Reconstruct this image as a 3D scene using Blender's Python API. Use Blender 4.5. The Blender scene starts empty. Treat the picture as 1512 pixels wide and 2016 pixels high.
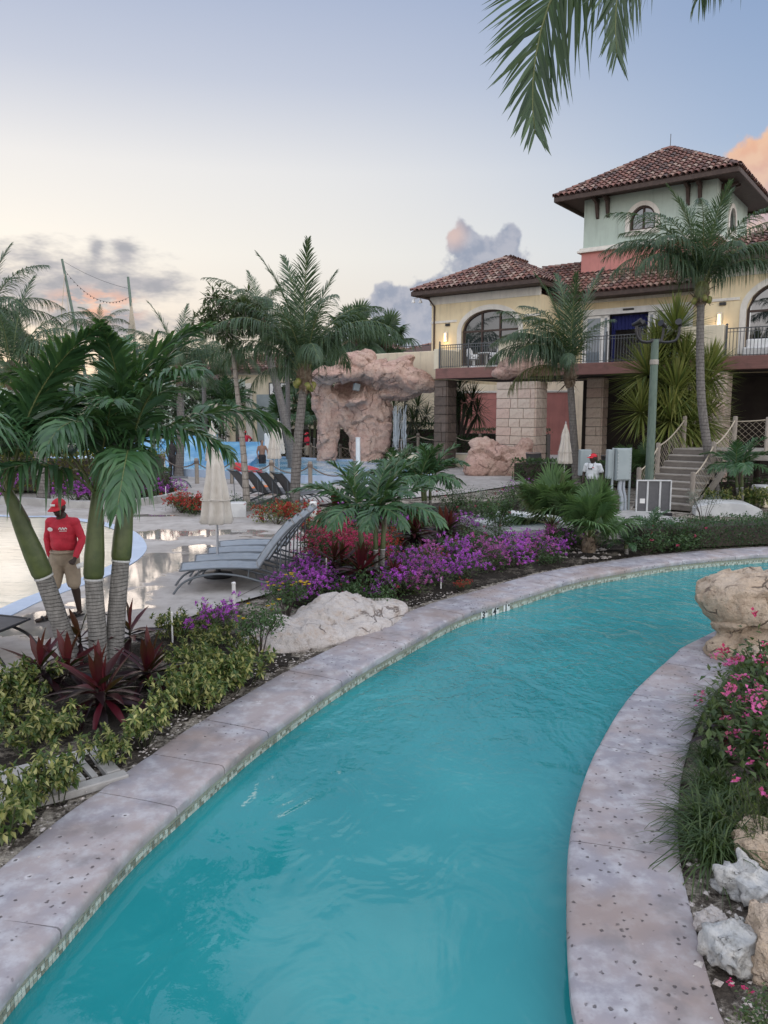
import bpy, bmesh, math, random
import numpy as np
from mathutils import Vector, Matrix, noise, Euler
R = math.radians
random.seed(7); RNG = np.random.default_rng(7)
scene = bpy.context.scene
COL = scene.collection
# ------------------------------------------------------------------ camera
CAM_H, FPX = 3.0, 1515.0
PITCH = math.atan(200 / FPX)
cam_d = bpy.data.cameras.new('camera'); cam = bpy.data.objects.new('camera', cam_d); COL.objects.link(cam)
cam.location = (0, 0, CAM_H); cam.rotation_euler = (R(90) - PITCH, 0, 0)
cam_d.sensor_fit = 'VERTICAL'; cam_d.sensor_height = 36; cam_d.lens = 36 * FPX / 2016
cam_d.clip_start = 0.05; cam_d.clip_end = 5000
scene.camera = cam
# ------------------------------------------------------------------ render settings
scene.render.engine = 'CYCLES'
cy = scene.cycles
cy.use_denoising = True; cy.max_bounces = 5; cy.diffuse_bounces = 3; cy.glossy_bounces = 2
cy.transmission_bounces = 4; cy.transparent_max_bounces = 8; cy.caustics_reflective = False; cy.caustics_refractive = False
cy.sample_clamp_indirect = 4
vs = scene.view_settings
vs.view_transform = 'Standard'; vs.look = 'None'; vs.gamma = 1; vs.use_curve_mapping = False
vs.exposure = 1.12
SUN_AZ, SUN_EL = R(-27), R(6)          # azimuth from +Y, positive to the right
def ray(px, py):
    x = (px - 756) / FPX; v = -(py - 1008) / FPX; c, s = math.cos(PITCH), math.sin(PITCH)
    return Vector((x, c + v * s, -s + v * c))
def G(px, py, z=0.0):
    r = ray(px, py); t = (z - CAM_H) / r.z; return Vector((r.x * t, r.y * t, z))
def Q(px, py, Y):
    r = ray(px, py); t = Y / r.y; return Vector((r.x * t, Y, CAM_H + r.z * t))
# ------------------------------------------------------------------ node helper
class NT:
    def __init__(s, nt): s.nt = nt
    def n(s, t, **kw):
        nd = s.nt.nodes.new(t)
        for k, v in kw.items():
            if k.startswith('_'): setattr(nd, k[1:], v)
            else: s.put(nd.inputs[k.replace('__', ' ')], v)
        return nd
    def put(s, sock, v):
        if isinstance(v, bpy.types.NodeSocket): s.nt.links.new(v, sock)
        else:
            if sock.type == 'RGBA' and hasattr(v, '__len__') and len(v) == 3: v = (*v, 1)
            sock.default_value = v
    def m(s, op, a, b=None, c=None, clamp=False):
        nd = s.nt.nodes.new('ShaderNodeMath'); nd.operation = op; nd.use_clamp = clamp
        for i, v in enumerate((a, b, c)):
            if v is not None: s.put(nd.inputs[i], v)
        return nd.outputs[0]
    def vm(s, op, a, b=None, scale=None):
        nd = s.nt.nodes.new('ShaderNodeVectorMath'); nd.operation = op
        s.put(nd.inputs[0], a)
        if b is not None: s.put(nd.inputs[1], b)
        if scale is not None: s.put(nd.inputs['Scale'], scale)
        return nd.outputs['Value'] if op in ('LENGTH', 'DOT_PRODUCT', 'DISTANCE') else nd.outputs[0]
    def mix(s, f, a, b, mode='MIX'):
        nd = s.nt.nodes.new('ShaderNodeMix'); nd.data_type = 'RGBA'; nd.blend_type = mode
        s.put(nd.inputs['Factor'], f); s.put(nd.inputs['A'], a); s.put(nd.inputs['B'], b)
        return nd.outputs['Result']
    def rng(s, v, a, b, c=0.0, d=1.0, smooth=True):
        nd = s.nt.nodes.new('ShaderNodeMapRange'); nd.interpolation_type = 'SMOOTHSTEP' if smooth else 'LINEAR'
        for k, x in zip(('Value', 'From Min', 'From Max', 'To Min', 'To Max'), (v, a, b, c, d)): s.put(nd.inputs[k], x)
        return nd.outputs[0]
    def ramp(s, f, stops, interp='LINEAR'):
        nd = s.nt.nodes.new('ShaderNodeValToRGB'); cr = nd.color_ramp; cr.interpolation = interp
        while len(cr.elements) < len(stops): cr.elements.new(0.5)
        for e, (p, c) in zip(cr.elements, stops): e.position = p; e.color = (*c, 1)
        s.put(nd.inputs[0], f); return nd.outputs[0]
    def noise(s, vec, scale, detail=4, rough=0.5, dist=0.0):
        nd = s.n('ShaderNodeTexNoise', Scale=scale, Detail=min(detail, 4), Roughness=rough, Distortion=dist)
        if vec is not None: s.put(nd.inputs['Vector'], vec)
        return nd.outputs['Fac']
# ------------------------------------------------------------------ sky
world = bpy.data.worlds.new('World'); scene.world = world; world.use_nodes = True
wn = NT(world.node_tree); world.node_tree.nodes.clear()
def azel(px, py):
    r = ray(px, py).normalized(); return (math.atan2(r.x, r.y), math.asin(r.z))
def build_sky():
    L = world.node_tree.links.new
    tc = wn.n('ShaderNodeTexCoord').outputs['Generated']
    d = wn.vm('NORMALIZE', tc)
    sep = wn.n('ShaderNodeSeparateXYZ', Vector=d)
    x, y, z = sep.outputs
    el = wn.m('ARCSINE', z); az = wn.m('ARCTAN2', x, y)
    e = wn.m('DIVIDE', wn.m('MAXIMUM', el, 0.0), R(90))
    ca = wn.m('COSINE', wn.m('SUBTRACT', az, SUN_AZ))         # 1 towards the sunset
    side = wn.rng(ca, 0.55, 1.0)
    k = .415
    def S(*c): return tuple(x * k for x in c)
    sunward = wn.ramp(e, [(0, S(.74, .62, .56)), (.06, S(.90, .80, .72)), (.12, S(1.0, .95, .88)), (.18, S(.93, .91, .90)), (.24, S(.64, .68, .80)), (.32, S(.42, .50, .70)), (.5, S(.62, .70, .95)), (1, (.50, .54, .63))])
    away = wn.ramp(e, [(0, S(.72, .67, .66)), (.06, S(.80, .78, .78)), (.13, S(.60, .68, .79)), (.19, S(.41, .53, .74)), (.29, S(.28, .40, .64)), (.5, S(.62, .70, .95)), (1, (.50, .54, .63))])
    col = wn.mix(side, away, sunward)
    # unseen eastern sky, brightened to throw light on the facade, as sunset-lit cloud would
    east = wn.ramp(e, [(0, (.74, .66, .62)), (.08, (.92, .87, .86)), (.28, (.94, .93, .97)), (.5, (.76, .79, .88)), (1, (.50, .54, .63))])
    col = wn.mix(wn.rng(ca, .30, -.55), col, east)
    sky = wn.n('ShaderNodeTexSky', _sky_type='NISHITA', _sun_disc=False, _sun_elevation=SUN_EL, _sun_rotation=SUN_AZ, _air_density=1.0, _dust_density=.6, _ozone_density=2.0)
    col = wn.mix(0.06, col, wn.vm('SCALE', sky.outputs[0], scale=0.11))
    n3 = wn.noise(wn.vm('MULTIPLY', d, (1, 1, 2.2)), 2.2, 3, .6)   # high thin cloud over the rest of the dome
    hi = wn.m('MULTIPLY', wn.rng(n3, .5, .72), wn.rng(el, R(24), R(42)))
    col = wn.mix(wn.m('MULTIPLY', hi, .5), col, (.86, .83, .84))
    col = wn.mix(wn.rng(el, -.12, 0.0), (.22, .20, .19), col)
    def bg(c): return wn.n('ShaderNodeBackground', Color=c, Strength=SKY_STRENGTH).outputs[0]
    kk = .40
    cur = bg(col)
    v = wn.n('ShaderNodeCombineXYZ', X=az, Y=el, Z=0.0).outputs[0]
    def field(blobs, vec, k=.45):
        acc = None
        for (px, py, rx, ry) in blobs:
            a, b = azel(px, py)
            l = wn.vm('LENGTH', wn.vm('MULTIPLY', wn.vm('SUBTRACT', vec, (a, b, 0)), (FPX / rx, FPX / ry, 0)))
            acc = l if acc is None else wn.m('SMOOTH_MIN', acc, l, k)
        return wn.m('SUBTRACT', 1.0, acc)
    def clump(vec, sc, det=4, rough=.55): return wn.m('SUBTRACT', wn.noise(vec, sc, det, rough), 0.5)
    def window(px0, px1, py0, py1):         # hard box round a cloud: its nodes are only evaluated inside
        a0, a1 = azel(px0, 600)[0], azel(px1, 600)[0]; e1, e0 = azel(756, py0)[1], azel(756, py1)[1]
        f = wn.m('MULTIPLY', wn.m('GREATER_THAN', az, a0), wn.m('LESS_THAN', az, a1))
        return wn.m('MULTIPLY', f, wn.m('MULTIPLY', wn.m('GREATER_THAN', el, e0), wn.m('LESS_THAN', el, e1)))
    def layer(cur, win, colr):
        ms = wn.n('ShaderNodeMixShader'); wn.put(ms.inputs[0], win); L(cur, ms.inputs[1]); L(bg(colr), ms.inputs[2]); return ms.outputs[0]
    # pale cumulus right of centre
    n1 = clump(v, 30); relief = wn.m('SUBTRACT', n1, clump(wn.vm('ADD', v, (-0.006, 0.008, 0)), 30))
    cum = [(912, 478, 34, 42), (1000, 470, 30, 34), (955, 520, 75, 60), (860, 575, 70, 36), (765, 590, 40, 34), (810, 620, 100, 60), (930, 640, 110, 90), (740, 690, 150, 50)]
    fc = wn.m('ADD', field(cum, v), wn.m('MULTIPLY', n1, 1.6)); mc = wn.rng(fc, 0.02, 0.30)
    lit = wn.rng(relief, -0.14, 0.14)
    ccol = wn.mix(lit, (.33, .38, .50), (.50, .52, .61)); ccol = wn.mix(wn.rng(el, R(1), R(8)), (.46, .51, .63), ccol)
    pa, pb = azel(893, 462)
    pink = wn.rng(wn.vm('LENGTH', wn.vm('SUBTRACT', v, (pa, pb, 0))), R(0.1), R(1.5), 1, 0)
    ccol = wn.mix(wn.m('MULTIPLY', pink, .8), ccol, (.84, .60, .53))
    cur = layer(cur, window(560, 1130, 400, 800), wn.mix(wn.m('MULTIPLY', mc, .9), col, wn.vm('SCALE', ccol, scale=kk)))
    # sunset cumulus at the right
    m1 = clump(v, 27); lit2 = wn.rng(wn.m('SUBTRACT', m1, clump(wn.vm('ADD', v, (-0.006, 0.008, 0)), 27)), -.14, .14)
    rc = [(1495, 318, 62, 48), (1480, 370, 62, 70), (1560, 400, 130, 120), (1510, 480, 100, 80), (1640, 340, 140, 110), (1740, 450, 170, 90)]
    mr = wn.rng(wn.m('ADD', field(rc, v), wn.m('MULTIPLY', m1, 1.4)), 0.03, 0.26)
    rcol = wn.mix(wn.rng(el, R(11), R(18)), (.62, .50, .56), (.98, .56, .36)); rcol = wn.mix(wn.m('MULTIPLY', lit2, .55), rcol, (1.0, .72, .52))
    cur = layer(cur, window(1360, 2000, 230, 620), wn.mix(mr, col, wn.vm('SCALE', rcol, scale=kk)))
    # slate evening cloud low at the left, glowing from below
    vs_ = wn.vm('MULTIPLY', v, (1, 2.6, 1)); n2 = clump(vs_, 13, 4, .66); n4 = clump(vs_, 33)
    lc = [(120, 565, 210, 75), (230, 555, 110, 60), (300, 560, 70, 40), (180, 630, 220, 40), (-160, 575, 240, 75), (188, 495, 20, 30), (245, 502, 30, 34)]
    ml = wn.rng(wn.m('ADD', field(lc, v), wn.m('MULTIPLY', n2, 2.4)), -0.15, 0.85)
    lcol = wn.mix(wn.rng(n4, -.15, .15), (.33, .35, .42), (.50, .49, .54))
    ga, gb = azel(190, 602)
    g = wn.vm('LENGTH', wn.vm('MULTIPLY', wn.vm('SUBTRACT', v, (ga, gb, 0)), (.6, 1.7, 0)))
    lcol = wn.mix(wn.m('MULTIPLY', wn.rng(g, R(.4), R(2.8), 1, 0), wn.rng(n4, -.07, .10)), lcol, (1.0, .46, .30))
    cur = layer(cur, window(-520, 460, 420, 740), wn.mix(wn.m('MULTIPLY', ml, .8), col, wn.vm('SCALE', lcol, scale=kk)))
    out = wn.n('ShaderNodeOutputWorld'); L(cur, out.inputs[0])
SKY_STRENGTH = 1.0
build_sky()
world.cycles.sampling_method = 'MANUAL'; world.cycles.sample_map_resolution = 512
sun_d = bpy.data.lights.new('sun', 'SUN'); sun = bpy.data.objects.new('sun', sun_d); COL.objects.link(sun)
sun_d.energy = 0.4; sun_d.angle = R(45); sun_d.color = (1.0, .80, .64)
sdir = Vector((math.sin(SUN_AZ) * math.cos(SUN_EL), math.cos(SUN_AZ) * math.cos(SUN_EL), math.sin(SUN_EL)))
sun.rotation_euler = sdir.to_track_quat('Z', 'Y').to_euler(); sun.location = sdir * 200
# ------------------------------------------------------------------ object helpers
def tag(o, label, cat, group=None, kind=None):
    o['label'] = label
    if cat: o['category'] = cat
    if group: o['group'] = group
    if kind: o['kind'] = kind
    return o
def thing(name, label, cat, loc=(0, 0, 0), rz=0.0, group=None):
    o = bpy.data.objects.new(name, None); COL.objects.link(o)
    o.location = loc; o.rotation_euler = (0, 0, rz); o.empty_display_size = .1
    return tag(o, label, cat, group)
def put(name, mesh, parent=None, loc=(0, 0, 0), rot=(0, 0, 0), scale=1.0):
    o = bpy.data.objects.new(name, mesh); COL.objects.link(o); o.parent = parent
    o.location = loc; o.rotation_euler = rot
    o.scale = (scale,) * 3 if not hasattr(scale, '__len__') else scale
    return o
def kids(o): return [c for c in bpy.data.objects if c.parent is o]
def copy_tree(o, parent=None, ch=None):
    c = o.copy(); COL.objects.link(c); c.parent = parent
    for k in o.children: copy_tree(k, c)
    return c
def dup(o, label, loc=None, rz=None, group=None, scale=None):
    c = copy_tree(o); c['label'] = label
    if group: c['group'] = group
    if loc is not None: c.location = loc
    if rz is not None: c.rotation_euler = (0, 0, rz)
    if scale is not None: c.scale = (scale,) * 3 if not hasattr(scale, '__len__') else scale
    return c
def structure(o, label=None):
    o['kind'] = 'structure'
    if label: o['label'] = label
    return o
class MB:
    def __init__(s): s.v = []; s.f = []; s.m = []
    def add(s, vs, fs, m=0):
        b = len(s.v); s.v.extend([tuple(x) for x in vs]); s.f.extend([tuple(i + b for i in f) for f in fs]); s.m.extend([m] * len(fs)); return s
    def box(s, c, d, m=0, rot=None, bev=0.0, top=1.0):
        hx, hy, hz = d[0] / 2, d[1] / 2, d[2] / 2; c = Vector(c)
        if bev <= 0:
            vs = [Vector((x * hx * (top if z > 0 else 1), y * hy * (top if z > 0 else 1), z * hz)) for z in (-1, 1) for y in (-1, 1) for x in (-1, 1)]
            fs = [(0, 2, 3, 1), (4, 5, 7, 6), (0, 1, 5, 4), (2, 6, 7, 3), (0, 4, 6, 2), (1, 3, 7, 5)]
        else:
            b = min(bev, hx * .9, hy * .9, hz * .9); vs = []; idx = {}
            for z in (-1, 1):
                for y in (-1, 1):
                    for x in (-1, 1):
                        t = top if z > 0 else 1
                        for ax in range(3):
                            p = [x * hx * t, y * hy * t, z * hz]
                            for k, sg in enumerate((x, y, z)):
                                if k != ax: p[k] -= sg * b
                            idx[(x, y, z, ax)] = len(vs); vs.append(Vector(p))
            fs = []
            def q(*k): fs.append(tuple(idx[i] for i in k))
            for sg in (-1, 1):
                q((sg, -1, -1, 0), (sg, 1, -1, 0), (sg, 1, 1, 0), (sg, -1, 1, 0)); q((-1, sg, -1, 1), (1, sg, -1, 1), (1, sg, 1, 1), (-1, sg, 1, 1)); q((-1, -1, sg, 2), (1, -1, sg, 2), (1, 1, sg, 2), (-1, 1, sg, 2))
            for a in (-1, 1):
                for bb in (-1, 1):
                    q((a, bb, -1, 0), (a, bb, 1, 0), (a, bb, 1, 1), (a, bb, -1, 1)); q((a, -1, bb, 0), (a, 1, bb, 0), (a, 1, bb, 2), (a, -1, bb, 2)); q((-1, a, bb, 1), (1, a, bb, 1), (1, a, bb, 2), (-1, a, bb, 2))
                    for e in (-1, 1): q((a, bb, e, 0), (a, bb, e, 1), (a, bb, e, 2))
        if rot is not None: vs = [rot @ v for v in vs]
        return s.add([v + c for v in vs], fs, m)
    def tube(s, pts, rad, n=8, m=0, cap=True, sq=1.0):
        pts = [Vector(p) for p in pts]; k = len(pts)
        rad = [rad] * k if not hasattr(rad, '__len__') else rad
        t0 = (pts[1] - pts[0]).normalized(); a = t0.orthogonal().normalized()
        vs = []
        for i, p in enumerate(pts):
            t = (pts[min(i + 1, k - 1)] - pts[max(i - 1, 0)]).normalized()
            a = (a - t * a.dot(t)); a = a.normalized() if a.length > 1e-6 else t.orthogonal().normalized()
            b = t.cross(a)
            for j in range(n):
                th = 2 * math.pi * j / n; vs.append(p + (a * math.cos(th) + b * math.sin(th) * sq) * rad[i])
        fs = [(i * n + j, i * n + (j + 1) % n, (i + 1) * n + (j + 1) % n, (i + 1) * n + j) for i in range(k - 1) for j in range(n)]
        if cap: fs += [tuple(range(n - 1, -1, -1)), tuple(range((k - 1) * n, k * n))]
        return s.add(vs, fs, m)
    def lathe(s, prof, n=16, c=(0, 0, 0), m=0, wob=None, rot=None):
        c = Vector(c); vs = []
        for i, (r, z) in enumerate(prof):
            for j in range(n):
                th = 2 * math.pi * j / n; rr = r * (wob(th, i) if wob else 1)
                p = Vector((rr * math.cos(th), rr * math.sin(th), z)); vs.append((rot @ p if rot else p) + c)
        k = len(prof)
        fs = [(i * n + j, i * n + (j + 1) % n, (i + 1) * n + (j + 1) % n, (i + 1) * n + j) for i in range(k - 1) for j in range(n)]
        if prof[0][0] > 1e-4: fs.append(tuple(range(n - 1, -1, -1)))
        if prof[-1][0] > 1e-4: fs.append(tuple(range((k - 1) * n, k * n)))
        return s.add(vs, fs, m)
    def prism(s, poly, z0, z1, m=0, ax='z'):
        n = len(poly)
        def P(a, b, h): return (a, b, h) if ax == 'z' else ((a, h, b) if ax == 'y' else (h, a, b))
        vs = [P(a, b, z0) for a, b in poly] + [P(a, b, z1) for a, b in poly]
        tri = tess(poly)
        fs = [(i, (i + 1) % n, n + (i + 1) % n, n + i) for i in range(n)] + [tuple(reversed(t)) for t in tri] + [tuple(i + n for i in t) for t in tri]
        return s.add(vs, fs, m)
    def mesh(s, name, mats, smooth=False, ang=35):
        me = bpy.data.meshes.new(name); me.from_pydata(s.v, [], s.f)
        for mt in (mats if isinstance(mats, (list, tuple)) else [mats]): me.materials.append(mt)
        if any(s.m): me.polygons.foreach_set('material_index', s.m)
        if smooth:
            me.polygons.foreach_set('use_smooth', [True] * len(me.polygons))
            if ang < 180: me.set_sharp_from_angle(angle=R(ang))
        me.update(); return me
    def build(s, name, mats, parent=None, smooth=False, loc=(0, 0, 0), rot=(0, 0, 0), ang=35, scale=1.0):
        me = s.mesh(name, mats, smooth, ang)
        return put(name, me, parent, loc, rot, scale)
from mathutils.geometry import tessellate_polygon
def tess(poly): return [tuple(t) for t in tessellate_polygon([[Vector((p[0], p[1], 0)) for p in poly]])]
def flat_mesh(name, poly, z, mat):
    me = bpy.data.meshes.new(name); me.from_pydata([(p[0], p[1], z) for p in poly], [], tess(poly)); me.materials.append(mat)
    bm = bmesh.new(); bm.from_mesh(me); bmesh.ops.recalc_face_normals(bm, faces=bm.faces)
    if bm.faces and sum(f.normal.z for f in bm.faces) < 0: bmesh.ops.reverse_faces(bm, faces=bm.faces)
    bm.to_mesh(me); bm.free(); return me
def catmull(pts, step=0.12):
    P = [Vector((p[0], p[1], p[2] if len(p) > 2 else 0)) for p in pts]; P = [P[0] * 2 - P[1]] + P + [P[-1] * 2 - P[-2]]; out = []
    for i in range(1, len(P) - 2):
        p0, p1, p2, p3 = P[i - 1:i + 3]; n = max(2, int((p2 - p1).length / step))
        for k in range(n):
            t = k / n; out.append(.5 * ((2 * p1) + (p2 - p0) * t + (2 * p0 - 5 * p1 + 4 * p2 - p3) * t * t + (3 * p1 - p0 - 3 * p2 + p3) * t ** 3))
    out.append(P[-2]); return out
def offset(line, d):
    out = []
    for i, p in enumerate(line):
        t = (line[min(i + 1, len(line) - 1)] - line[max(i - 1, 0)]).normalized(); out.append(p + Vector((-t.y, t.x, 0)) * d)
    return out
# voxel-remeshed union of capsules and ellipsoids: one continuous skin
def cap_into(mb, p0, p1, r0, r1, n=14, sq=1.0, up=None):
    p0, p1 = Vector(p0), Vector(p1); ax = p1 - p0; L = ax.length
    t = ax.normalized() if L > 1e-6 else Vector((0, 0, 1))
    a = Vector(up) if up else t.orthogonal(); a = (a - t * a.dot(t)).normalized(); b = t.cross(a); vs = []; k = 0
    for (c, r, rng_) in ((p0, r0, [-90, -60, -30, 0]), (p1, r1, [0, 30, 60, 90])):
        for d in rng_:
            rr = r * max(math.cos(R(d)), .02); h = c + t * (r * math.sin(R(d))); k += 1
            for j in range(n):
                th = 2 * math.pi * j / n; vs.append(h + a * math.cos(th) * rr * sq + b * math.sin(th) * rr)
    fs = [(i * n + j, i * n + (j + 1) % n, (i + 1) * n + (j + 1) % n, (i + 1) * n + j) for i in range(k - 1) for j in range(n)]
    fs += [tuple(range(n - 1, -1, -1)), tuple(range((k - 1) * n, k * n))]
    mb.add(vs, fs)
def ell_into(mb, c, r, rot=(0, 0, 0), n=18, rings=10):
    M = Euler([R(a) for a in rot]).to_matrix(); c = Vector(c); vs = []
    for i in range(rings + 1):
        ph = -math.pi / 2 + math.pi * i / rings; cr = max(math.cos(ph), .01)
        for j in range(n):
            th = 2 * math.pi * j / n; vs.append(c + M @ Vector((r[0] * cr * math.cos(th), r[1] * cr * math.sin(th), r[2] * math.sin(ph))))
    fs = [(i * n + j, i * n + (j + 1) % n, (i + 1) * n + (j + 1) % n, (i + 1) * n + j) for i in range(rings) for j in range(n)]
    fs += [tuple(range(n - 1, -1, -1)), tuple(range(rings * n, (rings + 1) * n))]
    mb.add(vs, fs)
def blob(shapes, voxel, mats, smooth=3, disp=None, name='blob'):
    mb = MB()
    for sh in shapes:
        if sh[0] == 'cap': cap_into(mb, *sh[1:5], sq=sh[5] if len(sh) > 5 else 1.0, up=sh[6] if len(sh) > 6 else None)
        elif sh[0] == 'ell': ell_into(mb, *sh[1:])
        elif sh[0] == 'box': mb.box(*sh[1:])
    me = mb.mesh('tmp', []); o = bpy.data.objects.new('tmp', me); COL.objects.link(o)
    md = o.modifiers.new('r', 'REMESH'); md.mode = 'VOXEL'; md.voxel_size = voxel
    if smooth:
        sm = o.modifiers.new('s', 'SMOOTH'); sm.iterations = smooth; sm.factor = .5
    dg = bpy.context.evaluated_depsgraph_get(); out = bpy.data.meshes.new_from_object(o.evaluated_get(dg)); out.name = name
    bpy.data.objects.remove(o); bpy.data.meshes.remove(me)
    out.materials.clear()
    for m in (mats if isinstance(mats, (list, tuple)) else [mats]): out.materials.append(m)
    if disp:
        n = len(out.vertices); co = np.empty(n * 3); no = np.empty(n * 3); out.vertices.foreach_get('co', co); out.vertices.foreach_get('normal', no)
        co = co.reshape(-1, 3); no = no.reshape(-1, 3); d = np.array([disp(Vector(c), Vector(k)) for c, k in zip(co, no)])
        co = co + no * d[:, None]; out.vertices.foreach_set('co', co.ravel())
    out.polygons.foreach_set('use_smooth', [True] * len(out.polygons)); out.update()
    return out
def rockdisp(amp=.12, sc=.8, crack=.05, seed=0.0, strata=0.0):
    o = Vector((seed * 3.1, seed * 7.7, seed * 1.3))
    def facet(q):
        ds, ps = noise.voronoi(q); c = ps[0]; dv = noise.noise_vector(c * 7.3 + Vector((.3, .7, .1))).normalized(); return (q - c).dot(dv), ds[1] - ds[0]
    def f(p, n):
        q = p * sc + o; w = Vector((noise.noise(q * 1.7), noise.noise(q * 1.7 + Vector((5, 1, 2))), noise.noise(q * 1.7 + Vector((1, 7, 3))))) * .28
        f1, e1 = facet(q + w); f2, e2 = facet(q * 2.7 + w * 2)
        r = noise.fractal(q * 4.0, 1.0, 2.0, 4)
        c = crack * max(0.0, 1 - e1 / .06) + crack * .4 * max(0.0, 1 - e2 / .06)
        return amp * (.95 * f1 + .36 * f2 + .16 * r - .12) - c + strata * noise.noise(Vector((p.x * .4, p.y * .4, p.z * 4.5)) + o)
    return f
# ------------------------------------------------------------------ materials
MATS = {}
def newmat(name):
    m = bpy.data.materials.new(name); m.use_nodes = True; nt = m.node_tree; nt.nodes.clear()
    t = NT(nt); out = t.n('ShaderNodeOutputMaterial'); bs = t.n('ShaderNodeBsdfPrincipled'); nt.links.new(bs.outputs[0], out.inputs[0])
    MATS[name] = m; return m, t, bs, out
def obj_co(t): return t.n('ShaderNodeTexCoord').outputs['Object']
def plain(name, c, rough=.6, metal=0.0, spec=.5, c2=None, vs=4.0, lo=.4, hi=.65, bump=0.0, bs_=20.0, rand=0.0, world_co=False, coat=0.0, streak=0.0):
    m, t, b, out = newmat(name)
    co = t.n('ShaderNodeNewGeometry').outputs['Position'] if world_co else obj_co(t)
    col = c
    if c2 is not None: col = t.mix(t.rng(t.noise(co, vs, 6, .6), lo, hi), c, c2)
    if streak > 0:
        sk = t.noise(t.vm('MULTIPLY', co, (2.6, 2.6, .22)), 1.6, 4, .65); col = t.mix(t.rng(sk, .48, .74, 0, streak), col, tuple(x * .52 for x in c)); pt = t.noise(co, .55, 4, .6); col = t.mix(t.rng(pt, .5, .7, 0, streak * .6), col, tuple(min(1, x * 1.14) for x in c))
    if rand > 0:
        rr = t.n('ShaderNodeObjectInfo').outputs['Random']
        hs = t.n('ShaderNodeHueSaturation', Value=t.rng(rr, 0, 1, 1 - rand, 1 + rand, False)); t.put(hs.inputs['Color'], col); col = hs.outputs[0]
    t.put(b.inputs['Base Color'], col); b.inputs['Roughness'].default_value = rough; b.inputs['Metallic'].default_value = metal; b.inputs['Specular IOR Level'].default_value = spec
    b.inputs['Coat Weight'].default_value = coat
    if bump > 0:
        bp = t.n('ShaderNodeBump', Strength=bump, Distance=.02, Height=t.noise(co, bs_, 6, .65)); t.put(b.inputs['Normal'], bp.outputs[0])
    return m
def leaf(name, stops, rough=.45, trans=.25, spec=.4, tint=.12):
    m, t, b, out = newmat(name)
    g = t.n('ShaderNodeNewGeometry'); oi = t.n('ShaderNodeObjectInfo').outputs['Random']
    f = t.m('FRACT', t.m('ADD', g.outputs['Random Per Island'], t.m('MULTIPLY', oi, .37)))
    k = len(stops); col = t.ramp(f, [(i / max(k - 1, 1), c) for i, c in enumerate(stops)])
    hs = t.n('ShaderNodeHueSaturation', Value=t.rng(oi, 0, 1, 1 - tint, 1 + tint, False)); t.put(hs.inputs['Color'], col); col = hs.outputs[0]
    t.put(b.inputs['Base Color'], col); b.inputs['Roughness'].default_value = rough; b.inputs['Specular IOR Level'].default_value = spec
    tr = t.n('ShaderNodeBsdfTranslucent'); t.put(tr.inputs['Color'], t.mix(.5, col, (.16, .26, .03)))
    mx = t.n('ShaderNodeMixShader', Fac=trans); nt = m.node_tree
    nt.links.new(b.outputs[0], mx.inputs[1]); nt.links.new(tr.outputs[0], mx.inputs[2]); nt.links.new(mx.outputs[0], out.inputs[0])
    return m
def rockmat(name, ca, cb, cc, sc=1.0, dark=.35, bd=.05):
    m, t, b, out = newmat(name); co = obj_co(t)
    n = t.noise(co, 1.1 * sc, 8, .6, .6); n2 = t.noise(co, 5 * sc, 8, .7)
    col = t.mix(t.rng(n, .36, .62), ca, cb); col = t.mix(t.rng(n2, .45, .75), col, cc)
    v = t.n('ShaderNodeTexVoronoi', Scale=1.3 * sc, _feature='DISTANCE_TO_EDGE')
    t.put(v.inputs['Vector'], t.vm('ADD', co, t.vm('SCALE', t.n('ShaderNodeTexNoise', Scale=1.6 * sc, Detail=5).outputs['Color'], scale=.7)))
    ck = t.rng(v.outputs['Distance'], 0, .022, 1, 0); ck = t.m('MULTIPLY', ck, t.rng(t.noise(co, 2.0 * sc, 3), .48, .62))
    col = t.mix(t.m('MULTIPLY', ck, .75), col, (.09, .06, .05))
    pits = t.noise(co, 26 * sc, 4, .7); col = t.mix(t.rng(pits, .63, .74, 0, dark), col, (.10, .075, .06))
    t.put(b.inputs['Base Color'], col); b.inputs['Roughness'].default_value = .85; b.inputs['Specular IOR Level'].default_value = .25
    h = t.m('ADD', t.noise(co, 9 * sc, 10, .7), t.m('MULTIPLY', ck, -.5)); h = t.m('SUBTRACT', h, t.m('MULTIPLY', t.rng(pits, .6, .75), .25))
    bp = t.n('ShaderNodeBump', Strength=.9, Distance=bd / sc, Height=h); t.put(b.inputs['Normal'], bp.outputs[0])
    return m
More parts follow.
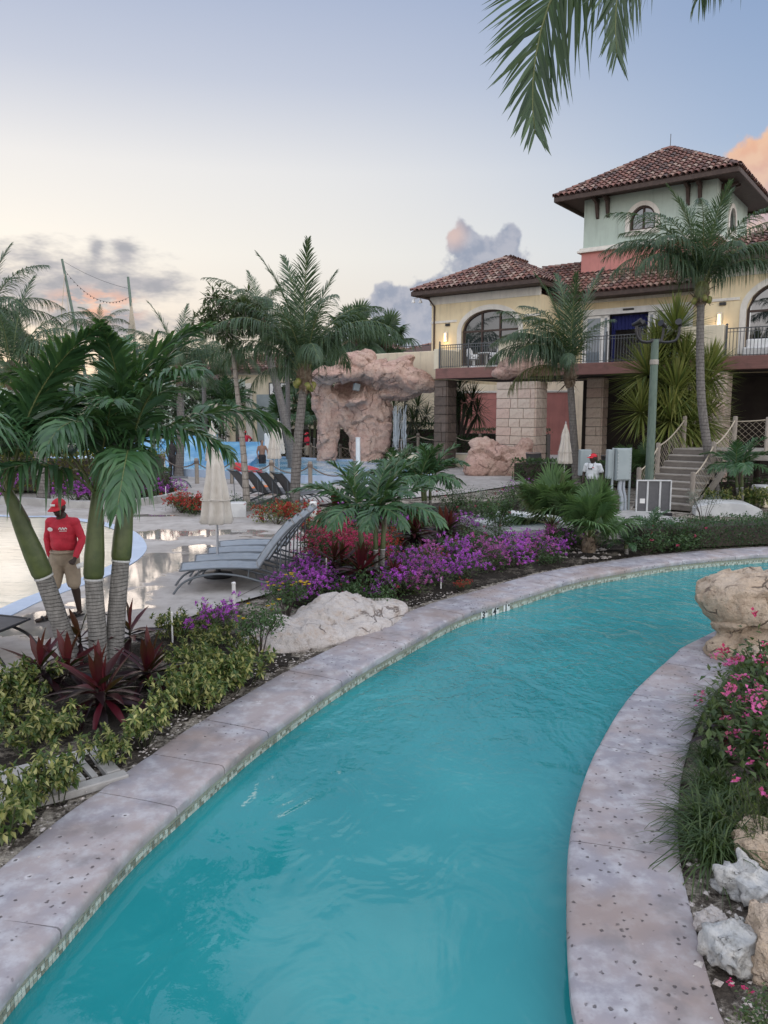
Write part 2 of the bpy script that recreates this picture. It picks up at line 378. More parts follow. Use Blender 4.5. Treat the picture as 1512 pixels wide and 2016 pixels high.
# setting
def coping_mat():
    m, t, b, out = newmat('stamped_coping'); co = t.n('ShaderNodeNewGeometry').outputs['Position']
    n = t.noise(co, 1.3, 7, .6, .4); n2 = t.noise(co, 6, 8, .65)
    col = t.mix(t.rng(n, .38, .62), (.285, .275, .305), (.37, .325, .325)); col = t.mix(t.rng(n2, .42, .70, 0, .65), col, (.50, .505, .53)); right = t.rng(t.n('ShaderNodeSeparateXYZ', Vector=co).outputs[0], .9, 1.1)
    rust = t.rng(t.noise(t.vm('ADD', co, (9, 4, 0)), .9, 5, .5), .50, .68, 0, .6); col = t.mix(rust, col, (.27, .20, .165))
    big = t.rng(t.noise(t.vm('ADD', co, (3, 7, 0)), 2.6, 6, .6), .52, .70, 0, .6); col = t.mix(big, col, (.19, .175, .18))
    def pits(sc, r0, r1, dens, offv):
        w = t.vm('ADD', t.vm('ADD', co, offv), t.vm('SCALE', t.n('ShaderNodeTexNoise', Vector=co, Scale=30, Detail=2).outputs['Color'], scale=.035))
        v = t.n('ShaderNodeTexVoronoi', Vector=w, Scale=sc, Randomness=1.0)
        keep = t.rng(t.n('ShaderNodeSeparateColor', Color=v.outputs['Color']).outputs[0], dens, dens + .02)
        return t.m('MULTIPLY', keep, t.rng(v.outputs['Distance'], r0, r1, 1, 0)), t.m('MULTIPLY', keep, t.rng(v.outputs['Distance'], r1 * 1.1, r1 * 2.6, 1, 0))
    zone = t.m('MAXIMUM', t.rng(t.noise(co, .8, 3), .50, .62), right)
    p1, h1 = pits(11, .09, .17, .80, (0, 0, 0)); p2, h2 = pits(20, .14, .30, .64, (3, 1, 0)); p2 = t.m('MULTIPLY', p2, zone)
    col = t.mix(t.m('MULTIPLY', h1, t.rng(t.noise(co, 2.2, 2), .52, .66, 0, .6)), col, (.66, .65, .66))
    col = t.mix(t.m('MULTIPLY', t.m('MAXIMUM', p1, p2), .8), col, (.06, .052, .052))
    t.put(b.inputs['Base Color'], col); t.put(b.inputs['Roughness'], t.rng(n2, .3, .7, .62, .85)); b.inputs['Specular IOR Level'].default_value = .35
    h = t.m('SUBTRACT', t.m('MULTIPLY', n2, .5), t.m('MAXIMUM', p1, p2)); bp = t.n('ShaderNodeBump', Strength=.6, Distance=.012, Height=h); t.put(b.inputs['Normal'], bp.outputs[0])
    return m
def deck_mat():
    m, t, b, out = newmat('wet_concrete_deck'); co = t.n('ShaderNodeNewGeometry').outputs['Position']
    n = t.noise(co, .5, 7, .6, .5); n2 = t.noise(co, 3.2, 8, .65)
    col = t.mix(t.rng(n, .35, .65), (.37, .345, .32), (.49, .465, .44)); col = t.mix(t.rng(n2, .42, .72, 0, .7), col, (.27, .245, .225))
    acc = None      # water lies where the slab dips
    for (px, py, rx, ry) in ((235, 1180, .8, 1.0), (330, 1105, 1.0, 1.6), (320, 1052, 1.3, .9), (430, 1048, 1.3, .5), (140, 1210, .8, .5), (255, 1135, .7, 1.2), (560, 1055, 1.2, .35), (270, 1015, 1.5, .3), (60, 1238, .9, .5), (395, 1080, .7, .7)):
        p = G(px, py); q = t.vm('MULTIPLY', t.vm('SUBTRACT', co, tuple(p)), (1 / rx, 1 / ry, 0)); l = t.vm('LENGTH', q)
        acc = l if acc is None else t.m('SMOOTH_MIN', acc, l, .3)
    f = t.m('ADD', t.m('SUBTRACT', 1.0, acc), t.m('MULTIPLY', t.m('SUBTRACT', t.noise(co, 1.5, 6, .6, .6), .5), 1.9))
    damp = t.rng(f, -.15, .28); wet = t.rng(f, .16, .26)
    col = t.mix(t.m('MULTIPLY', damp, .55), col, (.17, .15, .135))
    t.put(b.inputs['Base Color'], col); t.put(b.inputs['Roughness'], t.mix(wet, t.mix(damp, (.75,) * 3, (.42,) * 3), (.03,) * 3)); t.put(b.inputs['Specular IOR Level'], t.rng(wet, 0, 1, .4, .9))
    bp = t.n('ShaderNodeBump', Distance=.01, Height=t.noise(co, 16, 6, .7)); t.put(bp.inputs['Strength'], t.rng(wet, 0, 1, .3, .02)); t.put(b.inputs['Normal'], bp.outputs[0])
    return m
def soil_mat(name, a, b_, lo, hi, sc=2.2):
    m, t, b, out = newmat(name); co = t.n('ShaderNodeNewGeometry').outputs['Position']
    n = t.noise(co, sc, 8, .7, .4); n2 = t.noise(co, 22, 8, .75)
    col = t.mix(t.rng(t.m('ADD', n, t.m('MULTIPLY', t.m('SUBTRACT', n2, .5), .55)), lo, hi), a, b_); col = t.mix(t.rng(n2, .3, .7, .45, 0), col, (.03, .026, .022))
    t.put(b.inputs['Base Color'], col); b.inputs['Roughness'].default_value = .95; b.inputs['Specular IOR Level'].default_value = .15
    bp = t.n('ShaderNodeBump', Strength=1.0, Distance=.05, Height=t.m('ADD', n2, n)); t.put(b.inputs['Normal'], bp.outputs[0]); return m
def water_mat():
    m, t, b, out = newmat('river_water'); co = t.n('ShaderNodeNewGeometry').outputs['Position']
    n = t.noise(co, .45, 4, .5); col = t.mix(t.rng(n, .3, .7), (.016, .255, .275), (.038, .335, .350))
    t.put(b.inputs['Base Color'], col); b.inputs['Roughness'].default_value = .02; b.inputs['IOR'].default_value = 1.62; b.inputs['Specular IOR Level'].default_value = .5
    st = t.vm('MULTIPLY', co, (1.0, .7, 1))
    w1 = t.noise(st, 1.5, 3, .5, .9); w2 = t.noise(st, 5.5, 4, .55, .5); w3 = t.noise(co, 16, 3, .5)
    sep = t.n('ShaderNodeSeparateXYZ', Vector=co).outputs[1]; rough = t.rng(sep, 5.0, 10.5, .03, 1.0)
    h = t.m('ADD', t.m('MULTIPLY', w1, t.rng(sep, 3.5, 11, .16, .7)), t.m('MULTIPLY', t.m('ADD', t.m('MULTIPLY', w2, .34), t.m('MULTIPLY', w3, .10)), rough))
    bp = t.n('ShaderNodeBump', Strength=.6, Distance=.20, Height=h); t.put(b.inputs['Normal'], bp.outputs[0])
    tr = t.n('ShaderNodeBsdfTransparent', Color=(.35, .8, .85)); fr = t.n('ShaderNodeMixShader', Fac=.16)
    nt = m.node_tree; nt.links.new(b.outputs[0], fr.inputs[1]); nt.links.new(tr.outputs[0], fr.inputs[2]); nt.links.new(fr.outputs[0], out.inputs[0])
    return m
def tile_mat(name, stops, rough=.25):
    m, t, b, out = newmat(name); g = t.n('ShaderNodeNewGeometry').outputs['Random Per Island']; oi = t.n('ShaderNodeObjectInfo').outputs['Random']
    f = t.m('FRACT', t.m('ADD', g, oi)); k = len(stops)
    col = t.ramp(f, [(i / k, c) for i, c in enumerate(stops)], 'CONSTANT'); co = obj_co(t)
    col = t.mix(t.rng(t.noise(co, 7, 4, .6), .4, .75, 0, .35), col, (.10, .085, .075))
    t.put(b.inputs['Base Color'], col); b.inputs['Roughness'].default_value = rough; return m
def block_mat():
    m, t, b, out = newmat('sandstone_block'); co = obj_co(t); oi = t.n('ShaderNodeObjectInfo').outputs['Random']
    col = t.ramp(oi, [(0, (.60, .48, .40)), (.4, (.64, .54, .45)), (.7, (.68, .57, .48)), (1, (.62, .46, .39))])
    col = t.mix(t.rng(t.noise(co, 3, 7, .65), .45, .7, 0, .6), col, (.46, .33, .27)); col = t.mix(t.rng(t.noise(co, 12, 6, .7), .5, .8, 0, .5), col, (.26, .20, .16))
    t.put(b.inputs['Base Color'], col); b.inputs['Roughness'].default_value = .85
    bp = t.n('ShaderNodeBump', Strength=.7, Distance=.03, Height=t.noise(co, 10, 8, .7)); t.put(b.inputs['Normal'], bp.outputs[0]); return m
def wood_mat(name, a, b_, c_, ax=(1, 12, 12), rough=.8):
    m, t, b, out = newmat(name); co = obj_co(t); v = t.vm('MULTIPLY', co, ax)
    n = t.noise(v, 3, 6, .65, .3); col = t.mix(t.rng(n, .3, .7), a, b_); col = t.mix(t.rng(t.noise(co, 2.5, 5), .5, .75, 0, .7), col, c_)
    oi = t.n('ShaderNodeObjectInfo').outputs['Random']; hs = t.n('ShaderNodeHueSaturation', Value=t.rng(oi, 0, 1, .82, 1.18, False)); t.put(hs.inputs['Color'], col)
    t.put(b.inputs['Base Color'], hs.outputs[0]); b.inputs['Roughness'].default_value = rough
    bp = t.n('ShaderNodeBump', Strength=.5, Distance=.01, Height=n); t.put(b.inputs['Normal'], bp.outputs[0]); return m
def trunk_mat(name, a, b_, ring=9.0, rough=.85):
    m, t, b, out = newmat(name); co = obj_co(t); sep = t.n('ShaderNodeSeparateXYZ', Vector=co)
    z = t.m('ADD', sep.outputs[2], t.m('MULTIPLY', t.noise(co, 3, 3), .12)); w = t.m('FRACT', t.m('MULTIPLY', z, ring)); r_ = t.m('MULTIPLY', t.rng(w, 0, .18, 1, 0), t.rng(w, .0, .02))
    n = t.noise(t.vm('MULTIPLY', co, (8, 8, 2)), 3, 7, .65)
    col = t.mix(t.rng(n, .3, .7), a, b_); col = t.mix(t.m('MULTIPLY', r_, .55), col, (.05, .042, .035))
    t.put(b.inputs['Base Color'], col); b.inputs['Roughness'].default_value = rough
    bp = t.n('ShaderNodeBump', Strength=.8, Distance=.02, Height=t.m('SUBTRACT', n, r_)); t.put(b.inputs['Normal'], bp.outputs[0]); return m
def glass_mat():
    m, t, b, out = newmat('window_glass'); b.inputs['Base Color'].default_value = (.012, .016, .022, 1); b.inputs['Roughness'].default_value = .02; b.inputs['Specular IOR Level'].default_value = 1.0; b.inputs['IOR'].default_value = 1.9
    return m
def glow_mat(name, c, s):
    m, t, b, out = newmat(name); e = t.n('ShaderNodeEmission', Color=(*c, 1), Strength=s); m.node_tree.links.new(e.outputs[0], out.inputs[0]); return m
M_COPE = coping_mat(); M_DECK = deck_mat(); M_WATER = water_mat()
M_SAND = soil_mat('sandy_soil', (.11, .092, .075), (.50, .45, .38), .40, .60); M_SOIL = soil_mat('dark_mulch', (.035, .030, .025), (.26, .23, .19), .50, .72)
M_TILE = tile_mat('mosaic_tile', [(.52, .55, .47), (.36, .37, .29), (.60, .63, .55), (.24, .24, .18), (.56, .58, .50), (.30, .29, .22), (.62, .66, .58)])
M_TILE2 = tile_mat('olive_tile', [(.34, .33, .25), (.38, .37, .29), (.36, .35, .27)], .3)
M_GROUT = plain('grout', (.42, .42, .36), .8)
M_PLASTER = plain('pool_plaster', (.34, .62, .66), .6, c2=(.28, .55, .60), vs=1.0)
M_YELLOW = plain('cream_stucco', (.80, .68, .45), .85, c2=(.73, .61, .40), vs=.8, bump=.25, bs_=40, streak=.4)
M_CREAM = plain('cream_parapet', (.72, .64, .48), .85, c2=(.64, .57, .43), vs=.9, bump=.25, bs_=40, streak=.4)
M_TRIM = plain('pale_trim', (.74, .71, .64), .7, c2=(.66, .63, .57), vs=3, streak=.4)
M_MINT = plain('mint_stucco', (.47, .56, .49), .85, c2=(.43, .51, .45), vs=.9, bump=.25, bs_=40, streak=.4)
M_PINK = plain('pink_stucco', (.56, .24, .21), .85, c2=(.49, .21, .185), vs=.9, bump=.25, bs_=40, streak=.4)
M_BEAM = wood_mat('red_brown_beam', (.20, .095, .08), (.26, .125, .105), (.13, .07, .06), (.6, 12, 12), .7)
M_DKWOOD = plain('dark_timber', (.055, .035, .028), .7, c2=(.075, .05, .04), vs=5)
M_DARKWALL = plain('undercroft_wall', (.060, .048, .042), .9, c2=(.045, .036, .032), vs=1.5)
M_WHITE = plain('white_paint', (.78, .78, .76), .45, c2=(.70, .70, .68), vs=3)
M_IRON = plain('grey_iron', (.10, .105, .11), .5, metal=.3)
M_BLACK = plain('black_metal', (.018, .018, .02), .45)
M_GLASS = glass_mat()
M_GLASSD = plain('door_glass', (.17, .21, .25), .04, spec=1.0)  # lighter base colour paints in the reflected sky and room brightness
M_BLUE = plain('blue_curtain', (.012, .018, .12), .8)
M_LAMP = glow_mat('lit_lamp', (1.0, .62, .25), 2.2)
M_ROOF = tile_mat('terracotta_tile', [(.17, .080, .066), (.25, .115, .088), (.13, .072, .062), (.32, .20, .155), (.20, .10, .08), (.105, .068, .062), (.36, .26, .21), (.22, .105, .082)], .75)
M_ROOFBASE = plain('roof_underlay', (.10, .06, .05), .9)
M_ROCK = rockmat('pink_sandstone', (.58, .385, .32), (.63, .46, .375), (.42, .26, .21), .8, .45, .13)
M_ROCKL = rockmat('pale_limestone', (.46, .425, .40), (.54, .50, .47), (.42, .345, .29), 1.3, .4, .07)
M_ROCKT = rockmat('tan_boulder_stone', (.49, .385, .285), (.56, .46, .36), (.34, .25, .18), 1.1, .5, .09)
M_ROCKG = rockmat('grey_white_stone', (.42, .43, .43), (.60, .58, .54), (.24, .24, .23), 3.0)
M_BLOCK = block_mat()
M_GREYWOOD = wood_mat('weathered_wood', (.27, .245, .215), (.36, .33, .29), (.17, .15, .13), (2, 12, 12))
M_POSTWOOD = wood_mat('post_wood', (.25, .215, .18), (.36, .32, .27), (.13, .10, .085), (12, 12, 1.5))
M_GREENPOLE = wood_mat('green_pole', (.105, .155, .125), (.16, .21, .17), (.085, .11, .09), (12, 12, 1.2))
M_ROPE = plain('rope', (.46, .40, .31), .9, bump=.6, bs_=60)
M_ROPED = plain('dark_rope', (.17, .135, .11), .9, bump=.6, bs_=60)
M_CANVAS = plain('umbrella_canvas', (.58, .54, .48), .9, c2=(.52, .48, .42), vs=4, bump=.2, bs_=60)
M_STEEL = plain('brushed_steel', (.55, .56, .58), .35, metal=.9)
M_SLING = plain('grey_sling', (.27, .31, .35), .7, c2=(.24, .275, .31), vs=8, bump=.15, bs_=120)
M_SLINGD = plain('dark_sling', (.095, .095, .10), .75, c2=(.11, .11, .115), vs=8)
M_FRAME = plain('chair_frame', (.14, .16, .18), .45, metal=.3)
M_CONC = plain('concrete', (.40, .39, .37), .85, c2=(.32, .31, .295), vs=2.5, bump=.35, bs_=20)
M_CONCW = plain('pale_concrete', (.58, .59, .58), .8, c2=(.48, .49, .49), vs=2.5, bump=.2, bs_=30)
M_SLIDE = plain('blue_slide', (.12, .36, .62), .25, c2=(.28, .55, .75), vs=.6)
M_RIM = plain('pale_blue_rim', (.42, .52, .66), .5, c2=(.36, .46, .60), vs=2)
M_RED = plain('red_plastic', (.55, .035, .045), .45)
M_BOXGREY = plain('grey_enamel', (.30, .35, .36), .45, c2=(.27, .32, .33), vs=3)
M_PVC = plain('grey_conduit', (.38, .42, .46), .5)
M_SKIN = plain('dark_skin', (.035, .021, .015), .5, spec=.4)
M_SKIN2 = plain('tan_skin', (.30, .165, .11), .55)
M_SHIRTR = plain('red_shirt', (.50, .022, .045), .75, c2=(.42, .018, .038), vs=10, bump=.3, bs_=14)
M_SHIRTW = plain('white_shirt', (.66, .69, .70), .8, bump=.35, bs_=14)
M_KHAKI = plain('khaki_cloth', (.30, .245, .18), .85, c2=(.26, .21, .155), vs=8, bump=.35, bs_=14)
M_CAP = plain('red_cap', (.52, .022, .035), .8)
M_DKCLOTH = plain('dark_cloth', (.03, .028, .03), .85)
# foliage
L_COCO = leaf('coconut_leaf', [(.048, .088, .052), (.069, .121, .065), (.038, .069, .046), (.094, .148, .074)], .42)
L_COCOY = leaf('yellowing_leaf', [(.075, .095, .03), (.11, .115, .035), (.06, .08, .03)], .5)
L_ADO = leaf('christmas_palm_leaf', [(.041, .103, .044), (.058, .138, .053), (.033, .080, .041), (.076, .172, .062)], .35, spec=.55)
L_FAN = leaf('fan_palm_leaf', [(.083, .159, .061), (.121, .209, .083), (.061, .121, .051)], .4)
L_FANY = leaf('pale_fan_leaf', [(.12, .145, .065), (.085, .125, .050), (.15, .165, .09)], .5)
L_YUC = leaf('sword_leaf', [(.122, .166, .043), (.201, .237, .064), (.259, .266, .079), (.079, .122, .040)], .45)
L_DRAC = leaf('dark_sword_leaf', [(.021, .036, .023), (.034, .055, .031), (.046, .068, .039)], .4)
L_SCHEF = leaf('variegated_leaf', [(.044, .093, .026), (.062, .110, .028), (.352, .343, .106), (.088, .141, .031), (.040, .079, .025), (.484, .466, .194), (.141, .185, .044), (.053, .097, .026)], .4)
L_GREEN = leaf('shrub_leaf', [(.033, .075, .033), (.059, .114, .044), (.083, .147, .053), (.044, .086, .037)], .45)
L_HEDGE = leaf('hedge_leaf', [(.021, .054, .026), (.039, .087, .036), (.060, .117, .045)], .38)
L_BOUG = leaf('bougainvillea_leaf', [(.036, .069, .030), (.060, .105, .038), (.090, .135, .045), (.068, .090, .030)], .5)
L_SILV = leaf('silver_leaf', [(.16, .19, .165), (.24, .265, .235), (.11, .14, .115)], .7)
L_GRASS = leaf('lily_turf_blade', [(.031, .063, .025), (.056, .098, .031), (.091, .133, .042), (.039, .073, .028)], .4)
L_FERN = leaf('feathery_leaf', [(.058, .091, .021), (.098, .130, .026), (.039, .065, .018)], .5)
L_TREE = leaf('tree_leaf', [(.033, .055, .027), (.055, .080, .037), (.075, .103, .050)], .45)
L_FAR = leaf('far_leaf', [(.040, .062, .042), (.052, .078, .05), (.03, .05, .036)], .6)
L_CORD = leaf('cordyline_leaf', [(.018, .006, .009), (.029, .006, .010), (.010, .005, .008), (.050, .008, .013)], .35, .15)
L_CORDR = leaf('red_young_leaf', [(.071, .008, .014), (.042, .006, .011), (.101, .010, .021)], .35, .25)
F_PURP = leaf('purple_bract', [(.505, .081, .624), (.624, .133, .743), (.386, .052, .505), (.713, .194, .743)], .6, .3)
F_LILA = leaf('lilac_bract', [(.55, .13, .50), (.62, .20, .56), (.46, .08, .40), (.58, .12, .42)], .6, .3)
F_MAG = leaf('magenta_bract', [(.624, .030, .180), (.504, .022, .120), (.720, .060, .240)], .6, .3)
F_RED = leaf('red_bract', [(.50, .022, .04), (.40, .016, .03), (.58, .06, .06)], .6, .3)
F_PINK = leaf('pink_bract', [(.682, .110, .396), (.770, .176, .462), (.605, .077, .286), (.726, .220, .264)], .6, .3)
F_YEL = leaf('yellow_petal', [(.75, .52, .03), (.68, .42, .02)], .5, .3)
M_TRUNK = trunk_mat('palm_bark', (.115, .105, .098), (.20, .185, .17), 9)
M_TRUNKG = trunk_mat('ringed_bark', (.17, .165, .155), (.27, .26, .245), 24)
M_BARK = trunk_mat('tree_bark', (.20, .175, .15), (.33, .30, .265), 4)
M_DKBARK = plain('dark_bark', (.075, .06, .05), .9, c2=(.05, .04, .035), vs=8, bump=.6, bs_=14)
M_FIBRE = plain('palm_fibre', (.13, .095, .065), .95, c2=(.21, .165, .12), vs=9, bump=.8, bs_=30)
M_SHAFT = plain('green_crownshaft', (.105, .135, .048), .45, c2=(.065, .092, .034), vs=5, streak=.6)
M_SHAFTB = plain('dry_sheath', (.20, .165, .115), .7, c2=(.12, .10, .07), vs=9)
M_STEM = plain('green_stem', (.05, .06, .03), .7)
M_COCONUT = plain('green_coconut', (.16, .20, .05), .45, c2=(.24, .22, .06), vs=6)
M_RACHIS = plain('leaf_rib', (.14, .165, .06), .5)
# ================================================================== SETTING
inner_px = [(0, 1945), (109, 1823), (198, 1722), (274, 1643), (341, 1585), (435, 1506), (522, 1437), (668, 1337), (794, 1265), (908, 1207), (1018, 1172), (1123, 1140), (1228, 1120), (1342, 1103), (1512, 1089)]
inner_pts = [(-1.2, -4), (-1.75, -1), (-2.0, 1.4), (-2.04, 2.7)] + [tuple(G(*p)) for p in inner_px] + [(12, 17.0), (20, 17.2), (34, 16)]
rin_px = [(1149, 2016), (1133, 1917), (1127, 1789), (1130, 1654), (1149, 1560), (1186, 1466), (1249, 1366), (1329, 1290), (1361, 1266)]
rin_pts = [(2.4, -4), (1.4, -1), (1.02, 1.2), (.95, 2.4)] + [tuple(G(*p)) for p in rin_px] + [(5.1, 10.7), (6.6, 11.6), (8.8, 12.4), (12.5, 13.0), (20, 13.2), (34, 12)]
LEFT = catmull(inner_pts, .1); RIGHT = catmull(rin_pts, .1)
W_COPE, Z_WATER = .70, -.20
def resample(line, n):
    d = [0.0]
    for a, b in zip(line, line[1:]): d.append(d[-1] + (b - a).length)
    out = []; j = 0
    for i in range(n):
        s = d[-1] * i / (n - 1)
        while j < len(d) - 2 and d[j + 1] < s: j += 1
        f = (s - d[j]) / max(d[j + 1] - d[j], 1e-6); out.append(line[j].lerp(line[j + 1], min(max(f, 0), 1)))
    return out
def strip(name, A, B, z, mat):
    a, b = resample(A, 120), resample(B, 120)
    mb = MB(); mb.add([(p.x, p.y, z) for p in a] + [(p.x, p.y, z) for p in b], [(i, 120 + i, 121 + i, i + 1) for i in range(119)])
    return mb.mesh(name, mat)
water = put('river_water', strip('river_water', LEFT, RIGHT, Z_WATER, M_WATER)); structure(water, 'turquoise lazy river water curving between stone copings')
basin = MB()
for ln, s in ((LEFT, 1), (RIGHT, -1)):
    n = len(ln); vs = [(p.x, p.y, -.085) for p in ln] + [(p.x, p.y, -1.15) for p in ln]
    basin.add(vs, [(i, i + 1, n + i + 1, n + i) if s > 0 else (i, n + i, n + i + 1, i + 1) for i in range(n - 1)])
fl = strip('basin', LEFT, RIGHT, -1.15, M_PLASTER); basin.add([v.co for v in fl.vertices], [tuple(p.vertices) for p in fl.polygons])
basin_o = basin.build('river_basin', M_PLASTER); structure(basin_o, 'pale blue plastered basin of the lazy river')
dr = MB().lathe([(.16, 0), (.16, .02), (.10, .025)], 20, tuple(G(625, 1948, -.34) + Vector((0, 0, .0)))).build('floor_drain', M_WHITE, basin_o)
# --- mosaic waterline band: small tiles, joined
def tile_band(line, side, y_lo, y_hi, parent):
    mb = MB(); pts = [p for p in line if y_lo < p.y < y_hi and p.x < 11]
    ln = resample(pts, max(2, int(sum((b - a).length for a, b in zip(pts, pts[1:])) / .034)))
    for i in range(len(ln) - 1):
        a, b = ln[i], ln[i + 1]; t = (b - a).normalized(); nrm = Vector((t.y, -t.x, 0)) * side; up = Vector((0, 0, 1))
        for r_ in range(4):
            if r_ == 0 and i % 2: continue
            p = a + t * .002 + nrm * .006; q = (ln[min(i + 2, len(ln) - 1)] if r_ == 0 else b) - t * .002 + nrm * .006
            z1 = -.088 if r_ == 0 else -.142 - (r_ - 1) * .033; z0 = z1 - (.05 if r_ == 0 else .03); o = nrm * -.008
            mb.add([p + up * z0, q + up * z0, q + up * z1, p + up * z1, p + o + up * z1, q + o + up * z1], [(0, 1, 2, 3), (3, 2, 5, 4)], 1 if r_ == 0 else 0)
    o = mb.build('waterline_tiles', [M_TILE, M_TILE2], parent); o['kind'] = 'stuff'; return o
tile_band(LEFT, 1, 2.2, 18, basin_o); tile_band(RIGHT, -1, 2.4, 11.5, basin_o)
# --- depth marker tiles
def text_mesh(txt, size, mat, depth=.003, align='CENTER'):
    cu = bpy.data.curves.new('t', 'FONT'); cu.body = txt; cu.size = size; cu.extrude = depth; cu.offset = size * .02; cu.align_x = align; cu.align_y = 'CENTER'
    o = bpy.data.objects.new('t', cu); COL.objects.link(o); dg = bpy.context.evaluated_depsgraph_get()
    me = bpy.data.meshes.new_from_object(o.evaluated_get(dg)); me.name = 'lettering'; bpy.data.objects.remove(o); bpy.data.curves.remove(cu)
    me.materials.clear(); me.materials.append(mat); return me
M_INK = plain('black_print', (.02, .02, .022), .6)
mk_a = G(938, 1212, -.14); mi = min(range(len(LEFT)), key=lambda i: (LEFT[i] - G(938, 1192)).length)
mroot = thing('depth_marker', 'white depth marker tiles reading 3 FT 4 IN 1 M on the far river wall', 'depth marker', LEFT[mi] + Vector((0, 0, -.15)))
for k, (big, small) in enumerate((('3', 'FT'), ('4', 'IN'), ('1', 'M'))):
    i = min(range(len(LEFT)), key=lambda j: abs(sum((LEFT[q + 1] - LEFT[q]).length for q in range(mi, j)) - k * .30 - .05) if j >= mi else 99)
    p = LEFT[i]; t = (LEFT[i + 1] - LEFT[i - 1]).normalized(); rz = math.atan2(t.y, t.x); nrm = Vector((t.y, -t.x, 0))
    pl = MB().box((0, 0, 0), (.17, .012, .135), bev=.003).build('tile', M_WHITE, mroot, loc=p - LEFT[mi] + nrm * .013 , rot=(0, 0, rz))
    put('numeral', text_mesh(big, .155, M_INK), pl, (-.025, -.010, -.0), (R(90), 0, 0)); put('unit', text_mesh(small, .045, M_INK), pl, (.05, -.010, .035), (R(90), 0, 0))
# --- coping slabs
PROF = [(-.035, -.045), (-.030, -.018), (-.012, -.003), (.02, 0), (.25, .002), (.5, .001), (W_COPE - .02, 0), (W_COPE, -.012), (W_COPE, -.085), (-.03, -.085)]
def slab_mesh(line, side):
    mb = MB(); n = len(line); k = len(PROF); vs = []
    for i, p in enumerate(line):
        t = (line[min(i + 1, n - 1)] - line[max(i - 1, 0)]).normalized(); nr = Vector((-t.y, t.x, 0)) * side
        edge = .006 if i in (0, n - 1) else 0
        for (w, z) in PROF: vs.append(p + nr * w + Vector((0, 0, z - (edge if z > -.05 else 0) + .005 * noise.noise(Vector((p.x * 2, p.y * 2, w * 3))) + (.005 * noise.noise(Vector((p.x * 17, p.y * 17, w * 9))) if w < .03 else 0))))
    fs = [(i * k + j, i * k + (j + 1) % k, (i + 1) * k + (j + 1) % k, (i + 1) * k + j) for i in range(n - 1) for j in range(k)]
    if side > 0: fs = [tuple(reversed(f)) for f in fs]
    fs += [tuple(range(k)), tuple(range((n - 1) * k, n * k))]
    return mb.add(vs, fs).mesh('coping_slab', M_COPE, True, 40)
def coping(line, joints, side, label):
    root = bpy.data.objects.new('river_coping', None); COL.objects.link(root); root['kind'] = 'structure'; root['label'] = label
    idx = sorted({min(range(len(line)), key=lambda i: (line[i] - Vector((j[0], j[1], 0))).length) for j in joints} | {0, len(line) - 1})
    full = [idx[0]]
    for a, b in zip(idx, idx[1:]):
        L = sum((line[i + 1] - line[i]).length for i in range(a, b)); m = max(1, round(L / 1.5))
        full += [a + round((b - a) * q / m) for q in range(1, m + 1)]
    for a, b in zip(full, full[1:]):
        if b - a < 2: continue
        seg = line[a:b + 1]; seg = [p.copy() for p in seg]; seg[0] = seg[0].lerp(seg[1], .06); seg[-1] = seg[-1].lerp(seg[-2], .06)
        put('coping_slab', slab_mesh(seg, side), root)
coping(LEFT, [G(*p) for p in ((109, 1823), (341, 1585), (435, 1506), (522, 1437), (668, 1337), (794, 1265), (908, 1207), (1018, 1170), (1123, 1140), (1228, 1120), (1342, 1103))], 1, 'mauve grey stamped concrete coping sweeping along the far river bank')
coping(RIGHT, [G(*p) for p in ((1130, 1654), (1186, 1466), (1249, 1366), (1315, 1302))], -1, 'pitted mauve grey concrete coping along the near right river bank')
# --- banks
lb = [(p.x, p.y) for p in offset(LEFT, .3)]
bankL = put('ground', flat_mesh('ground', lb + [(3000, 40), (3000, 4000), (-3000, 4000), (-3000, -4)], -.05, M_SAND)); structure(bankL, 'sandy ground of the resort garden')
rb_ = [(p.x, p.y) for p in offset(RIGHT, -.3)]
bankR = put('ground', flat_mesh('ground', rb_ + [(3000, 12), (3000, -4)], -.05, M_SAND)); structure(bankR, 'sandy ground on the near river bank')
# dark mulch inside the beds (a gently mounded, uneven sheet)
def bed(poly, name, label, z0=-.046, mat=None, amp=.05, res=.11):
    xs = [p[0] for p in poly]; ys = [p[1] for p in poly]
    def inside(x, y):
        c = False
        for i in range(len(poly)):
            (x1, y1), (x2, y2) = poly[i][:2], poly[i - 1][:2]
            if (y1 > y) != (y2 > y) and x < (x2 - x1) * (y - y1) / (y2 - y1) + x1: c = not c
        return c
    def edge(x, y):
        b = 9
        for i in range(len(poly)):
            a = Vector(poly[i][:2]); e = Vector(poly[i - 1][:2]) - a; q = Vector((x, y)) - a; t = min(max(q.dot(e) / max(e.length_squared, 1e-9), 0), 1); b = min(b, (q - e * t).length)
        return b
    nx = int((max(xs) - min(xs)) / res) + 2; ny = int((max(ys) - min(ys)) / res) + 2; g = {}; mb = MB(); vs = []
    for i in range(nx):
        for j in range(ny):
            x, y = min(xs) + i * res, min(ys) + j * res
            if inside(x, y):
                d = min(edge(x, y) / .4, 1); g[i, j] = len(vs); vs.append((x, y, z0 + d * (.035 + amp * (noise.noise(Vector((x * 1.3, y * 1.3, 3))) * .5 + .5)) + .018 * noise.noise(Vector((x * 6, y * 6, 1))) * d))
    fs = [(g[i, j], g[i + 1, j], g[i + 1, j + 1], g[i, j + 1]) for (i, j) in g if (i + 1, j) in g and (i, j + 1) in g and (i + 1, j + 1) in g]
    o = mb.add(vs, fs).build(name, mat or M_SOIL, smooth=True, ang=180); structure(o, label); return o
def P2(l): return [tuple(G(*p).xy) for p in l]
LOUT = offset(LEFT, W_COPE + .12)
def lout(y0, y1): return [(p.x, p.y) for p in LOUT if y0 < p.y < y1 and p.x < 12]
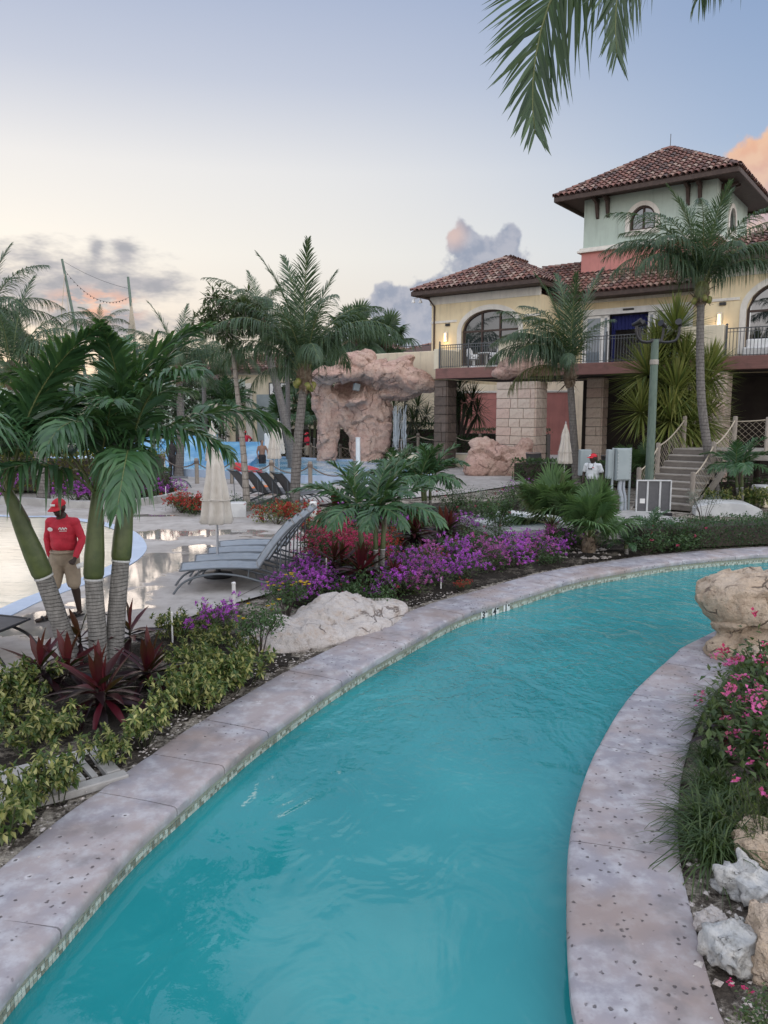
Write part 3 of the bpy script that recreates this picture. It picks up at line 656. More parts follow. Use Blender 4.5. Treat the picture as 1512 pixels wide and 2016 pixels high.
deck_edge = P2([(-350, 1420), (0, 1352), (130, 1292), (300, 1238), (430, 1196), (530, 1168), (590, 1130), (607, 1085), (598, 1050), (565, 1024), (590, 1004), (650, 990), (760, 984), (900, 972), (1010, 956), (1100, 936), (1180, 925)])
DECK = deck_edge + [(22, 38.5), (45, 22), (60, 60), (-80, 60), (-80, 5)]
deck = put('pool_deck', flat_mesh('pool_deck', DECK, 0.0, M_DECK)); structure(deck, 'damp grey concrete pool deck with sky reflecting puddles')
bed([p for p in lout(3.0, 9.2)] + list(reversed(P2([(-250, 1390), (0, 1356), (130, 1298), (300, 1244), (430, 1204), (470, 1190)]))), 'soil', 'dark mulch of the near left planting bed')
bed([p for p in lout(10.6, 16.4)] + list(reversed(P2([(545, 1185), (596, 1135), (612, 1085), (605, 1050), (575, 1028), (600, 1008), (660, 995), (800, 990), (930, 985), (1050, 985), (1250, 1010), (1500, 1030)]))), 'soil', 'mulch of the flower bed between the deck and the far river bank')
ROUT = [(p.x, p.y) for p in offset(RIGHT, -(W_COPE + .1))]
bed([p for p in ROUT if 2.3 < p[1] < 9.5] + [(7, 8.5), (7, 2.3)], 'soil', 'rough soil of the near right planting bed', mat=M_SAND, amp=.08, res=.09)
# control joints cut in the deck
for a, b in (((515, 1152), (395, 1212)), ((300, 1000), (590, 985)), ((420, 960), (700, 972))):
    p, q = G(*a), G(*b); d = (q - p); n = Vector((-d.y, d.x, 0)).normalized() * .008
    MB().add([p - n + Vector((0, 0, .004)), q - n + Vector((0, 0, .004)), q + n + Vector((0, 0, .004)), p + n + Vector((0, 0, .004))], [(0, 1, 2, 3)]).build('deck_joint', M_DKBARK, deck)
# --- shallow children's pool at the left
kp = [(-30, 27), (-20, 25)] + [tuple(G(*p).xy) for p in ((0, 1014), (99, 1016), (198, 1027), (261, 1045), (288, 1072), (280, 1095), (248, 1117), (198, 1140), (149, 1158), (83, 1183), (0, 1222))] + [(-5.9, 9.0), (-7, 6.5)]
kl = catmull(kp, .25); ki = offset(kl, -.36)
def pool_mat():
    m, t, b, out = newmat('cream_shallow_pool'); co = t.n('ShaderNodeNewGeometry').outputs['Position']
    t.put(b.inputs['Base Color'], t.mix(t.rng(t.noise(co, .6, 5), .35, .65), (.56, .53, .43), (.66, .63, .52))); b.inputs['Roughness'].default_value = .16; b.inputs['IOR'].default_value = 1.2; b.inputs['Specular IOR Level'].default_value = .35
    bp = t.n('ShaderNodeBump', Strength=.25, Distance=.05, Height=t.noise(t.vm('MULTIPLY', co, (1, 2.2, 1)), 2.2, 4)); t.put(b.inputs['Normal'], bp.outputs[0]); return m
pw = put('shallow_pool_water', flat_mesh('shallow_pool_water', [(p.x, p.y) for p in ki] + [(-40, 6.5), (-40, 27)], .006, pool_mat())); structure(pw, 'cream bottomed shallow pool water beside the deck')
rim = MB(); n = len(kl); rim.add([(p.x, p.y, .012) for p in kl] + [(p.x, p.y, .02) for p in ki] + [(p.x, p.y, .002) for p in kl], [(i, i + 1, n + i + 1, n + i) for i in range(n - 1)] + [(2 * n + i, 2 * n + i + 1, i + 1, i) for i in range(n - 1)])
structure(rim.build('pool_rim', M_RIM), 'pale blue painted rim of the shallow pool')
# --- pebbles on the bed edges
def pebbles(seed, n, line, y0, y1, spread, name, label, size=(.004, .014)):
    rn = random.Random(seed); mb = MB(); pts = [p for p in line if y0 < p[1] < y1 and p[0] < 11]
    for _ in range(n):
        p = rn.choice(pts); c = Vector((p[0] + rn.gauss(0, spread), p[1] + abs(rn.gauss(0, spread)), -.02 + rn.random() * .02)); s = rn.uniform(*size) * (1 + rn.random())
        vs = [c + Vector((s * rn.uniform(.6, 1.2) * x, s * rn.uniform(.6, 1.2) * y, s * .6 * rn.uniform(.4, 1.1) * z)) for x, y, z in ((.9, .4, 0), (0, 1, 0), (-1, 0, 0), (0, -1, 0), (0, 0, 1), (0, 0, -1), )]
        mb.add(vs, [(0, 1, 4), (1, 2, 4), (2, 3, 4), (3, 0, 4), (1, 0, 5), (2, 1, 5), (3, 2, 5), (0, 3, 5)])
    o = mb.build(name, M_ROCKL); tag(o, label, 'gravel', kind='stuff'); return o
LO2 = [(p.x, p.y) for p in offset(LEFT, W_COPE + .25)]
pebbles(3, 1500, LO2, 4.2, 12.5, .28, 'gravel', 'loose pale pebbles and chips scattered along the far coping edge')
pebbles(4, 260, [tuple(G(x, y).xy) for x in range(1040, 1200, 12) for y in (1085, 1092, 1099)], 0, 90, .12, 'gravel', 'white stones heaped at the foot of the fan palm', (.025, .06))
pebbles(5, 200, [(p[0] + .25, p[1]) for p in ROUT], 2.3, 5, .2, 'gravel', 'small pebbles in the near right bed', (.006, .02))
# ================================================================== MAIN BUILDING (local frame: x along facade, y into it)
B_ANG = math.atan2(-.593, .805)
bld = thing('resort_building', 'cream and mint stuccoed villa with barrel tiled roofs, square tower and long balcony', 'building', (2.68, 40.0, 0), B_ANG)
def bpart(name, mb, mats, parent=None, **k): return mb.build(name, mats, parent or bld, **k)
ZF = 5.12      # balcony floor
def arch_z(u, ua, ub, zs, rise):
    c = (ua + ub) / 2; h = (ub - ua) / 2; k = min(abs(u - c) / h, 1); return zs + rise * math.sqrt(max(0, 1 - k * k))
def arch_wall(u0, u1, z0, z1, v, ops, depth=.28):
    mb = MB(); cuts = sorted(ops); cur = u0
    def quad(a, b, c, d): mb.add([a, b, c, d], [(0, 1, 2, 3)])
    for (ua, ub, zb, zs, rise) in cuts:
        quad((cur, v, z0), (ua, v, z0), (ua, v, z1), (cur, v, z1))
        if zb > z0: quad((ua, v, z0), (ub, v, z0), (ub, v, zb), (ua, v, zb)); quad((ua, v, zb), (ub, v, zb), (ub, v + depth, zb), (ua, v + depth, zb))
        N = 20 if rise > 0 else 1
        for i in range(N):
            a = ua + (ub - ua) * i / N; b = ua + (ub - ua) * (i + 1) / N; za, zb2 = arch_z(a, ua, ub, zs, rise), arch_z(b, ua, ub, zs, rise)
            quad((a, v, za), (b, v, zb2), (b, v, z1), (a, v, z1)); quad((a, v + depth, za), (b, v + depth, zb2), (b, v, zb2), (a, v, za))
        for uu in (ua, ub): quad((uu, v, zb), (uu, v + depth, zb), (uu, v + depth, zs), (uu, v, zs))
        cur = ub
    quad((cur, v, z0), (u1, v, z0), (u1, v, z1), (cur, v, z1))
    return mb
def arch_band(ua, ub, zb, zs, rise, w, v0, v1, sill=True, legs=True):
    """a moulding of width w round an arched opening, between depths v0 (front) and v1"""
    mb = MB(); N = 20; inn = []; out = []
    if legs: inn.append((ua, zb)); out.append((ua - w, zb))
    for i in range(N + 1):
        th = math.pi * (1 - i / N); c = (ua + ub) / 2; h = (ub - ua) / 2
        inn.append((c + h * math.cos(th), zs + rise * math.sin(th))); out.append((c + (h + w) * math.cos(th), zs + (rise + w) * math.sin(th)))
    if legs: inn.append((ub, zb)); out.append((ub + w, zb))
    n = len(inn); vs = [(a, v0, b) for a, b in inn] + [(a, v0, b) for a, b in out] + [(a, v1, b) for a, b in inn] + [(a, v1, b) for a, b in out]
    fs = []
    for i in range(n - 1): fs += [(i, i + 1, n + i + 1, n + i), (n + i, n + i + 1, 3 * n + i + 1, 3 * n + i), (i, 2 * n + i, 2 * n + i + 1, i + 1)]
    mb.add(vs, fs)
    if sill: mb.box(((ua + ub) / 2, (v0 + v1) / 2 - .02, zb - w / 2), (ub - ua + 2 * w, abs(v1 - v0) + .04, w))
    return mb
def arched_window(parent, ua, ub, zb, zs, rise, v, cols, ztr=None):
    fr = arch_band(ua + .09, ub - .09, zb + .09, zs, max(rise - .09, .02), .09, v + .06, v + .2, False)
    fr.box(((ua + ub) / 2, v + .13, zb + .045), (ub - ua, .14, .09))
    W = bpart('window', fr, M_DKWOOD, parent)
    us = [ua + .09 + (ub - ua - .18) * k / cols for k in range(cols + 1)]
    for k in range(1, cols):
        zt = arch_z(us[k], ua, ub, zs, rise) - .05; MB().box((us[k], v + .13, (zb + zt) / 2), (.08, .10, zt - zb)).build('mullion', M_DKWOOD, W)
    if ztr: MB().box(((ua + ub) / 2, v + .13, ztr), (ub - ua - .1, .09, .09)).build('transom', M_DKWOOD, W)
    for k in range(cols):
        a, b = us[k] + .04, us[k + 1] - .04; rows = [(zb + .09, ztr - .045), (ztr + .045, None)] if ztr else [(zb + .09, None)]
        for (za, zc) in rows:
            N = 6; mb = MB()
            top = [(a + (b - a) * i / N, v + .155, zc if zc is not None else max(arch_z(a + (b - a) * i / N, ua, ub, zs, rise) - .03, za + .01)) for i in range(N + 1)]
            bot = [(p[0], p[1], za) for p in top]
            mb.add(bot + top, [(i, i + 1, N + 2 + i, N + 1 + i) for i in range(N)]).build('pane', M_GLASS, W)
    return W
# ---- masonry
op1 = (-.02, 3.35, ZF + .25, 7.15, 1.05)
bpart('wall', arch_wall(-1.93, 4.5, 4.6, 8.75, 2.5, [op1]), M_YELLOW)
bpart('window_trim', arch_band(*op1, .26, 2.44, 2.56), M_TRIM); arched_window(bld, *op1, 2.55, 3, 7.15)
bpart('wall', MB().add([(-1.93, 2.5, 4.6), (-1.93, 10.5, 4.6), (-1.93, 10.5, 8.75), (-1.93, 2.5, 8.75), (4.5, 2.5, 4.6), (4.5, 5, 4.6), (4.5, 5, 8.75), (4.5, 2.5, 8.75)], [(3, 2, 1, 0), (4, 5, 6, 7)]), M_YELLOW)
op2 = (14.05, 18.2, ZF + .55, 7.25, 1.25); op3 = (21, 25, ZF + .55, 7.25, 1.25)
bpart('wall', arch_wall(12.1, 30, 4.6, 8.75, 2.5, [op2, op3]), M_YELLOW)
for q in (op2, op3): bpart('window_trim', arch_band(*q, .26, 2.44, 2.56), M_TRIM); arched_window(bld, *q, 2.55, 3, 7.2)
bpart('wall', MB().add([(12.1, 2.5, 4.6), (12.1, 5, 4.6), (12.1, 5, 8.75), (12.1, 2.5, 8.75)], [(3, 2, 1, 0)]), M_YELLOW)
opd = (5.75, 11.2, ZF, 8.1, 0.0)
bpart('wall', arch_wall(4.5, 12.1, 4.6, 8.75, 5.0, [opd]), M_YELLOW)
# string course and frieze
for (a, b, v) in ((-1.97, -.30, 2.5), (3.63, 4.5, 2.5), (12.1, 13.77, 2.5), (18.48, 20.7, 2.5)):
    bpart('string_course', MB().box(((a + b) / 2, v - .02, 7.75), (b - a, .07, .13), bev=.015), M_TRIM)
for (a, b, v, z) in ((-1.97, 4.5, 2.5, 8.90), (12.1, 30, 2.5, 8.90), (4.5, 12.1, 5.0, 8.55)):
    bpart('frieze', MB().box(((a + b) / 2, v + .03, z), (b - a, .18, .42 if v < 4 else .25), bev=.02), M_TRIM)
bpart('frieze', MB().box((-1.96, 6.5, 8.90), (.18, 8.0, .42)), M_TRIM)
# ---- sliding doors
dz0, dz1 = ZF, 8.1
dr_ = MB(); dr_.box((8.475, 5.06, 7.95), (5.45, .2, .3))
for u_ in (5.8, 11.15): dr_.box((u_, 5.06, (dz0 + 7.8) / 2), (.1, .2, 7.8 - dz0))
D = bpart('sliding_door', dr_, M_WHITE)
for (a, b, solid) in ((5.85, 6.75, 1), (6.75, 7.1, 1), (9.05, 9.4, 1), (9.4, 10.35, 1), (10.35, 11.1, 1)):
    f = MB(); v0 = 5.09
    for u_ in (a + .05, b - .05): f.box((u_, v0, (dz0 + 7.78) / 2), (.1, .07, 7.75 - dz0))
    f.box(((a + b) / 2, v0, dz0 + .08), (b - a, .07, .14)); f.box(((a + b) / 2, v0, 7.72), (b - a, .07, .12))
    leafd = f.build('door_leaf', M_WHITE, D); MB().box(((a + b) / 2, v0, (dz0 + 7.75) / 2), (b - a - .16, .02, 7.6 - dz0)).build('pane', M_GLASSD, leafd)
MB().box((8.1, 4.93, 7.98), (.55, .08, .09), bev=.02).build('door_sensor', M_BLACK, D)
# room behind the open leaf
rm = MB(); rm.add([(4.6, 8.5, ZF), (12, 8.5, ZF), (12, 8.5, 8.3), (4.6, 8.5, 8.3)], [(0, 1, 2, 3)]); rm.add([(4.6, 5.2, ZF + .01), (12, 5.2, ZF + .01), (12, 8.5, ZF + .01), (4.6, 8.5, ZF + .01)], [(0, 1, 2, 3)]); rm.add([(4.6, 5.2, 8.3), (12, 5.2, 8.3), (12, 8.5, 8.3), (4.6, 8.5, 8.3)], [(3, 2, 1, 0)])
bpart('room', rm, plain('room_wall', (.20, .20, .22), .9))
cu = MB(); n = 70
for j, (z0, z1) in enumerate(((7.05, 7.75),)): cu.add([(7.1 + 1.95 * i / n, 5.45 + .035 * math.sin(i * .9), z) for z in (z0, z1) for i in range(n + 1)], [(i, i + 1, n + 2 + i, n + 1 + i) for i in range(n)])
cu.add([(7.1 + .22 * i / 12, 5.45 + .03 * math.sin(i * 1.4), z) for z in (ZF, 7.1) for i in range(13)], [(i, i + 1, 14 + i, 13 + i) for i in range(12)])
bpart('curtain', cu, M_BLUE, smooth=True)
# ---- balcony
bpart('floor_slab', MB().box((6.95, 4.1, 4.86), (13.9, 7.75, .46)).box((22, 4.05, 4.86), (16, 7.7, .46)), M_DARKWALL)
bpart('edge_beam', MB().box((6.85, .09, 4.86), (13.8, .24, .52), bev=.02), M_BEAM); bpart('edge_beam', MB().box((22, .0, 4.90), (16.4, .26, .54), bev=.02), M_BEAM)
bpart('parapet', MB().box((4.6, .12, 5.72), (2.1, .34, 1.25), bev=.03), M_CREAM); bpart('parapet', MB().box((12.9, .12, 5.78), (1.75, .34, 1.34), bev=.03), M_CREAM)
bpart('parapet', MB().box((-3.0, 2.35, 5.45), (6.0, .3, 1.55), bev=.03), M_CREAM); bpart('parapet', MB().box((-.12, 1.3, 5.6), (.3, 2.3, 1.05), bev=.03), M_CREAM)
def railing(u0, u1, v, parent, n):
    rl = MB().box(((u0 + u1) / 2, v, 6.28), (u1 - u0, .05, .04)).box(((u0 + u1) / 2, v, 6.14), (u1 - u0, .025, .025)).box(((u0 + u1) / 2, v, ZF + .09), (u1 - u0, .025, .025))
    rr = bpart('railing', rl, M_IRON, parent); bar = MB().box((0, 0, 0), (.022, .022, 1.12)).mesh('baluster', M_IRON); post = MB().box((0, 0, 0), (.07, .07, 1.28)).lathe([(.0, .64), (.045, .67), (.05, .70), (.0, .75)], 8).mesh('post', M_IRON)
    k = int((u1 - u0) / .13)
    for i in range(1, k): put('baluster', bar, rr, (u0 + (u1 - u0) * i / k, v, ZF + .6))
    for i in range(n + 1): put('post', post, rr, (u0 + (u1 - u0) * i / n, v, ZF + .63))
railing(.12, 3.5, .12, bld, 2); railing(5.7, 12.0, .12, bld, 4); railing(13.85, 22, .08, bld, 5)
bpart('handrail', MB().tube([(-3.9, 2.35, 6.55), (-1.95, 2.35, 6.55)], .025, 6).tube([(-3.0, 2.35, 6.2), (-3.0, 2.35, 6.55)], .02, 6), M_IRON)
# ---- undercroft
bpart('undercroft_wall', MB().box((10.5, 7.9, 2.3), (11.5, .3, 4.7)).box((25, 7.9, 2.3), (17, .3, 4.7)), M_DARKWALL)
def block_column(u, v, w, d, h, parent, dark=False, rows=None):
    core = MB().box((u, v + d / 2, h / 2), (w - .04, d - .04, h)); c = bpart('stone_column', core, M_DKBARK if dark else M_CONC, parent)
    rn = random.Random(int(u * 77)); z = 0.0
    while z < h - .05:
        bh = min(rn.uniform(.40, .52), h - z)
        for (ax, L, org) in (('f', w, u - w / 2), ('l', d, v), ('r', d, v)):
            x = 0.0
            while x < L - .02:
                bw = min(rn.uniform(.38, .78), L - x)
                if L - x - bw < .2: bw = L - x
                cx = org + x + bw / 2
                if ax == 'f': MB().box((0, 0, 0), (bw - .02, .10, bh - .02), bev=.018).build('stone_block', M_BLOCKD if dark else M_BLOCK, c, loc=(cx, v - rn.uniform(0, .012), z + bh / 2))
                else: MB().box((0, 0, 0), (.10, bw - .02, bh - .02), bev=.018).build('stone_block', M_BLOCKD if dark else M_BLOCK, c, loc=(u + (-1 if ax == 'l' else 1) * (w / 2 + rn.uniform(0, .01)), cx, z + bh / 2))
                x += bw
        z += bh
    return c
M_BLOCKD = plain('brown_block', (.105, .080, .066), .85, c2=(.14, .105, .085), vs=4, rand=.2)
block_column(4.7, -.32, 2.0, 1.2, 4.35, bld); block_column(13.1, -.1, 1.7, 1.0, 4.55, bld)
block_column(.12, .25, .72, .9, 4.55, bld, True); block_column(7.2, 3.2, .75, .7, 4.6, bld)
capr = blob([('ell', (4.65, -.1, 5.05), (1.15, .75, .55)), ('ell', (4.0, -.2, 4.75), (.75, .6, .40)), ('ell', (5.2, -.1, 5.15), (.7, .6, .5)), ('ell', (4.7, -.2, 5.55), (.6, .5, .25))], .07, M_ROCK, 2, rockdisp(.16, .9, .03, 3))
put('rock_capital', capr, bld)
# ---- roofs
tile_me = MB(); ns = 6
tile_me.add([(.135 * math.cos(math.pi * j / ns) * (1.0 if k == 0 else .84), y, .115 * math.sin(math.pi * j / ns) * (1 if k == 0 else .84) + (0.035 if k == 0 else .0)) for k, y in ((0, 0.0), (1, .52)) for j in range(ns + 1)], [(j, j + 1, ns + 2 + j, ns + 1 + j) for j in range(ns)])
tile_me.add([(.135 * math.cos(math.pi * j / ns) * .86, 0.004, .115 * math.sin(math.pi * j / ns) * .86 + .035) for j in range(ns + 1)] + [(.135 * math.cos(math.pi * j / ns), 0.0, .115 * math.sin(math.pi * j / ns) + .035) for j in range(ns + 1)], [(ns + 1 + j, j, j + 1, ns + 2 + j) for j in range(ns)])
TILE = tile_me.mesh('roof_tile', M_ROOF, True, 60)
TV = [Vector(v.co) for v in TILE.vertices]; TF = [tuple(p.vertices) for p in TILE.polygons]
def roof_plane(poly, parent, indiv, rest, seed, colw=.29, row=.40):
    """poly: 3-D corners, first edge is the eave (left to right seen from outside)"""
    rn = random.Random(seed); e0, e1 = Vector(poly[0]), Vector(poly[1]); x = (e1 - e0).normalized(); nn = Vector((0, 0, 0))
    for i in range(1, len(poly) - 1): nn += (Vector(poly[i]) - e0).cross(Vector(poly[i + 1]) - e0)
    nn.normalize(); y = nn.cross(x); P = [((Vector(p) - e0).dot(x), (Vector(p) - e0).dot(y)) for p in poly]; M3 = Matrix((x, y, nn)).transposed()
    def inside(a, b):
        c = False
        for i in range(len(P)):
            (x1, y1), (x2, y2) = P[i], P[i - 1]
            if (y1 > b) != (y2 > b) and a < (x2 - x1) * (b - y1) / (y2 - y1) + x1: c = not c
        return c
    amin, amax = min(p[0] for p in P), max(p[0] for p in P); hmax = max(p[1] for p in P); cells = []
    nc = int((amax - amin) / colw)
    for r_ in range(int(hmax / row) + 1):
        for c in range(nc + 1):
            a = amin + (c + .5) * colw; b = r_ * row
            if inside(a, max(b + .14, .02)): cells.append((a, b))
    for k, (a, b) in enumerate(cells):
        T = Matrix.Translation(e0 + x * a + y * (b - .05 + rn.uniform(-.02, .02)) + nn * (.02 + rn.uniform(0, .012))) @ (M3.to_4x4()) @ Matrix.Rotation(rn.uniform(-.035, .035), 4, 'Z') @ Matrix.Rotation(R(-2.5), 4, 'X')
        if k < indiv:
            o = bpy.data.objects.new('roof_tile', TILE); COL.objects.link(o); o.parent = parent; o.matrix_local = T
        else: rest.add([T @ v for v in TV], TF)
    # hips get a run of cap tiles
    return len(cells)
def hips(lines, rest):
    for a, b in lines:
        a, b = Vector(a), Vector(b); d = (b - a).normalized(); s = d.cross(Vector((0, 0, 1))).normalized(); nn = s.cross(d); M3 = Matrix((s, d, nn)).transposed().to_4x4(); k = int((b - a).length / .38)
        for i in range(k): rest.add([Matrix.Translation(a + d * (i * .38) + nn * .05) @ M3 @ v for v in TV], TF)
def roof(base_polys, planes, hip, eaves, indiv, seed):
    mb = MB()
    for p in base_polys: mb.add(p, [tuple(range(len(p)))])
    ro = bpart('roof', mb, M_ROOFBASE); rest = MB()
    for i, (p, k) in enumerate(planes): roof_plane(p, ro, k, rest, seed + i)
    hips(hip, rest); rt = rest.build('tile_field', M_ROOF, ro, smooth=True, ang=60); rt['kind'] = 'stuff'
    for (c, d) in eaves: MB().box(c, d, bev=.02).build('fascia', M_DKWOOD, ro)
    return ro
zE = 9.32
# left wing: a hipped roof, ridge running back
a, b, c, d = (-2.55, 1.4, zE), (4.9, 1.4, zE), (4.9, 11.2, zE), (-2.55, 11.2, zE); r1, r2 = (1.17, 5.1, 11.2), (1.17, 7.5, 11.2)
roof([[a, b, r1], [b, c, r2, r1], [c, d, r2], [d, a, r1, r2]], [([a, b, r1], 240), ([b, c, r2, r1], 0), ([d, a, r1, r2], 0)], [(a, r1), (b, r1), (c, r2), (d, r2), (r1, r2)],
     [((1.17, 1.44, zE - .12), (7.45, .14, .22)), ((-2.5, 6.3, zE - .12), (.14, 9.6, .22)), ((4.85, 6.3, zE - .12), (.14, 9.6, .22)), ((1.17, 2.0, zE - .17), (7.3, 1.1, .06)), ((-2.2, 6.3, zE - .17), (.6, 8.2, .06))], 240, 11)
# middle: a lower slope running up under the tower
a, b, b2, r1 = (2.0, 3.85, 8.78), (12.4, 3.85, 8.78), (12.4, 8.0, 10.95), (2.0, 8.0, 10.95)
roof([[a, b, b2, r1]], [([a, b, b2, r1], 150)], [(r1, (5.0, 8.0, 10.95))], [((8.3, 3.9, 8.66), (8.2, .14, .22)), ((8.3, 4.45, 8.60), (8.2, 1.1, .06))], 150, 31)
# right wing
a, b = (11.6, 1.4, zE), (30, 1.4, zE); b2, r1 = (30, 6.1, 11.55), (15.7, 6.1, 11.55); d = (11.6, 11.2, zE)
roof([[a, b, b2, r1], [d, a, r1]], [([a, b, b2, r1], 0), ([d, a, r1], 0)], [(a, r1), (d, r1)], [((20.8, 1.44, zE - .12), (18.4, .14, .22)), ((20.8, 2.0, zE - .17), (18.4, 1.1, .06)), ((11.65, 6.3, zE - .12), (.14, 9.9, .22))], 0, 51)
# tower
tu0, tu1, tv0, tv1 = 5.0, 11.6, 6.5, 13.1; tc = ((tu0 + tu1) / 2, (tv0 + tv1) / 2)
opw = (7.45, 8.75, 12.05, 12.55, .68)
bpart('tower_wall', arch_wall(tu0, tu1, 11.4, 14.1, tv0, [opw], .2), M_MINT)
bpart('window_trim', arch_band(*opw, .22, tv0 - .06, tv0 + .06), M_TRIM); arched_window(bld, *opw, tv0 + .02, 2)
opr = (tv0 + 2.6, tv0 + 3.9, 12.05, 12.55, .68)
side = arch_wall(tv0, tv1, 11.4, 14.1, 0, [opr], .2); side.v = [(tu1 - y, x, z) for x, y, z in side.v]; bpart('tower_wall', side, M_MINT)
sb = arch_band(*opr, .22, -.06, .06); sb.v = [(tu1 - y, x, z) for x, y, z in sb.v]; bpart('window_trim', sb, M_TRIM)
W2 = MB().box((tu1 - .12, tv0 + 3.25, 12.6), (.06, 1.3, 1.4)); bpart('window', W2, M_GLASS)
bpart('tower_wall', MB().add([(tu0, tv0, 11.4), (tu0, tv1, 11.4), (tu0, tv1, 14.1), (tu0, tv0, 14.1)], [(3, 2, 1, 0)]), M_MINT)
bpart('tower_base', MB().box((tc[0], tc[1], 10.3), (tu1 - tu0 + .12, tv1 - tv0 + .12, 2.1)), M_PINK)
bpart('tower_cornice', MB().box((tc[0], tc[1], 11.30), (tu1 - tu0 + .5, tv1 - tv0 + .5, .12), bev=.02).box((tc[0], tc[1], 11.42), (tu1 - tu0 + .3, tv1 - tv0 + .3, .14), bev=.02), M_TRIM)
ov = 1.2; zt = 14.02; a, b, c, d = (tu0 - ov, tv0 - ov, zt), (tu1 + ov, tv0 - ov, zt), (tu1 + ov, tv1 + ov, zt), (tu0 - ov, tv1 + ov, zt); pk = (tc[0], tc[1], 16.75)
wd = tu1 - tu0 + 2 * ov
tr = roof([[a, b, pk], [b, c, pk], [c, d, pk], [d, a, pk]], [([a, b, pk], 299), ([b, c, pk], 0), ([d, a, pk], 0)], [(a, pk), (b, pk), (c, pk), (d, pk)],
          [((tc[0], tv0 - ov + .05, zt - .13), (wd, .14, .24)), ((tc[0], tv1 + ov - .05, zt - .13), (wd, .14, .24)), ((tu0 - ov + .05, tc[1], zt - .13), (.14, wd - .3, .24)), ((tu1 + ov - .05, tc[1], zt - .13), (.14, wd - .3, .24)), ((tc[0], tc[1], zt - .05), (wd - .2, wd - .2, .05))], 299, 71)
MB().tube([(tc[0], tc[1], 16.7), (tc[0], tc[1], 17.5)], .02, 6).build('lightning_rod', M_IRON, tr)
br = MB().prism([(0, 0), (-.75, 0), (-.75, -.12), (-.35, -.22), (-.14, -.9), (0, -.98)], -.07, .07, ax='x')
brm = br.mesh('bracket', M_DKWOOD)
for u_ in (5.75, 6.3, 10.3, 10.85): put('bracket', brm, bld, (u_, tv0 - .001, zt - .15))
for v_ in (tv0 + .8, tv0 + 1.3): put('bracket', brm, bld, (tu1 + .001, v_, zt - .15), (0, 0, R(90)))
# ---- fittings
bpart('downspout', MB().tube([(-2.35, 1.5, 9.1), (-1.75, 1.9, 8.95), (-1.72, 2.44, 8.6), (-1.72, 2.42, 5.2)], .05, 8), M_DKWOOD)
fl = MB()
for k in range(2): fl.lathe([(.0, 0), (.05, -.02), (.10, -.16), (.10, -.18)], 10, (-2.5 + k * .3, 1.55 + .25 * k, 8.95)); fl.tube([(-2.5 + k * .3, 1.55 + .25 * k, 8.95), (-2.2, 1.8, 9.1)], .02, 6)
bpart('floodlight', fl, M_WHITE)
for (u_, v_) in ((-.98, 2.5), (12.98, 2.5), (18.9, 2.5)):
    s_ = bpart('wall_sconce', MB().box((u_, v_ - .07, 6.95), (.2, .12, .52), bev=.02), M_TRIM); MB().box((u_, v_ - .135, 7.0), (.10, .03, .26)).build('bulb', M_LAMP, s_)
    bpart('vent_grille', MB().box((u_ + .1, v_ - .04, 7.58), (.28, .07, .13), bev=.01), M_BLACK)
    ld = bpy.data.lights.new('sconce_light', 'POINT'); ld.energy = 2.5; ld.color = (1, .66, .32); ld.shadow_soft_size = .08
    lo = bpy.data.objects.new('sconce_light', ld); COL.objects.link(lo); lo.parent = s_; lo.location = (u_, v_ - .26, 6.7)
# ================================================================== pavilion, far villas, pink wall behind
def small_villa(name, label, loc, rz, w, d, h, wallm, roofh, cols, tiles=True):
    t = thing(name, label, 'building', loc, rz)
    MB().box((0, 0, h / 2), (w, d, h)).build('wall', wallm, t)
    MB().box((0, 0, h - .18), (w + .16, d + .16, .3), bev=.03).build('frieze', M_TRIM, t)
    o = .7; a, b, c, e = (-w / 2 - o, -d / 2 - o, h), (w / 2 + o, -d / 2 - o, h), (w / 2 + o, d / 2 + o, h), (-w / 2 - o, d / 2 + o, h); k = max(w - d, 0) / 2; r1, r2 = (-k - .01, 0, h + roofh), (k + .01, 0, h + roofh)
    mb = MB()
    for p in ([a, b, r2, r1], [b, c, r2], [c, e, r1, r2], [e, a, r1]): mb.add(p, [tuple(range(len(p)))])
    mb.add([a, b, c, e], [(3, 2, 1, 0)])
    ro = mb.build('roof', M_ROOFBASE, t); rest = MB()
    if tiles:
        for i, p in enumerate(([a, b, r2, r1], [e, a, r1], [b, c, r2])): roof_plane(p, ro, 0, rest, 91 + i, .34, .5)
        hips([(a, r1), (b, r2), (r1, r2)], rest); rr = rest.build('tile_field', M_ROOF, ro, smooth=True, ang=60); rr['kind'] = 'stuff'
    MB().box((0, -d / 2 - o + .05, h - .06), (w + 2 * o, .12, .16)).box((-w / 2 - o + .05, 0, h - .06), (.12, d + 2 * o - .3, .16)).build('fascia', M_DKWOOD, ro)
    for u_ in cols:
        MB().box((u_, -d / 2 - .12, h * .42), (.5, .3, h * .84), bev=.04).box((u_, -d / 2 - .14, h * .62), (.7, .4, .16), bev=.03).build('pilaster', M_TRIM, t)
    return t
p = Q(545, 900, 62)
pav = small_villa('pavilion', 'small cream and mint pavilion with red tiled roof behind the leaning palm', (p.x - .2, 62, 0), R(-16), 6.2, 6, 6.0, M_CREAM, 1.4, (-2.6, -.6, 2.7))
MB().box((-1.6, -3.03, 4.6), (1.3, .1, 1.5)).build('panel', M_MINT, pav); MB().box((1.0, -3.03, 2.2), (2.0, .1, 4.0)).build('doorway', M_BOXGREY, pav)
sg = MB().box((2.0, -3.12, 4.6), (1.9, .08, .95), bev=.02).build('sign_board', M_BLACK, pav)
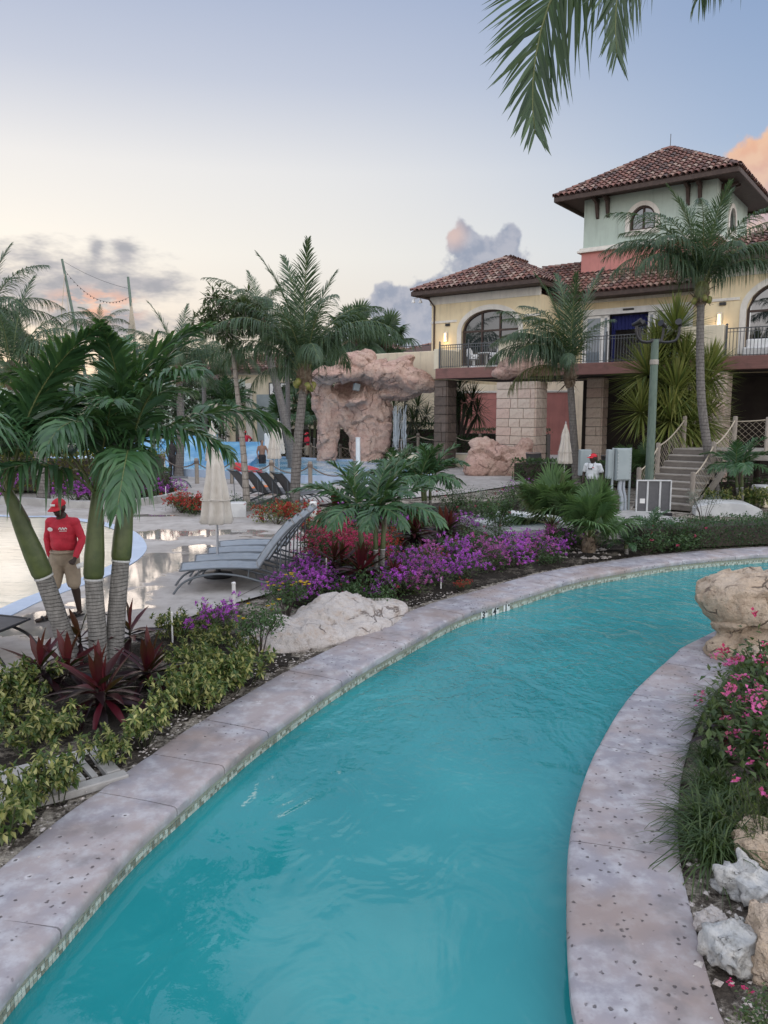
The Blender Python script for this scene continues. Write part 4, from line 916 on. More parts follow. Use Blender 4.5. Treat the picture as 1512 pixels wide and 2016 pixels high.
for k in range(2):
    MB().box((1.55 + k * .9, -3.17, 4.6), (.78, .03, .8)).build('sign_panel', M_WHITE, sg); cv = MB()
    cv.tube([(1.55 + k * .9 + .2 * math.cos(t_), -3.20, 4.6 + .26 * math.sin(t_)) for t_ in np.linspace(-2.4, 2.2, 12)], .04, 6); cv.tube([(1.55 + k * .9 - .05, -3.2, 4.85), (1.55 + k * .9 - .1, -3.2, 4.35)], .035, 6); cv.build('flourish', M_BLACK, sg)
p = Q(690, 700, 75); small_villa('villa', 'distant villa whose weathered tile roof shows above the rock arch', (p.x + 1.5, 76, 0), R(-30), 9, 7, 8.0, M_CREAM, 1.9, ())
p = Q(835, 690, 85); small_villa('villa', 'distant villa roof peeping out left of the tower building', (p.x + 1.2, 85, 0), R(-20), 6, 6, 9.0, M_YELLOW, 1.2, ())
p = Q(390, 740, 80); small_villa('villa', 'pale far villa half hidden among the palms left of the pavilion', (p.x, 82, 0), R(10), 10, 7, 6.2, M_MINT, 1.6, (), False)
p = Q(55, 730, 70); small_villa('villa', 'pale far villa hidden behind the big coconut palm at the left', (p.x, 72, 0), R(10), 8, 7, 6.0, M_MINT, 1.4, (), False)
pw_ = thing('garden_wall', 'pink stuccoed wall seen under the balcony behind the dracaena tree', 'wall', (8.5, 54, 0), R(-20))
MB().box((0, 0, 2.1), (9, .3, 4.2)).build('wall_panel', M_PINK, pw_); MB().box((0, 0, 4.27), (9.2, .44, .14), bev=.02).build('coping', M_TRIM, pw_)
cw = thing('garden_wall', 'low cream retaining wall left of the big sandstone rock', 'wall', (3.0, 41.6, 0), R(-6))
MB().box((0, 0, .33), (5.6, .3, .66), bev=.02).build('wall_panel', M_CREAM, cw); MB().box((0, 0, .69), (5.7, .38, .07), bev=.015).build('coping', M_TRIM, cw)

p = Q(960, 780, 60); small_villa('villa', 'pale cream villa glimpsed under the balcony above the pink wall', (p.x + 2.5, 63, 0), R(-25), 16, 7, 7.5, M_CREAM, 1.6, (), False)
# ================================================================== ROCKS
AO = Vector((-1.3, 42.2, 0))
def aq(px, py, dy=0.0): return Q(px, py, 42.2 + dy) - AO
def ael(px, py, rx, ry, rz, dy=0, rot=(0, 0, 0)):  return ('ell', tuple(aq(px, py, dy)), (rx, ry, rz), rot)
arch_sh = [('cap', aq(642, 935, .4), aq(644, 865, .4), .66, .55), ('cap', aq(645, 868, .4), aq(650, 790, .5), .60, .80), ('cap', aq(630, 800, .5), aq(636, 745, .3), .45, .7), ('cap', aq(640, 840, .3), aq(662, 820, .3), .5, .45),
           ('cap', aq(722, 945, .4), aq(718, 870, .4), 1.02, .85), ('cap', aq(718, 880, .4), aq(722, 790, .5), .86, 1.05), ('cap', aq(742, 905, .5), aq(748, 810, .5), .5, .75), ('cap', aq(692, 838, .3), aq(676, 800, .3), .5, .62),
           ael(672, 737, 1.55, 1.5, .50, -.35, (0, -4, 0)), ael(645, 742, .85, 1.2, .50, -.1), ael(705, 716, 1.0, 1.3, .66, -.25), ael(716, 704, .72, .9, .42, -.1), ael(730, 735, .8, 1.4, .62, -.2), ael(765, 738, 1.2, 1.5, .80, -.35), ael(805, 748, 1.45, 1.4, .66, -.3, (0, 9, 0)), ael(836, 758, .78, 1.0, .44, -.2, (0, 10, 0)), ael(772, 772, 1.2, 1.0, .45, .3, (0, -8, 0)), ael(806, 776, 1.1, .9, .30, .4, (0, -16, 0)), ael(782, 718, .9, 1.0, .36, -.2), ael(800, 705, .55, .6, .24, 0),
           ael(700, 790, .66, .62, .17, -.75, (0, -14, 0)), ael(717, 775, .17, .5, .42, -.6, (0, 16, 0)), ael(695, 768, 1.1, .4, .75, 1.3), ael(652, 785, .6, .7, .7, .2)]
arch = thing('rock_arch', 'tall pink artificial rock arch with a dark hollow beside the wave pool', 'rock formation', AO)
put('rock', blob(arch_sh, .075, M_ROCK, 1, rockdisp(.22, .75, .06, 1.0, .04)), arch)
hl = MB().box((0, 0, 0), (.34, .25, .4), bev=.03, rot=Euler((0, .2, .4)).to_matrix()).build('spotlight', M_BOXGREY, arch, loc=aq(702, 762, -.55))
def boulder(name, label, loc, shapes, vox, mat, disp, rz=0.0, smooth=2):
    o = put(name, blob(shapes, vox, mat, smooth, disp), None, loc, (0, 0, rz)); return tag(o, label, 'boulder')
boulder('boulder', 'wide sandstone boulder with two humps at the foot of the stone column', (5.45, 36.1, 0),
        [('ell', (-.7, 0, .5), (1.1, .8, .95), (0, 0, 0)), ('ell', (-.75, .1, 1.15), (.75, .6, .6), (0, 10, 0)), ('ell', (.6, 0, .45), (1.2, .8, .8), (0, 0, 0)), ('ell', (1.15, .2, 1.1), (.38, .5, .72), (0, 12, 0)), ('ell', (.1, -.2, .6), (1.1, .6, .7), (0, 0, 0)), ('ell', (-1.2, -.1, .3), (.6, .6, .6), (0, 0, 0))], .07, M_ROCK, rockdisp(.22, .8, .04, 5.0))
bl = G(655, 1238); ang = math.atan2(1.25, .95)
boulder('boulder', 'low pale limestone boulder lying along the far coping beside the yellow flowers', (bl.x - .02, bl.y + .1, -.08), [('ell', (-.1, .02, .06), (1.5, .66, .22), (0, 0, 0)), ('ell', (.2, .12, .18), (.85, .48, .25), (0, 0, 0)), ('ell', (.22, .24, .34), (.34, .26, .17), (0, 0, 0)), ('ell', (-.65, -.02, .12), (.66, .52, .22), (0, 0, 0)), ('ell', (.85, .08, .10), (.66, .44, .19), (0, 0, 0)), ('ell', (-1.05, 0, .05), (.5, .4, .14), (0, 0, 0))], .024, M_ROCKL, rockdisp(.07, 1.7, .010, 2.0), ang - R(8))
boulder('boulder', 'large tan boulder overhanging the water at the right river edge', (4.95, 9.55, 0), [('ell', (.1, 0, .66), (1.0, .75, .36), (0, 0, 0)), ('ell', (-.35, -.05, .62), (.66, .6, .34), (0, 4, 0)), ('ell', (.45, .05, .84), (.7, .55, .26), (0, 0, 0)), ('ell', (.2, -.1, .3), (.95, .62, .42), (0, 0, 0)), ('ell', (-.5, -.3, .22), (.34, .32, .34), (0, 20, 0)), ('ell', (-.72, -.36, .08), (.3, .26, .22), (0, 0, 0)), ('ell', (-.4, -.62, .05), (.22, .2, .18), (0, 0, 0)), ('ell', (.5, -.2, .0), (.9, .5, .3), (0, 0, 0))], .03, M_ROCKT, rockdisp(.12, 1.4, .016, 8.0))
def stone(label, px, py, s, seed, mat, flat=.75, rz=0.0):
    p = G(px, py); return boulder('stone', label, (p.x, p.y, -.02), [('box', (0, 0, s * .3), (s * 1.25, s * .9, s * .8 * flat)), ('box', (s * .15, .05 * s, s * .42), (s * .8, s * .7, s * .75 * flat), 0, Euler((.2, .3, .5)).to_matrix()), ('box', (-s * .25, 0, s * .2), (s * .8, s * .8, s * .6 * flat), 0, Euler((.3, -.2, .9)).to_matrix())], s * .07, mat, rockdisp(s * .22, 2.2 / s * .5, s * .02, seed), rz, 2)
stone('angular grey white stone in the near right bed beside the coping', 1452, 1880, .27, 4, M_ROCKG, .9, .4)
stone('tan stone at the right picture edge next to the grey white stone', 1540, 1890, .34, 6, M_ROCKT, 1.0, 1.2)
stone('rough pale stone half buried under the lily turf', 1475, 1765, .30, 9, M_ROCKG, .7, 2.0)
stone('small pale stone wedged between coping and grey white stone', 1398, 1822, .14, 12, M_ROCKL, .8, .3)
stone('brown stone beneath the feathery bush at the right edge', 1500, 1690, .30, 14, M_ROCKT, .8, .9)
# ================================================================== STAIRS AND ROPE BRIDGE
def rope(mb, a, b, sag, r=.02, n=12):
    a, b = Vector(a), Vector(b); mb.tube([a.lerp(b, i / n) - Vector((0, 0, sag * 4 * (i / n) * (1 - i / n))) for i in range(n + 1)], r, 6); return mb
def net(a, b, ta, tb, lo, sag, cell=.11, r=.0055):
    """diamond net hung between two posts (a, b floor points; ta, tb rope heights)"""
    a, b = Vector(a), Vector(b); L = (b - a).length; nc = max(3, int(L / cell)); nr = max(3, int((ta - lo) / cell)); mb = MB()
    def P(i, j):
        s = i / nc; t = j / nr; f = a.lerp(b, s); top = ta + (tb - ta) * s - sag * 4 * s * (1 - s); return f + Vector((0, 0, lo + (top - lo) * t))
    def seg(p, q):
        d = (q - p).normalized(); u = d.orthogonal().normalized() * r; w = d.cross(u); mb.add([p + u, p - u * .5 + w * .87, p - u * .5 - w * .87, q + u, q - u * .5 + w * .87, q - u * .5 - w * .87], [(0, 1, 4, 3), (1, 2, 5, 4), (2, 0, 3, 5)])
    for i in range(nc):
        for j in range(nr):
            if (i + j) % 2: seg(P(i, j), P(i + 1, j + 1))
            else: seg(P(i, j + 1), P(i + 1, j))
    return mb
def post_mesh(h, r=.085, mat=None):
    rn = random.Random(int(h * 100)); mb = MB(); mb.lathe([(r * 1.05, 0), (r, .1), (r * .97, h * .5), (r * 1.0, h - .04), (r * .8, h)], 10, wob=lambda t, i: 1 + .04 * math.sin(3 * t + i)); return mb.mesh('post', mat or M_POSTWOOD, True, 40)
SO = Vector((8.5, 23.4, 0)); SR = math.atan2(-.65, .76)
st = thing('wooden_stairs', 'weathered wooden stairs with rope net railings climbing to the bridge at the right', 'stairs', SO, SR)
NS, RISE, RUN, SW = 9, .19, .39, 1.75
tr_m = MB().box((0, 0, 0), (SW, RUN * .53, .045), bev=.008).mesh('tread', M_GREYWOOD); rs_m = MB().box((0, 0, 0), (SW, .03, RISE - .05), bev=.005).mesh('riser', wood_mat('riser_wood', (.13, .115, .10), (.18, .16, .14), (.09, .08, .07), (2, 12, 12)))
for i in range(NS):
    for k in (0, 1): put('tread', tr_m, st, (0, RUN * (i + .28 + .52 * k), RISE * (i + 1) - .02))
    put('riser', rs_m, st, (0, RUN * i + .03, RISE * (i + .5) - .02))
for sx in (-1, 1):
    MB().prism([(-.1, -.05), (RUN * NS + .1, RISE * NS - .1), (RUN * NS + .1, RISE * NS - .45), (.55, -.05)], sx * (SW / 2 + .07), sx * (SW / 2 + .02), ax='x').build('stringer', M_GREYWOOD, st)
ZL = RISE * NS; y0 = RUN * NS
pm = post_mesh(1.2, .075); pml = post_mesh(1.75, .085)
posts = [(-.85, .25), (-.85, 1.75), (-.85, y0 + .55), (.85, .15), (.85, 1.9), (.85, y0 + .45)]
def stair_z(y): return min(max(y / RUN * RISE, 0), ZL)
pts = []
for (x, y) in posts:
    z = stair_z(y) - .1; put('post', pm, st, (x, y, z)); pts.append(Vector((x, y, z + 1.08)))
for a, b in ((0, 1), (1, 2), (3, 4), (4, 5)):
    rope(MB(), pts[a], pts[b], .12, .022).build('rope', M_ROPE, st, smooth=True)
    lo = Vector((0, 0, -.92)); rope(MB(), pts[a] + lo, pts[b] + lo, .05, .016).build('rope', M_ROPE, st, smooth=True)
    fa, fb = pts[a].copy(), pts[b].copy(); fa.z = fb.z = 0
    nm = MB(); za, zb = pts[a].z, pts[b].z
    base = net(fa, fb, .92, .92, 0, .10); base.v = [(v[0], v[1], v[2] + (za - .92) + (zb - za) * min(max((Vector(v) - fa).dot((fb - fa).normalized()) / (fb - fa).length, 0), 1)) for v in base.v]
    o = base.build('rope_net', M_ROPE, st); o['kind'] = 'stuff'
bg_ = thing('rope_bridge', 'weathered plank bridge with rope net railing leading right from the stairs', 'bridge', SO, SR)
pl = MB().box((0, 0, 0), (.145, 2.2, .05), bev=.008).mesh('plank', M_GREYWOOD)
for i in range(75): put('plank', pl, bg_, (-.9 + i * .155, y0 + 1.15, ZL - .03))
MB().box((4.8, y0 + .1, ZL - .19), (11.5, .09, .26)).build('side_beam', M_GREYWOOD, bg_); MB().box((4.8, y0 + 2.2, ZL - .19), (11.5, .09, .26)).build('side_beam', M_GREYWOOD, bg_)
bp = [(-.85, y0 + 2.15), (1.5, y0 + 2.15), (3.6, y0 + 2.15), (6.0, y0 + 2.15), (1.95, y0 + .12), (3.0, y0 + .12), (5.2, y0 + .12), (7.5, y0 + .12)]
for i, (x, y) in enumerate(bp): put('post', pm, bg_, (x, y, ZL - .12)); 
for x in (1.2, 4.2, 7.2):
    for y in (y0 + .2, y0 + 2.1): MB().tube([(x, y, -.1), (x, y, ZL - .2)], .11, 10).build('pile', M_DKBARK, bg_)
for a, b in ((0, 1), (1, 2), (2, 3), (4, 5), (5, 6), (6, 7)):
    A, B = Vector((*bp[a], ZL + .98)), Vector((*bp[b], ZL + .98)); rope(MB(), A, B, .08, .022).build('rope', M_ROPE, bg_, smooth=True)
    o = net((*bp[a], ZL), (*bp[b], ZL), .95, .95, .06, .08).build('rope_net', M_ROPE, bg_); o['kind'] = 'stuff'
# ================================================================== ROPE FENCES
def rope_fence(label, pts, h, netted, ropem, zb=0.0, sag=.16, ph=None):
    t = thing('rope_fence', label, 'fence', (pts[0][0], pts[0][1], 0)); o0 = Vector((pts[0][0], pts[0][1], 0)); me = post_mesh(h)
    P = [Vector((p[0], p[1], zb)) - o0 for p in pts]
    for p in P:
        q = put('post', me, t, p); MB().lathe([(.098, h - .22), (.105, h - .2), (.105, h - .12), (.098, h - .1)], 10).build('rope_wrap', M_ROPED, q)
    for a, b in zip(P, P[1:]):
        rope(MB(), a + Vector((0, 0, h - .16)), b + Vector((0, 0, h - .16)), sag, .026).build('rope', ropem, t, smooth=True)
        if netted: o = net(a, b, h - .16, h - .16, .1, sag, .14, .007).build('rope_net', M_ROPE, t); o['kind'] = 'stuff'
    return t
rope_fence('wooden post and dark rope fence in front of the blue wave pool', [G(*p) for p in ((200, 930), (265, 934), (323, 938), (388, 952), (457, 952), (535, 957), (611, 962), (700, 972))], 1.05, False, M_ROPED, sag=.32)
rope_fence('netted rope fence between the wave pool and the rock arch', [G(*p) for p in ((540, 905), (576, 907), (612, 909), (670, 912), (731, 913), (790, 915))], 1.1, True, M_ROPE)
rope_fence('pale rope fence behind the low cream wall under the balcony', [(-.2, 43.5), (1.9, 43.2), (3.9, 42.4), (5.2, 41.8)], 1.75, False, M_ROPE, sag=.22)
rope_fence('short rope fence on the lawn behind the sandstone column', [(5.4, 47), (7.0, 46.5), (9.0, 45.6)], 1.3, False, M_ROPED)
# ================================================================== WAVE POOL
wp = [G(230, 926).xy, G(330, 936).xy, G(420, 941).xy, G(600, 952).xy, G(720, 955).xy, G(850, 950).xy, (2.6, 42.5), (-2, 42.2), (-6, 45), (-14, 46.5), (-20, 44)]
wpool = thing('wave_pool', 'pale blue wave pool basin with surf ramps behind the rope fence', 'pool', (0, 0, 0))
mbw = MB(); n = len(wp); wi = [(Vector(p) * .985 + Vector((-3.5, 39)) * .015) for p in wp]
mbw.add([(p[0], p[1], 0) for p in wp] + [(p[0], p[1], .34) for p in wp] + [(p[0], p[1], .34) for p in wi] + [(p[0], p[1], .1) for p in wi], [(k * n + i, k * n + (i + 1) % n, (k + 1) * n + (i + 1) % n, (k + 1) * n + i) for k in range(3) for i in range(n)])
mbw.build('basin_wall', M_RIM, wpool)
def slidewater():
    m, t, b, out = newmat('wave_pool_water'); co = t.n('ShaderNodeNewGeometry').outputs['Position']; nn = t.noise(t.vm('MULTIPLY', co, (1, 1, 1)), .55, 4, .6, .8)
    t.put(b.inputs['Base Color'], t.mix(t.rng(nn, .38, .66), (.13, .40, .62), (.55, .70, .76))); b.inputs['Roughness'].default_value = .12
    bp_ = t.n('ShaderNodeBump', Strength=.5, Distance=.1, Height=t.noise(co, 3, 4)); t.put(b.inputs['Normal'], bp_.outputs[0]); return m
M_WP = slidewater()
put('water', flat_mesh('water', [tuple(p) for p in wi], .27, M_WP), wpool)
def ramp_mesh(x0, x1, y0, y1, z0, z1, bend=1.8, lip=.12):
    mb = MB(); N = 14
    vs = []
    for i in range(N + 1):
        t = i / N; z = z0 + (z1 - z0) * t ** bend; y = y0 + (y1 - y0) * t
        vs += [(x0, y, z + lip), (x0 + .12, y, z), (x1 - .12, y, z), (x1, y, z + lip), (x1, y, -.05 + .3), (x0, y, -.05 + .3)]
    fs = [(i * 6 + j, i * 6 + (j + 1) % 6, (i + 1) * 6 + (j + 1) % 6, (i + 1) * 6 + j) for i in range(N) for j in range(6)]
    return mb.add(vs, fs).add([vs[j] for j in range(6)], [tuple(range(6))]).add([vs[N * 6 + j] for j in range(6)], [tuple(range(5, -1, -1))])
for (x0, x1, ya, yb, z1) in ((-16.5, -12.4, 38, 45, 1.7), (-12.3, -9.6, 38.3, 44.6, 1.55), (-9.5, -6.6, 37.5, 43.5, 1.25)):
    ramp_mesh(x0, x1, ya, yb, .30, z1).build('surf_ramp', M_SLIDE, wpool, smooth=True, ang=30)
MB().box((-6.4, 42.6, 1.0), (.35, .35, 1.5), bev=.04).build('nozzle_tower', M_WHITE, wpool)
rf = blob([('ell', (0, 0, .28), (.78, .42, .2), (0, 12, 0)), ('ell', (-.35, 0, .38), (.42, .38, .2), (0, 20, 0)), ('ell', (.3, 0, .15), (.5, .35, .12), (0, 14, 0))], .035, M_RED, 3)
tag(put('pool_float', rf, None, Q(488, 934, 34.4) + Vector((0, 0, -.08)), (0, 0, R(-10))), 'curved red pool float lying behind the row of dark loungers', 'pool float')
tag(put('pool_float', blob([('ell', (0, 0, .12), (.5, .3, .12), (0, 0, 0)), ('ell', (.3, 0, .1), (.3, .28, .1), (0, 0, 0))], .035, plain('orange_plastic', (.62, .16, .03), .5), 2), None, Q(520, 968, 27.5), (0, 0, .4)), 'small orange pool float on the deck between dark loungers', 'pool float')
# falling water beside the arch
wf = MB(); rn = random.Random(4)
for (cx, wd_, top, bot) in ((790, 10, 797, 893), (778, 4, 800, 893)):
    for k in range(26):
        x = cx + rn.uniform(-wd_, wd_); y_ = rn.uniform(-.3, .3); a = aq(x, top + rn.uniform(-3, 30), y_); b = aq(x + rn.uniform(-2, 2), bot - rn.uniform(0, 30), y_); rr = rn.uniform(.008, .028)
        wf.tube([a.lerp(b, i / 8) + Vector((rn.gauss(0, .02), rn.gauss(0, .02), 0)) for i in range(9)], [rr * rn.uniform(.5, 1.2) for _ in range(9)], 5)
wfm, wft, wfb, wfo = newmat('falling_water'); wfb.inputs['Base Color'].default_value = (.62, .68, .72, 1); wfb.inputs['Roughness'].default_value = .1; wfb.inputs['Alpha'].default_value = .55
tag(wf.build('waterfall', wfm, None, smooth=True, loc=AO), 'thin streams of water falling beside the right foot of the rock arch', 'waterfall')
# ================================================================== UMBRELLAS
def umbrella():
    t = thing('closed_umbrella', 'x', 'umbrella', group='closed canvas umbrellas')
    def w(th, i): return 1 + .20 * math.cos(8 * th + i * .25) * min(1, i / 2)
    MB().lathe([(.05, 2.18), (.13, 2.12), (.14, 2.0), (.15, 1.85), (.19, 1.6), (.225, 1.35), (.25, 1.15), (.27, 1.02), (.24, .98), (.1, 1.04)], 48, wob=w).build('canopy', M_CANVAS, t, smooth=True, ang=70)
    MB().lathe([(.012, 2.52), (.05, 2.46), (.075, 2.34), (.11, 2.24), (.15, 2.10), (.135, 2.11), (.05, 2.2)], 40, wob=lambda th, i: 1 + .22 * math.cos(8 * th) * min(1, i / 3)).build('vent', M_CANVAS, t, smooth=True, ang=70)
    MB().tube([(0, 0, .05), (0, 0, 2.5)], .024, 10).lathe([(.0, 2.5), (.02, 2.53), (.012, 2.57), (0, 2.6)], 8).build('pole', M_STEEL, t, smooth=True)
    MB().lathe([(.26, 0), (.27, .03), (.25, .07), (.05, .10), (.04, .22)], 24).build('base', M_BLACK, t, smooth=True)
    MB().tube([(.27 * math.cos(a), .27 * math.sin(a), 1.42 + .01 * math.sin(3 * a)) for a in np.linspace(0, 6.28, 24)], .012, 5).build('strap', M_CANVAS, t); t.children[-1].scale = (.82, .82, 1)
    return t
um = umbrella(); um['label'] = 'closed cream umbrella rising between the four quilted grey loungers'; um.location = (-3.02, 13.75, 0)
for (px, Y, lab, s) in ((540, 32.5, 'closed cream umbrella left of the central coconut palm trunk', 1.0), (549, 36, 'closed cream umbrella half hidden behind another left of the palm trunk', 1.02), (419, 31, 'closed cream umbrella whose tip shows behind the quilted lounger umbrella', 1.0), (1112, 29.5, 'closed cream umbrella under the balcony behind the man in white', 1.0)):
    p = Q(px, 900, Y); dup(um, lab, (p.x, Y, 0), rz=px * .1, scale=s)
# ================================================================== LOUNGERS
def lounger(sling, frame, quilt=True):
    t = thing('lounge_chair', 'x', 'lounge chair')
    W = .62
    def prof(s):   # s in 0..1 along seat then back: returns x, z
        if s < .62: k = s / .62; return (k * 1.28, .385 + .03 * math.sin(k * math.pi * 1.0) - .02 * k)
        k = (s - .62) / .38; return (1.28 + k * .56, .375 + k * .70 + .04 * math.sin(k * math.pi))
    def sheet(s0, s1, n):
        mb = MB(); m = 14; vs = []
        for i in range(n + 1):
            s = s0 + (s1 - s0) * i / n; x, z = prof(s)
            for j in range(m + 1):
                y = -W / 2 + W * j / m; e = 0
                if quilt: e = .022 * (abs(math.sin(s * 24)) ** .4) * (abs(math.sin(j / m * math.pi * 2)) ** .4)
                vs.append((x - e * (.5 if s > .62 else 0), y, z + e - .012 * math.sin(j / m * math.pi)))
        k = m + 1; fs = [(i * k + j, (i + 1) * k + j, (i + 1) * k + j + 1, i * k + j + 1) for i in range(n) for j in range(m)]
        b = len(vs); vs2 = [(v[0] + .01, v[1], v[2] - .018) for v in vs]; fs2 = [tuple(reversed([q + b for q in f])) for f in fs]
        return mb.add(vs + vs2, fs + fs2)
    sheet(0, .615, 44).build('seat', sling, t, smooth=True, ang=180); bk = sheet(.625, 1, 28).build('backrest', sling, t, smooth=True, ang=180)
    for sy in (-1, 1):
        y = sy * (W / 2 + .02)
        MB().tube([(*[prof(s)[0]], y, prof(s)[1]) for s in np.linspace(0, .62, 12)], .017, 6).build('side_rail', frame, t, smooth=True)
        MB().tube([(prof(s)[0], y, prof(s)[1]) for s in np.linspace(.62, 1.0, 8)] + [(prof(1)[0] + .05, y * .97, prof(1)[1] + .03)], .017, 6).build('back_rail', frame, t, smooth=True)
        arc = catmull([(-.12, y, .0), (.02, y, .17), (.25, y, .27), (.6, y, .31), (1.0, y, .25), (1.4, y, .12), (1.9, y, .02)], .08)
        MB().tube(arc, .02, 6).build('leg', frame, t, smooth=True); MB().tube([(1.62, y, .09), (1.66, y, .86)], .012, 6).build('back_strut', frame, t); MB().tube([(1.1, y, .23), (1.12, y, .38)], .012, 6).tube([(.3, y, .28), (.3, y, .40)], .012, 6).build('support', frame, t)
    for x, z in ((1.25, .16), (1.38, .13), (1.5, .10), (1.63, .07), (1.76, .045), (1.88, .025)): MB().tube([(x, -W / 2, z), (x, W / 2, z)], .011, 6).build('rung', frame, t)
    for x, z in ((prof(0)[0], prof(0)[1]), (1.28, .37), (prof(1)[0] + .05, prof(1)[1] + .03)): MB().tube([(x, -W / 2 - .02, z), (x, W / 2 + .02, z)], .016, 6).build('cross_bar', frame, t)
    return t
lq = lounger(M_SLING, M_FRAME); lq['group'] = 'quilted grey loungers round the umbrella'
A0 = R(12); lq.location = (-3.42, 12.72, 0); lq.rotation_euler = (0, 0, A0); lq['label'] = 'quilted grey lounger nearest the river, front one of the four'
for k, lab in enumerate(('quilted grey lounger second from the front of the four', 'quilted grey lounger third from the front of the four', 'quilted grey lounger farthest back of the four')):
    dup(lq, lab, (-3.42 + .06 * (k + 1), 12.72 + .74 * (k + 1), 0), A0)
ld_ = lounger(M_SLINGD, M_FRAME, False); ld_['group'] = 'dark sling loungers'; ra = math.atan2(-.62, -.78)
cx = Q(640, 990, 24.6)
labs = ('dark sling lounger at the left end of the row by the palm', 'dark sling lounger second from the left in the row by the palm', 'dark sling lounger third from the left in the row by the palm', 'dark sling lounger right behind the central palm trunk')
for k in range(4):
    loc = (cx.x - 1.55 + .52 * k, 26.0 - .35 * k, 0)
    if k == 0: ld_.location = loc; ld_.rotation_euler = (0, 0, ra); ld_['label'] = labs[0]
    else: dup(ld_, labs[k], loc, ra)
g_ = G(345, 962); dup(ld_, 'dark lounger with a seated person near the back planter', (g_.x + .35, g_.y + .6, 0), R(195))
lb_ = lounger(M_SLINGD, M_BLACK, False); lb_['label'] = 'black lounger cut off by the left picture edge beside the palms'; lb_.location = (-4.55, 9.15, 0); lb_.rotation_euler = (0, 0, R(168))
for k, (px, Y) in enumerate(((1075, 35), (1150, 34), (1185, 33.5), (1225, 33))):
    p = Q(px, 880, Y); dup(ld_, 'shaded lounger under the balcony, %s from the stone column' % ('nearest', 'second', 'third', 'farthest')[k], (p.x, Y + 1.4, 0), R(250), 'loungers under the balcony')
# ================================================================== LAMP POSTS
def lamp_post():
    t = thing('lamp_post', 'x', 'lamp post', group='floodlight poles')
    MB().tube([(0, 0, 0), (.01, 0, 2.5), (0, 0, 5.0)], [.125, .115, .105], 14).build('pole', M_GREENPOLE, t, smooth=True); MB().lathe([(.115, 4.3), (.122, 4.32), (.122, 4.42), (.115, 4.44)], 14).build('band', M_GREYWOOD, t)
    for k, (x, y) in enumerate(((-.62, -.1), (-.36, .25), (.36, .25), (.66, -.1))):
        a = MB().tube(catmull([(0, 0, 4.98), (x * .45, y * .4, 4.93), (x * .85, y, 4.98), (x, y, 5.18), (x, y, 5.36)], .06), .038, 8).build('arm', M_BLACK, t, smooth=True)
        mt = Euler((R(70), 0, R((40, 70, -60, -40)[k]))).to_matrix()
        MB().lathe([(.0, -.15), (.045, -.14), (.055, -.05), (.065, .05), (.09, .12), (.095, .15)], 14, (x, y, 5.44), rot=mt).build('floodlight', M_BLACK, t, smooth=True)
    MB().box((0, 0, 4.97), (.28, .12, .1), bev=.02).build('bracket', M_BLACK, t); return t
lp = lamp_post(); lp['label'] = 'green wooden lamp post with four black floodlights beside the stairs'; p = Q(1275, 1000, 22.4); lp.location = (p.x, 22.4, 0); lp.rotation_euler = (0, 0, R(8))
p = Q(303, 900, 40); dup(lp, 'far lamp post with black floodlights among the palms at the left', (p.x, 40, 0), R(20), scale=.94)
# ================================================================== ELECTRICAL CABINET, SCREEN, SLABS
ec = thing('electrical_cabinet', 'grey green electrical cabinets on a steel frame beside the man in white', 'cabinet', (Q(1220, 990, 21.6).x, 21.6, 0), R(6))
MB().box((.02, 0, 1.5), (.42, .24, .90), bev=.015).build('enclosure', M_BOXGREY, ec); dd = MB().box((.02, -.135, 1.5), (.38, .03, .84), bev=.01).build('door', M_BOXGREY, ec)
for z in np.linspace(1.12, 1.88, 9): MB().box((-.16, -.155, z), (.018, .012, .018)).build('bolt', M_STEEL, dd); MB().box((.20, -.155, z), (.018, .012, .018)).build('bolt', M_STEEL, dd)
MB().box((-.32, .1, 1.5), (.13, .2, .82), bev=.015).build('enclosure', M_BOXGREY, ec); MB().box((-.5, 1.5, 1.45), (.34, .2, .78), bev=.015).build('enclosure', M_BOXGREY, ec)
for x in (-.24, .27): MB().box((x, .02, .98), (.05, .05, 1.96)).build('frame_post', M_BOXGREY, ec)
MB().tube(catmull([(.0, 0, 1.06), (-.02, 0, .8), (.05, 0, .55), (.06, 0, .1)], .08), .06, 8).build('conduit', M_PVC, ec, smooth=True); MB().tube(catmull([(.1, 0, 1.06), (.1, 0, .8), (.16, 0, .55), (.17, 0, .1)], .08), .04, 8).build('conduit', M_PVC, ec, smooth=True)
sc_ = thing('equipment_screen', 'dark mesh equipment screen with pale frame in front of the lamp post', 'screen', (Q(1285, 1000, 21.3).x, 21.3, .12), R(-4))
MB().box((0, 0, .5), (.88, .05, .86)).build('mesh_panel', M_SLINGD, sc_)
for (c, d) in (((0, -.02, .95), (.94, .08, .035)), ((0, -.02, .07), (.94, .08, .035)), ((-.46, -.02, .5), (.035, .08, .9)), ((.46, -.02, .5), (.035, .08, .9)), ((-.17, -.035, .5), (.05, .04, .86)), ((.17, -.035, .5), (.05, .04, .86))): MB().box(c, d, bev=.006).build('frame_bar', M_CONCW, sc_)
MB().box((-.3, -.034, .38), (.14, .012, .13)).build('notice', M_WHITE, sc_); MB().box((0, 0, .0), (1.0, .3, .12)).build('foot', M_BLACK, sc_)
def slab(label, poly, z, cat='slab', mat=None, hatch=None):
    t = thing('concrete_slab', label, cat, (poly[0][0], poly[0][1], 0)); rel = [(p[0] - poly[0][0], p[1] - poly[0][1]) for p in poly]
    MB().prism(rel, -.05, z).build('block', mat or M_CONCW, t)
    if hatch:
        for hp in hatch: MB().prism([(p[0] - poly[0][0], p[1] - poly[0][1]) for p in hp], z + .001, z + .018).build('hatch', M_BOXGREY, t)
    return t
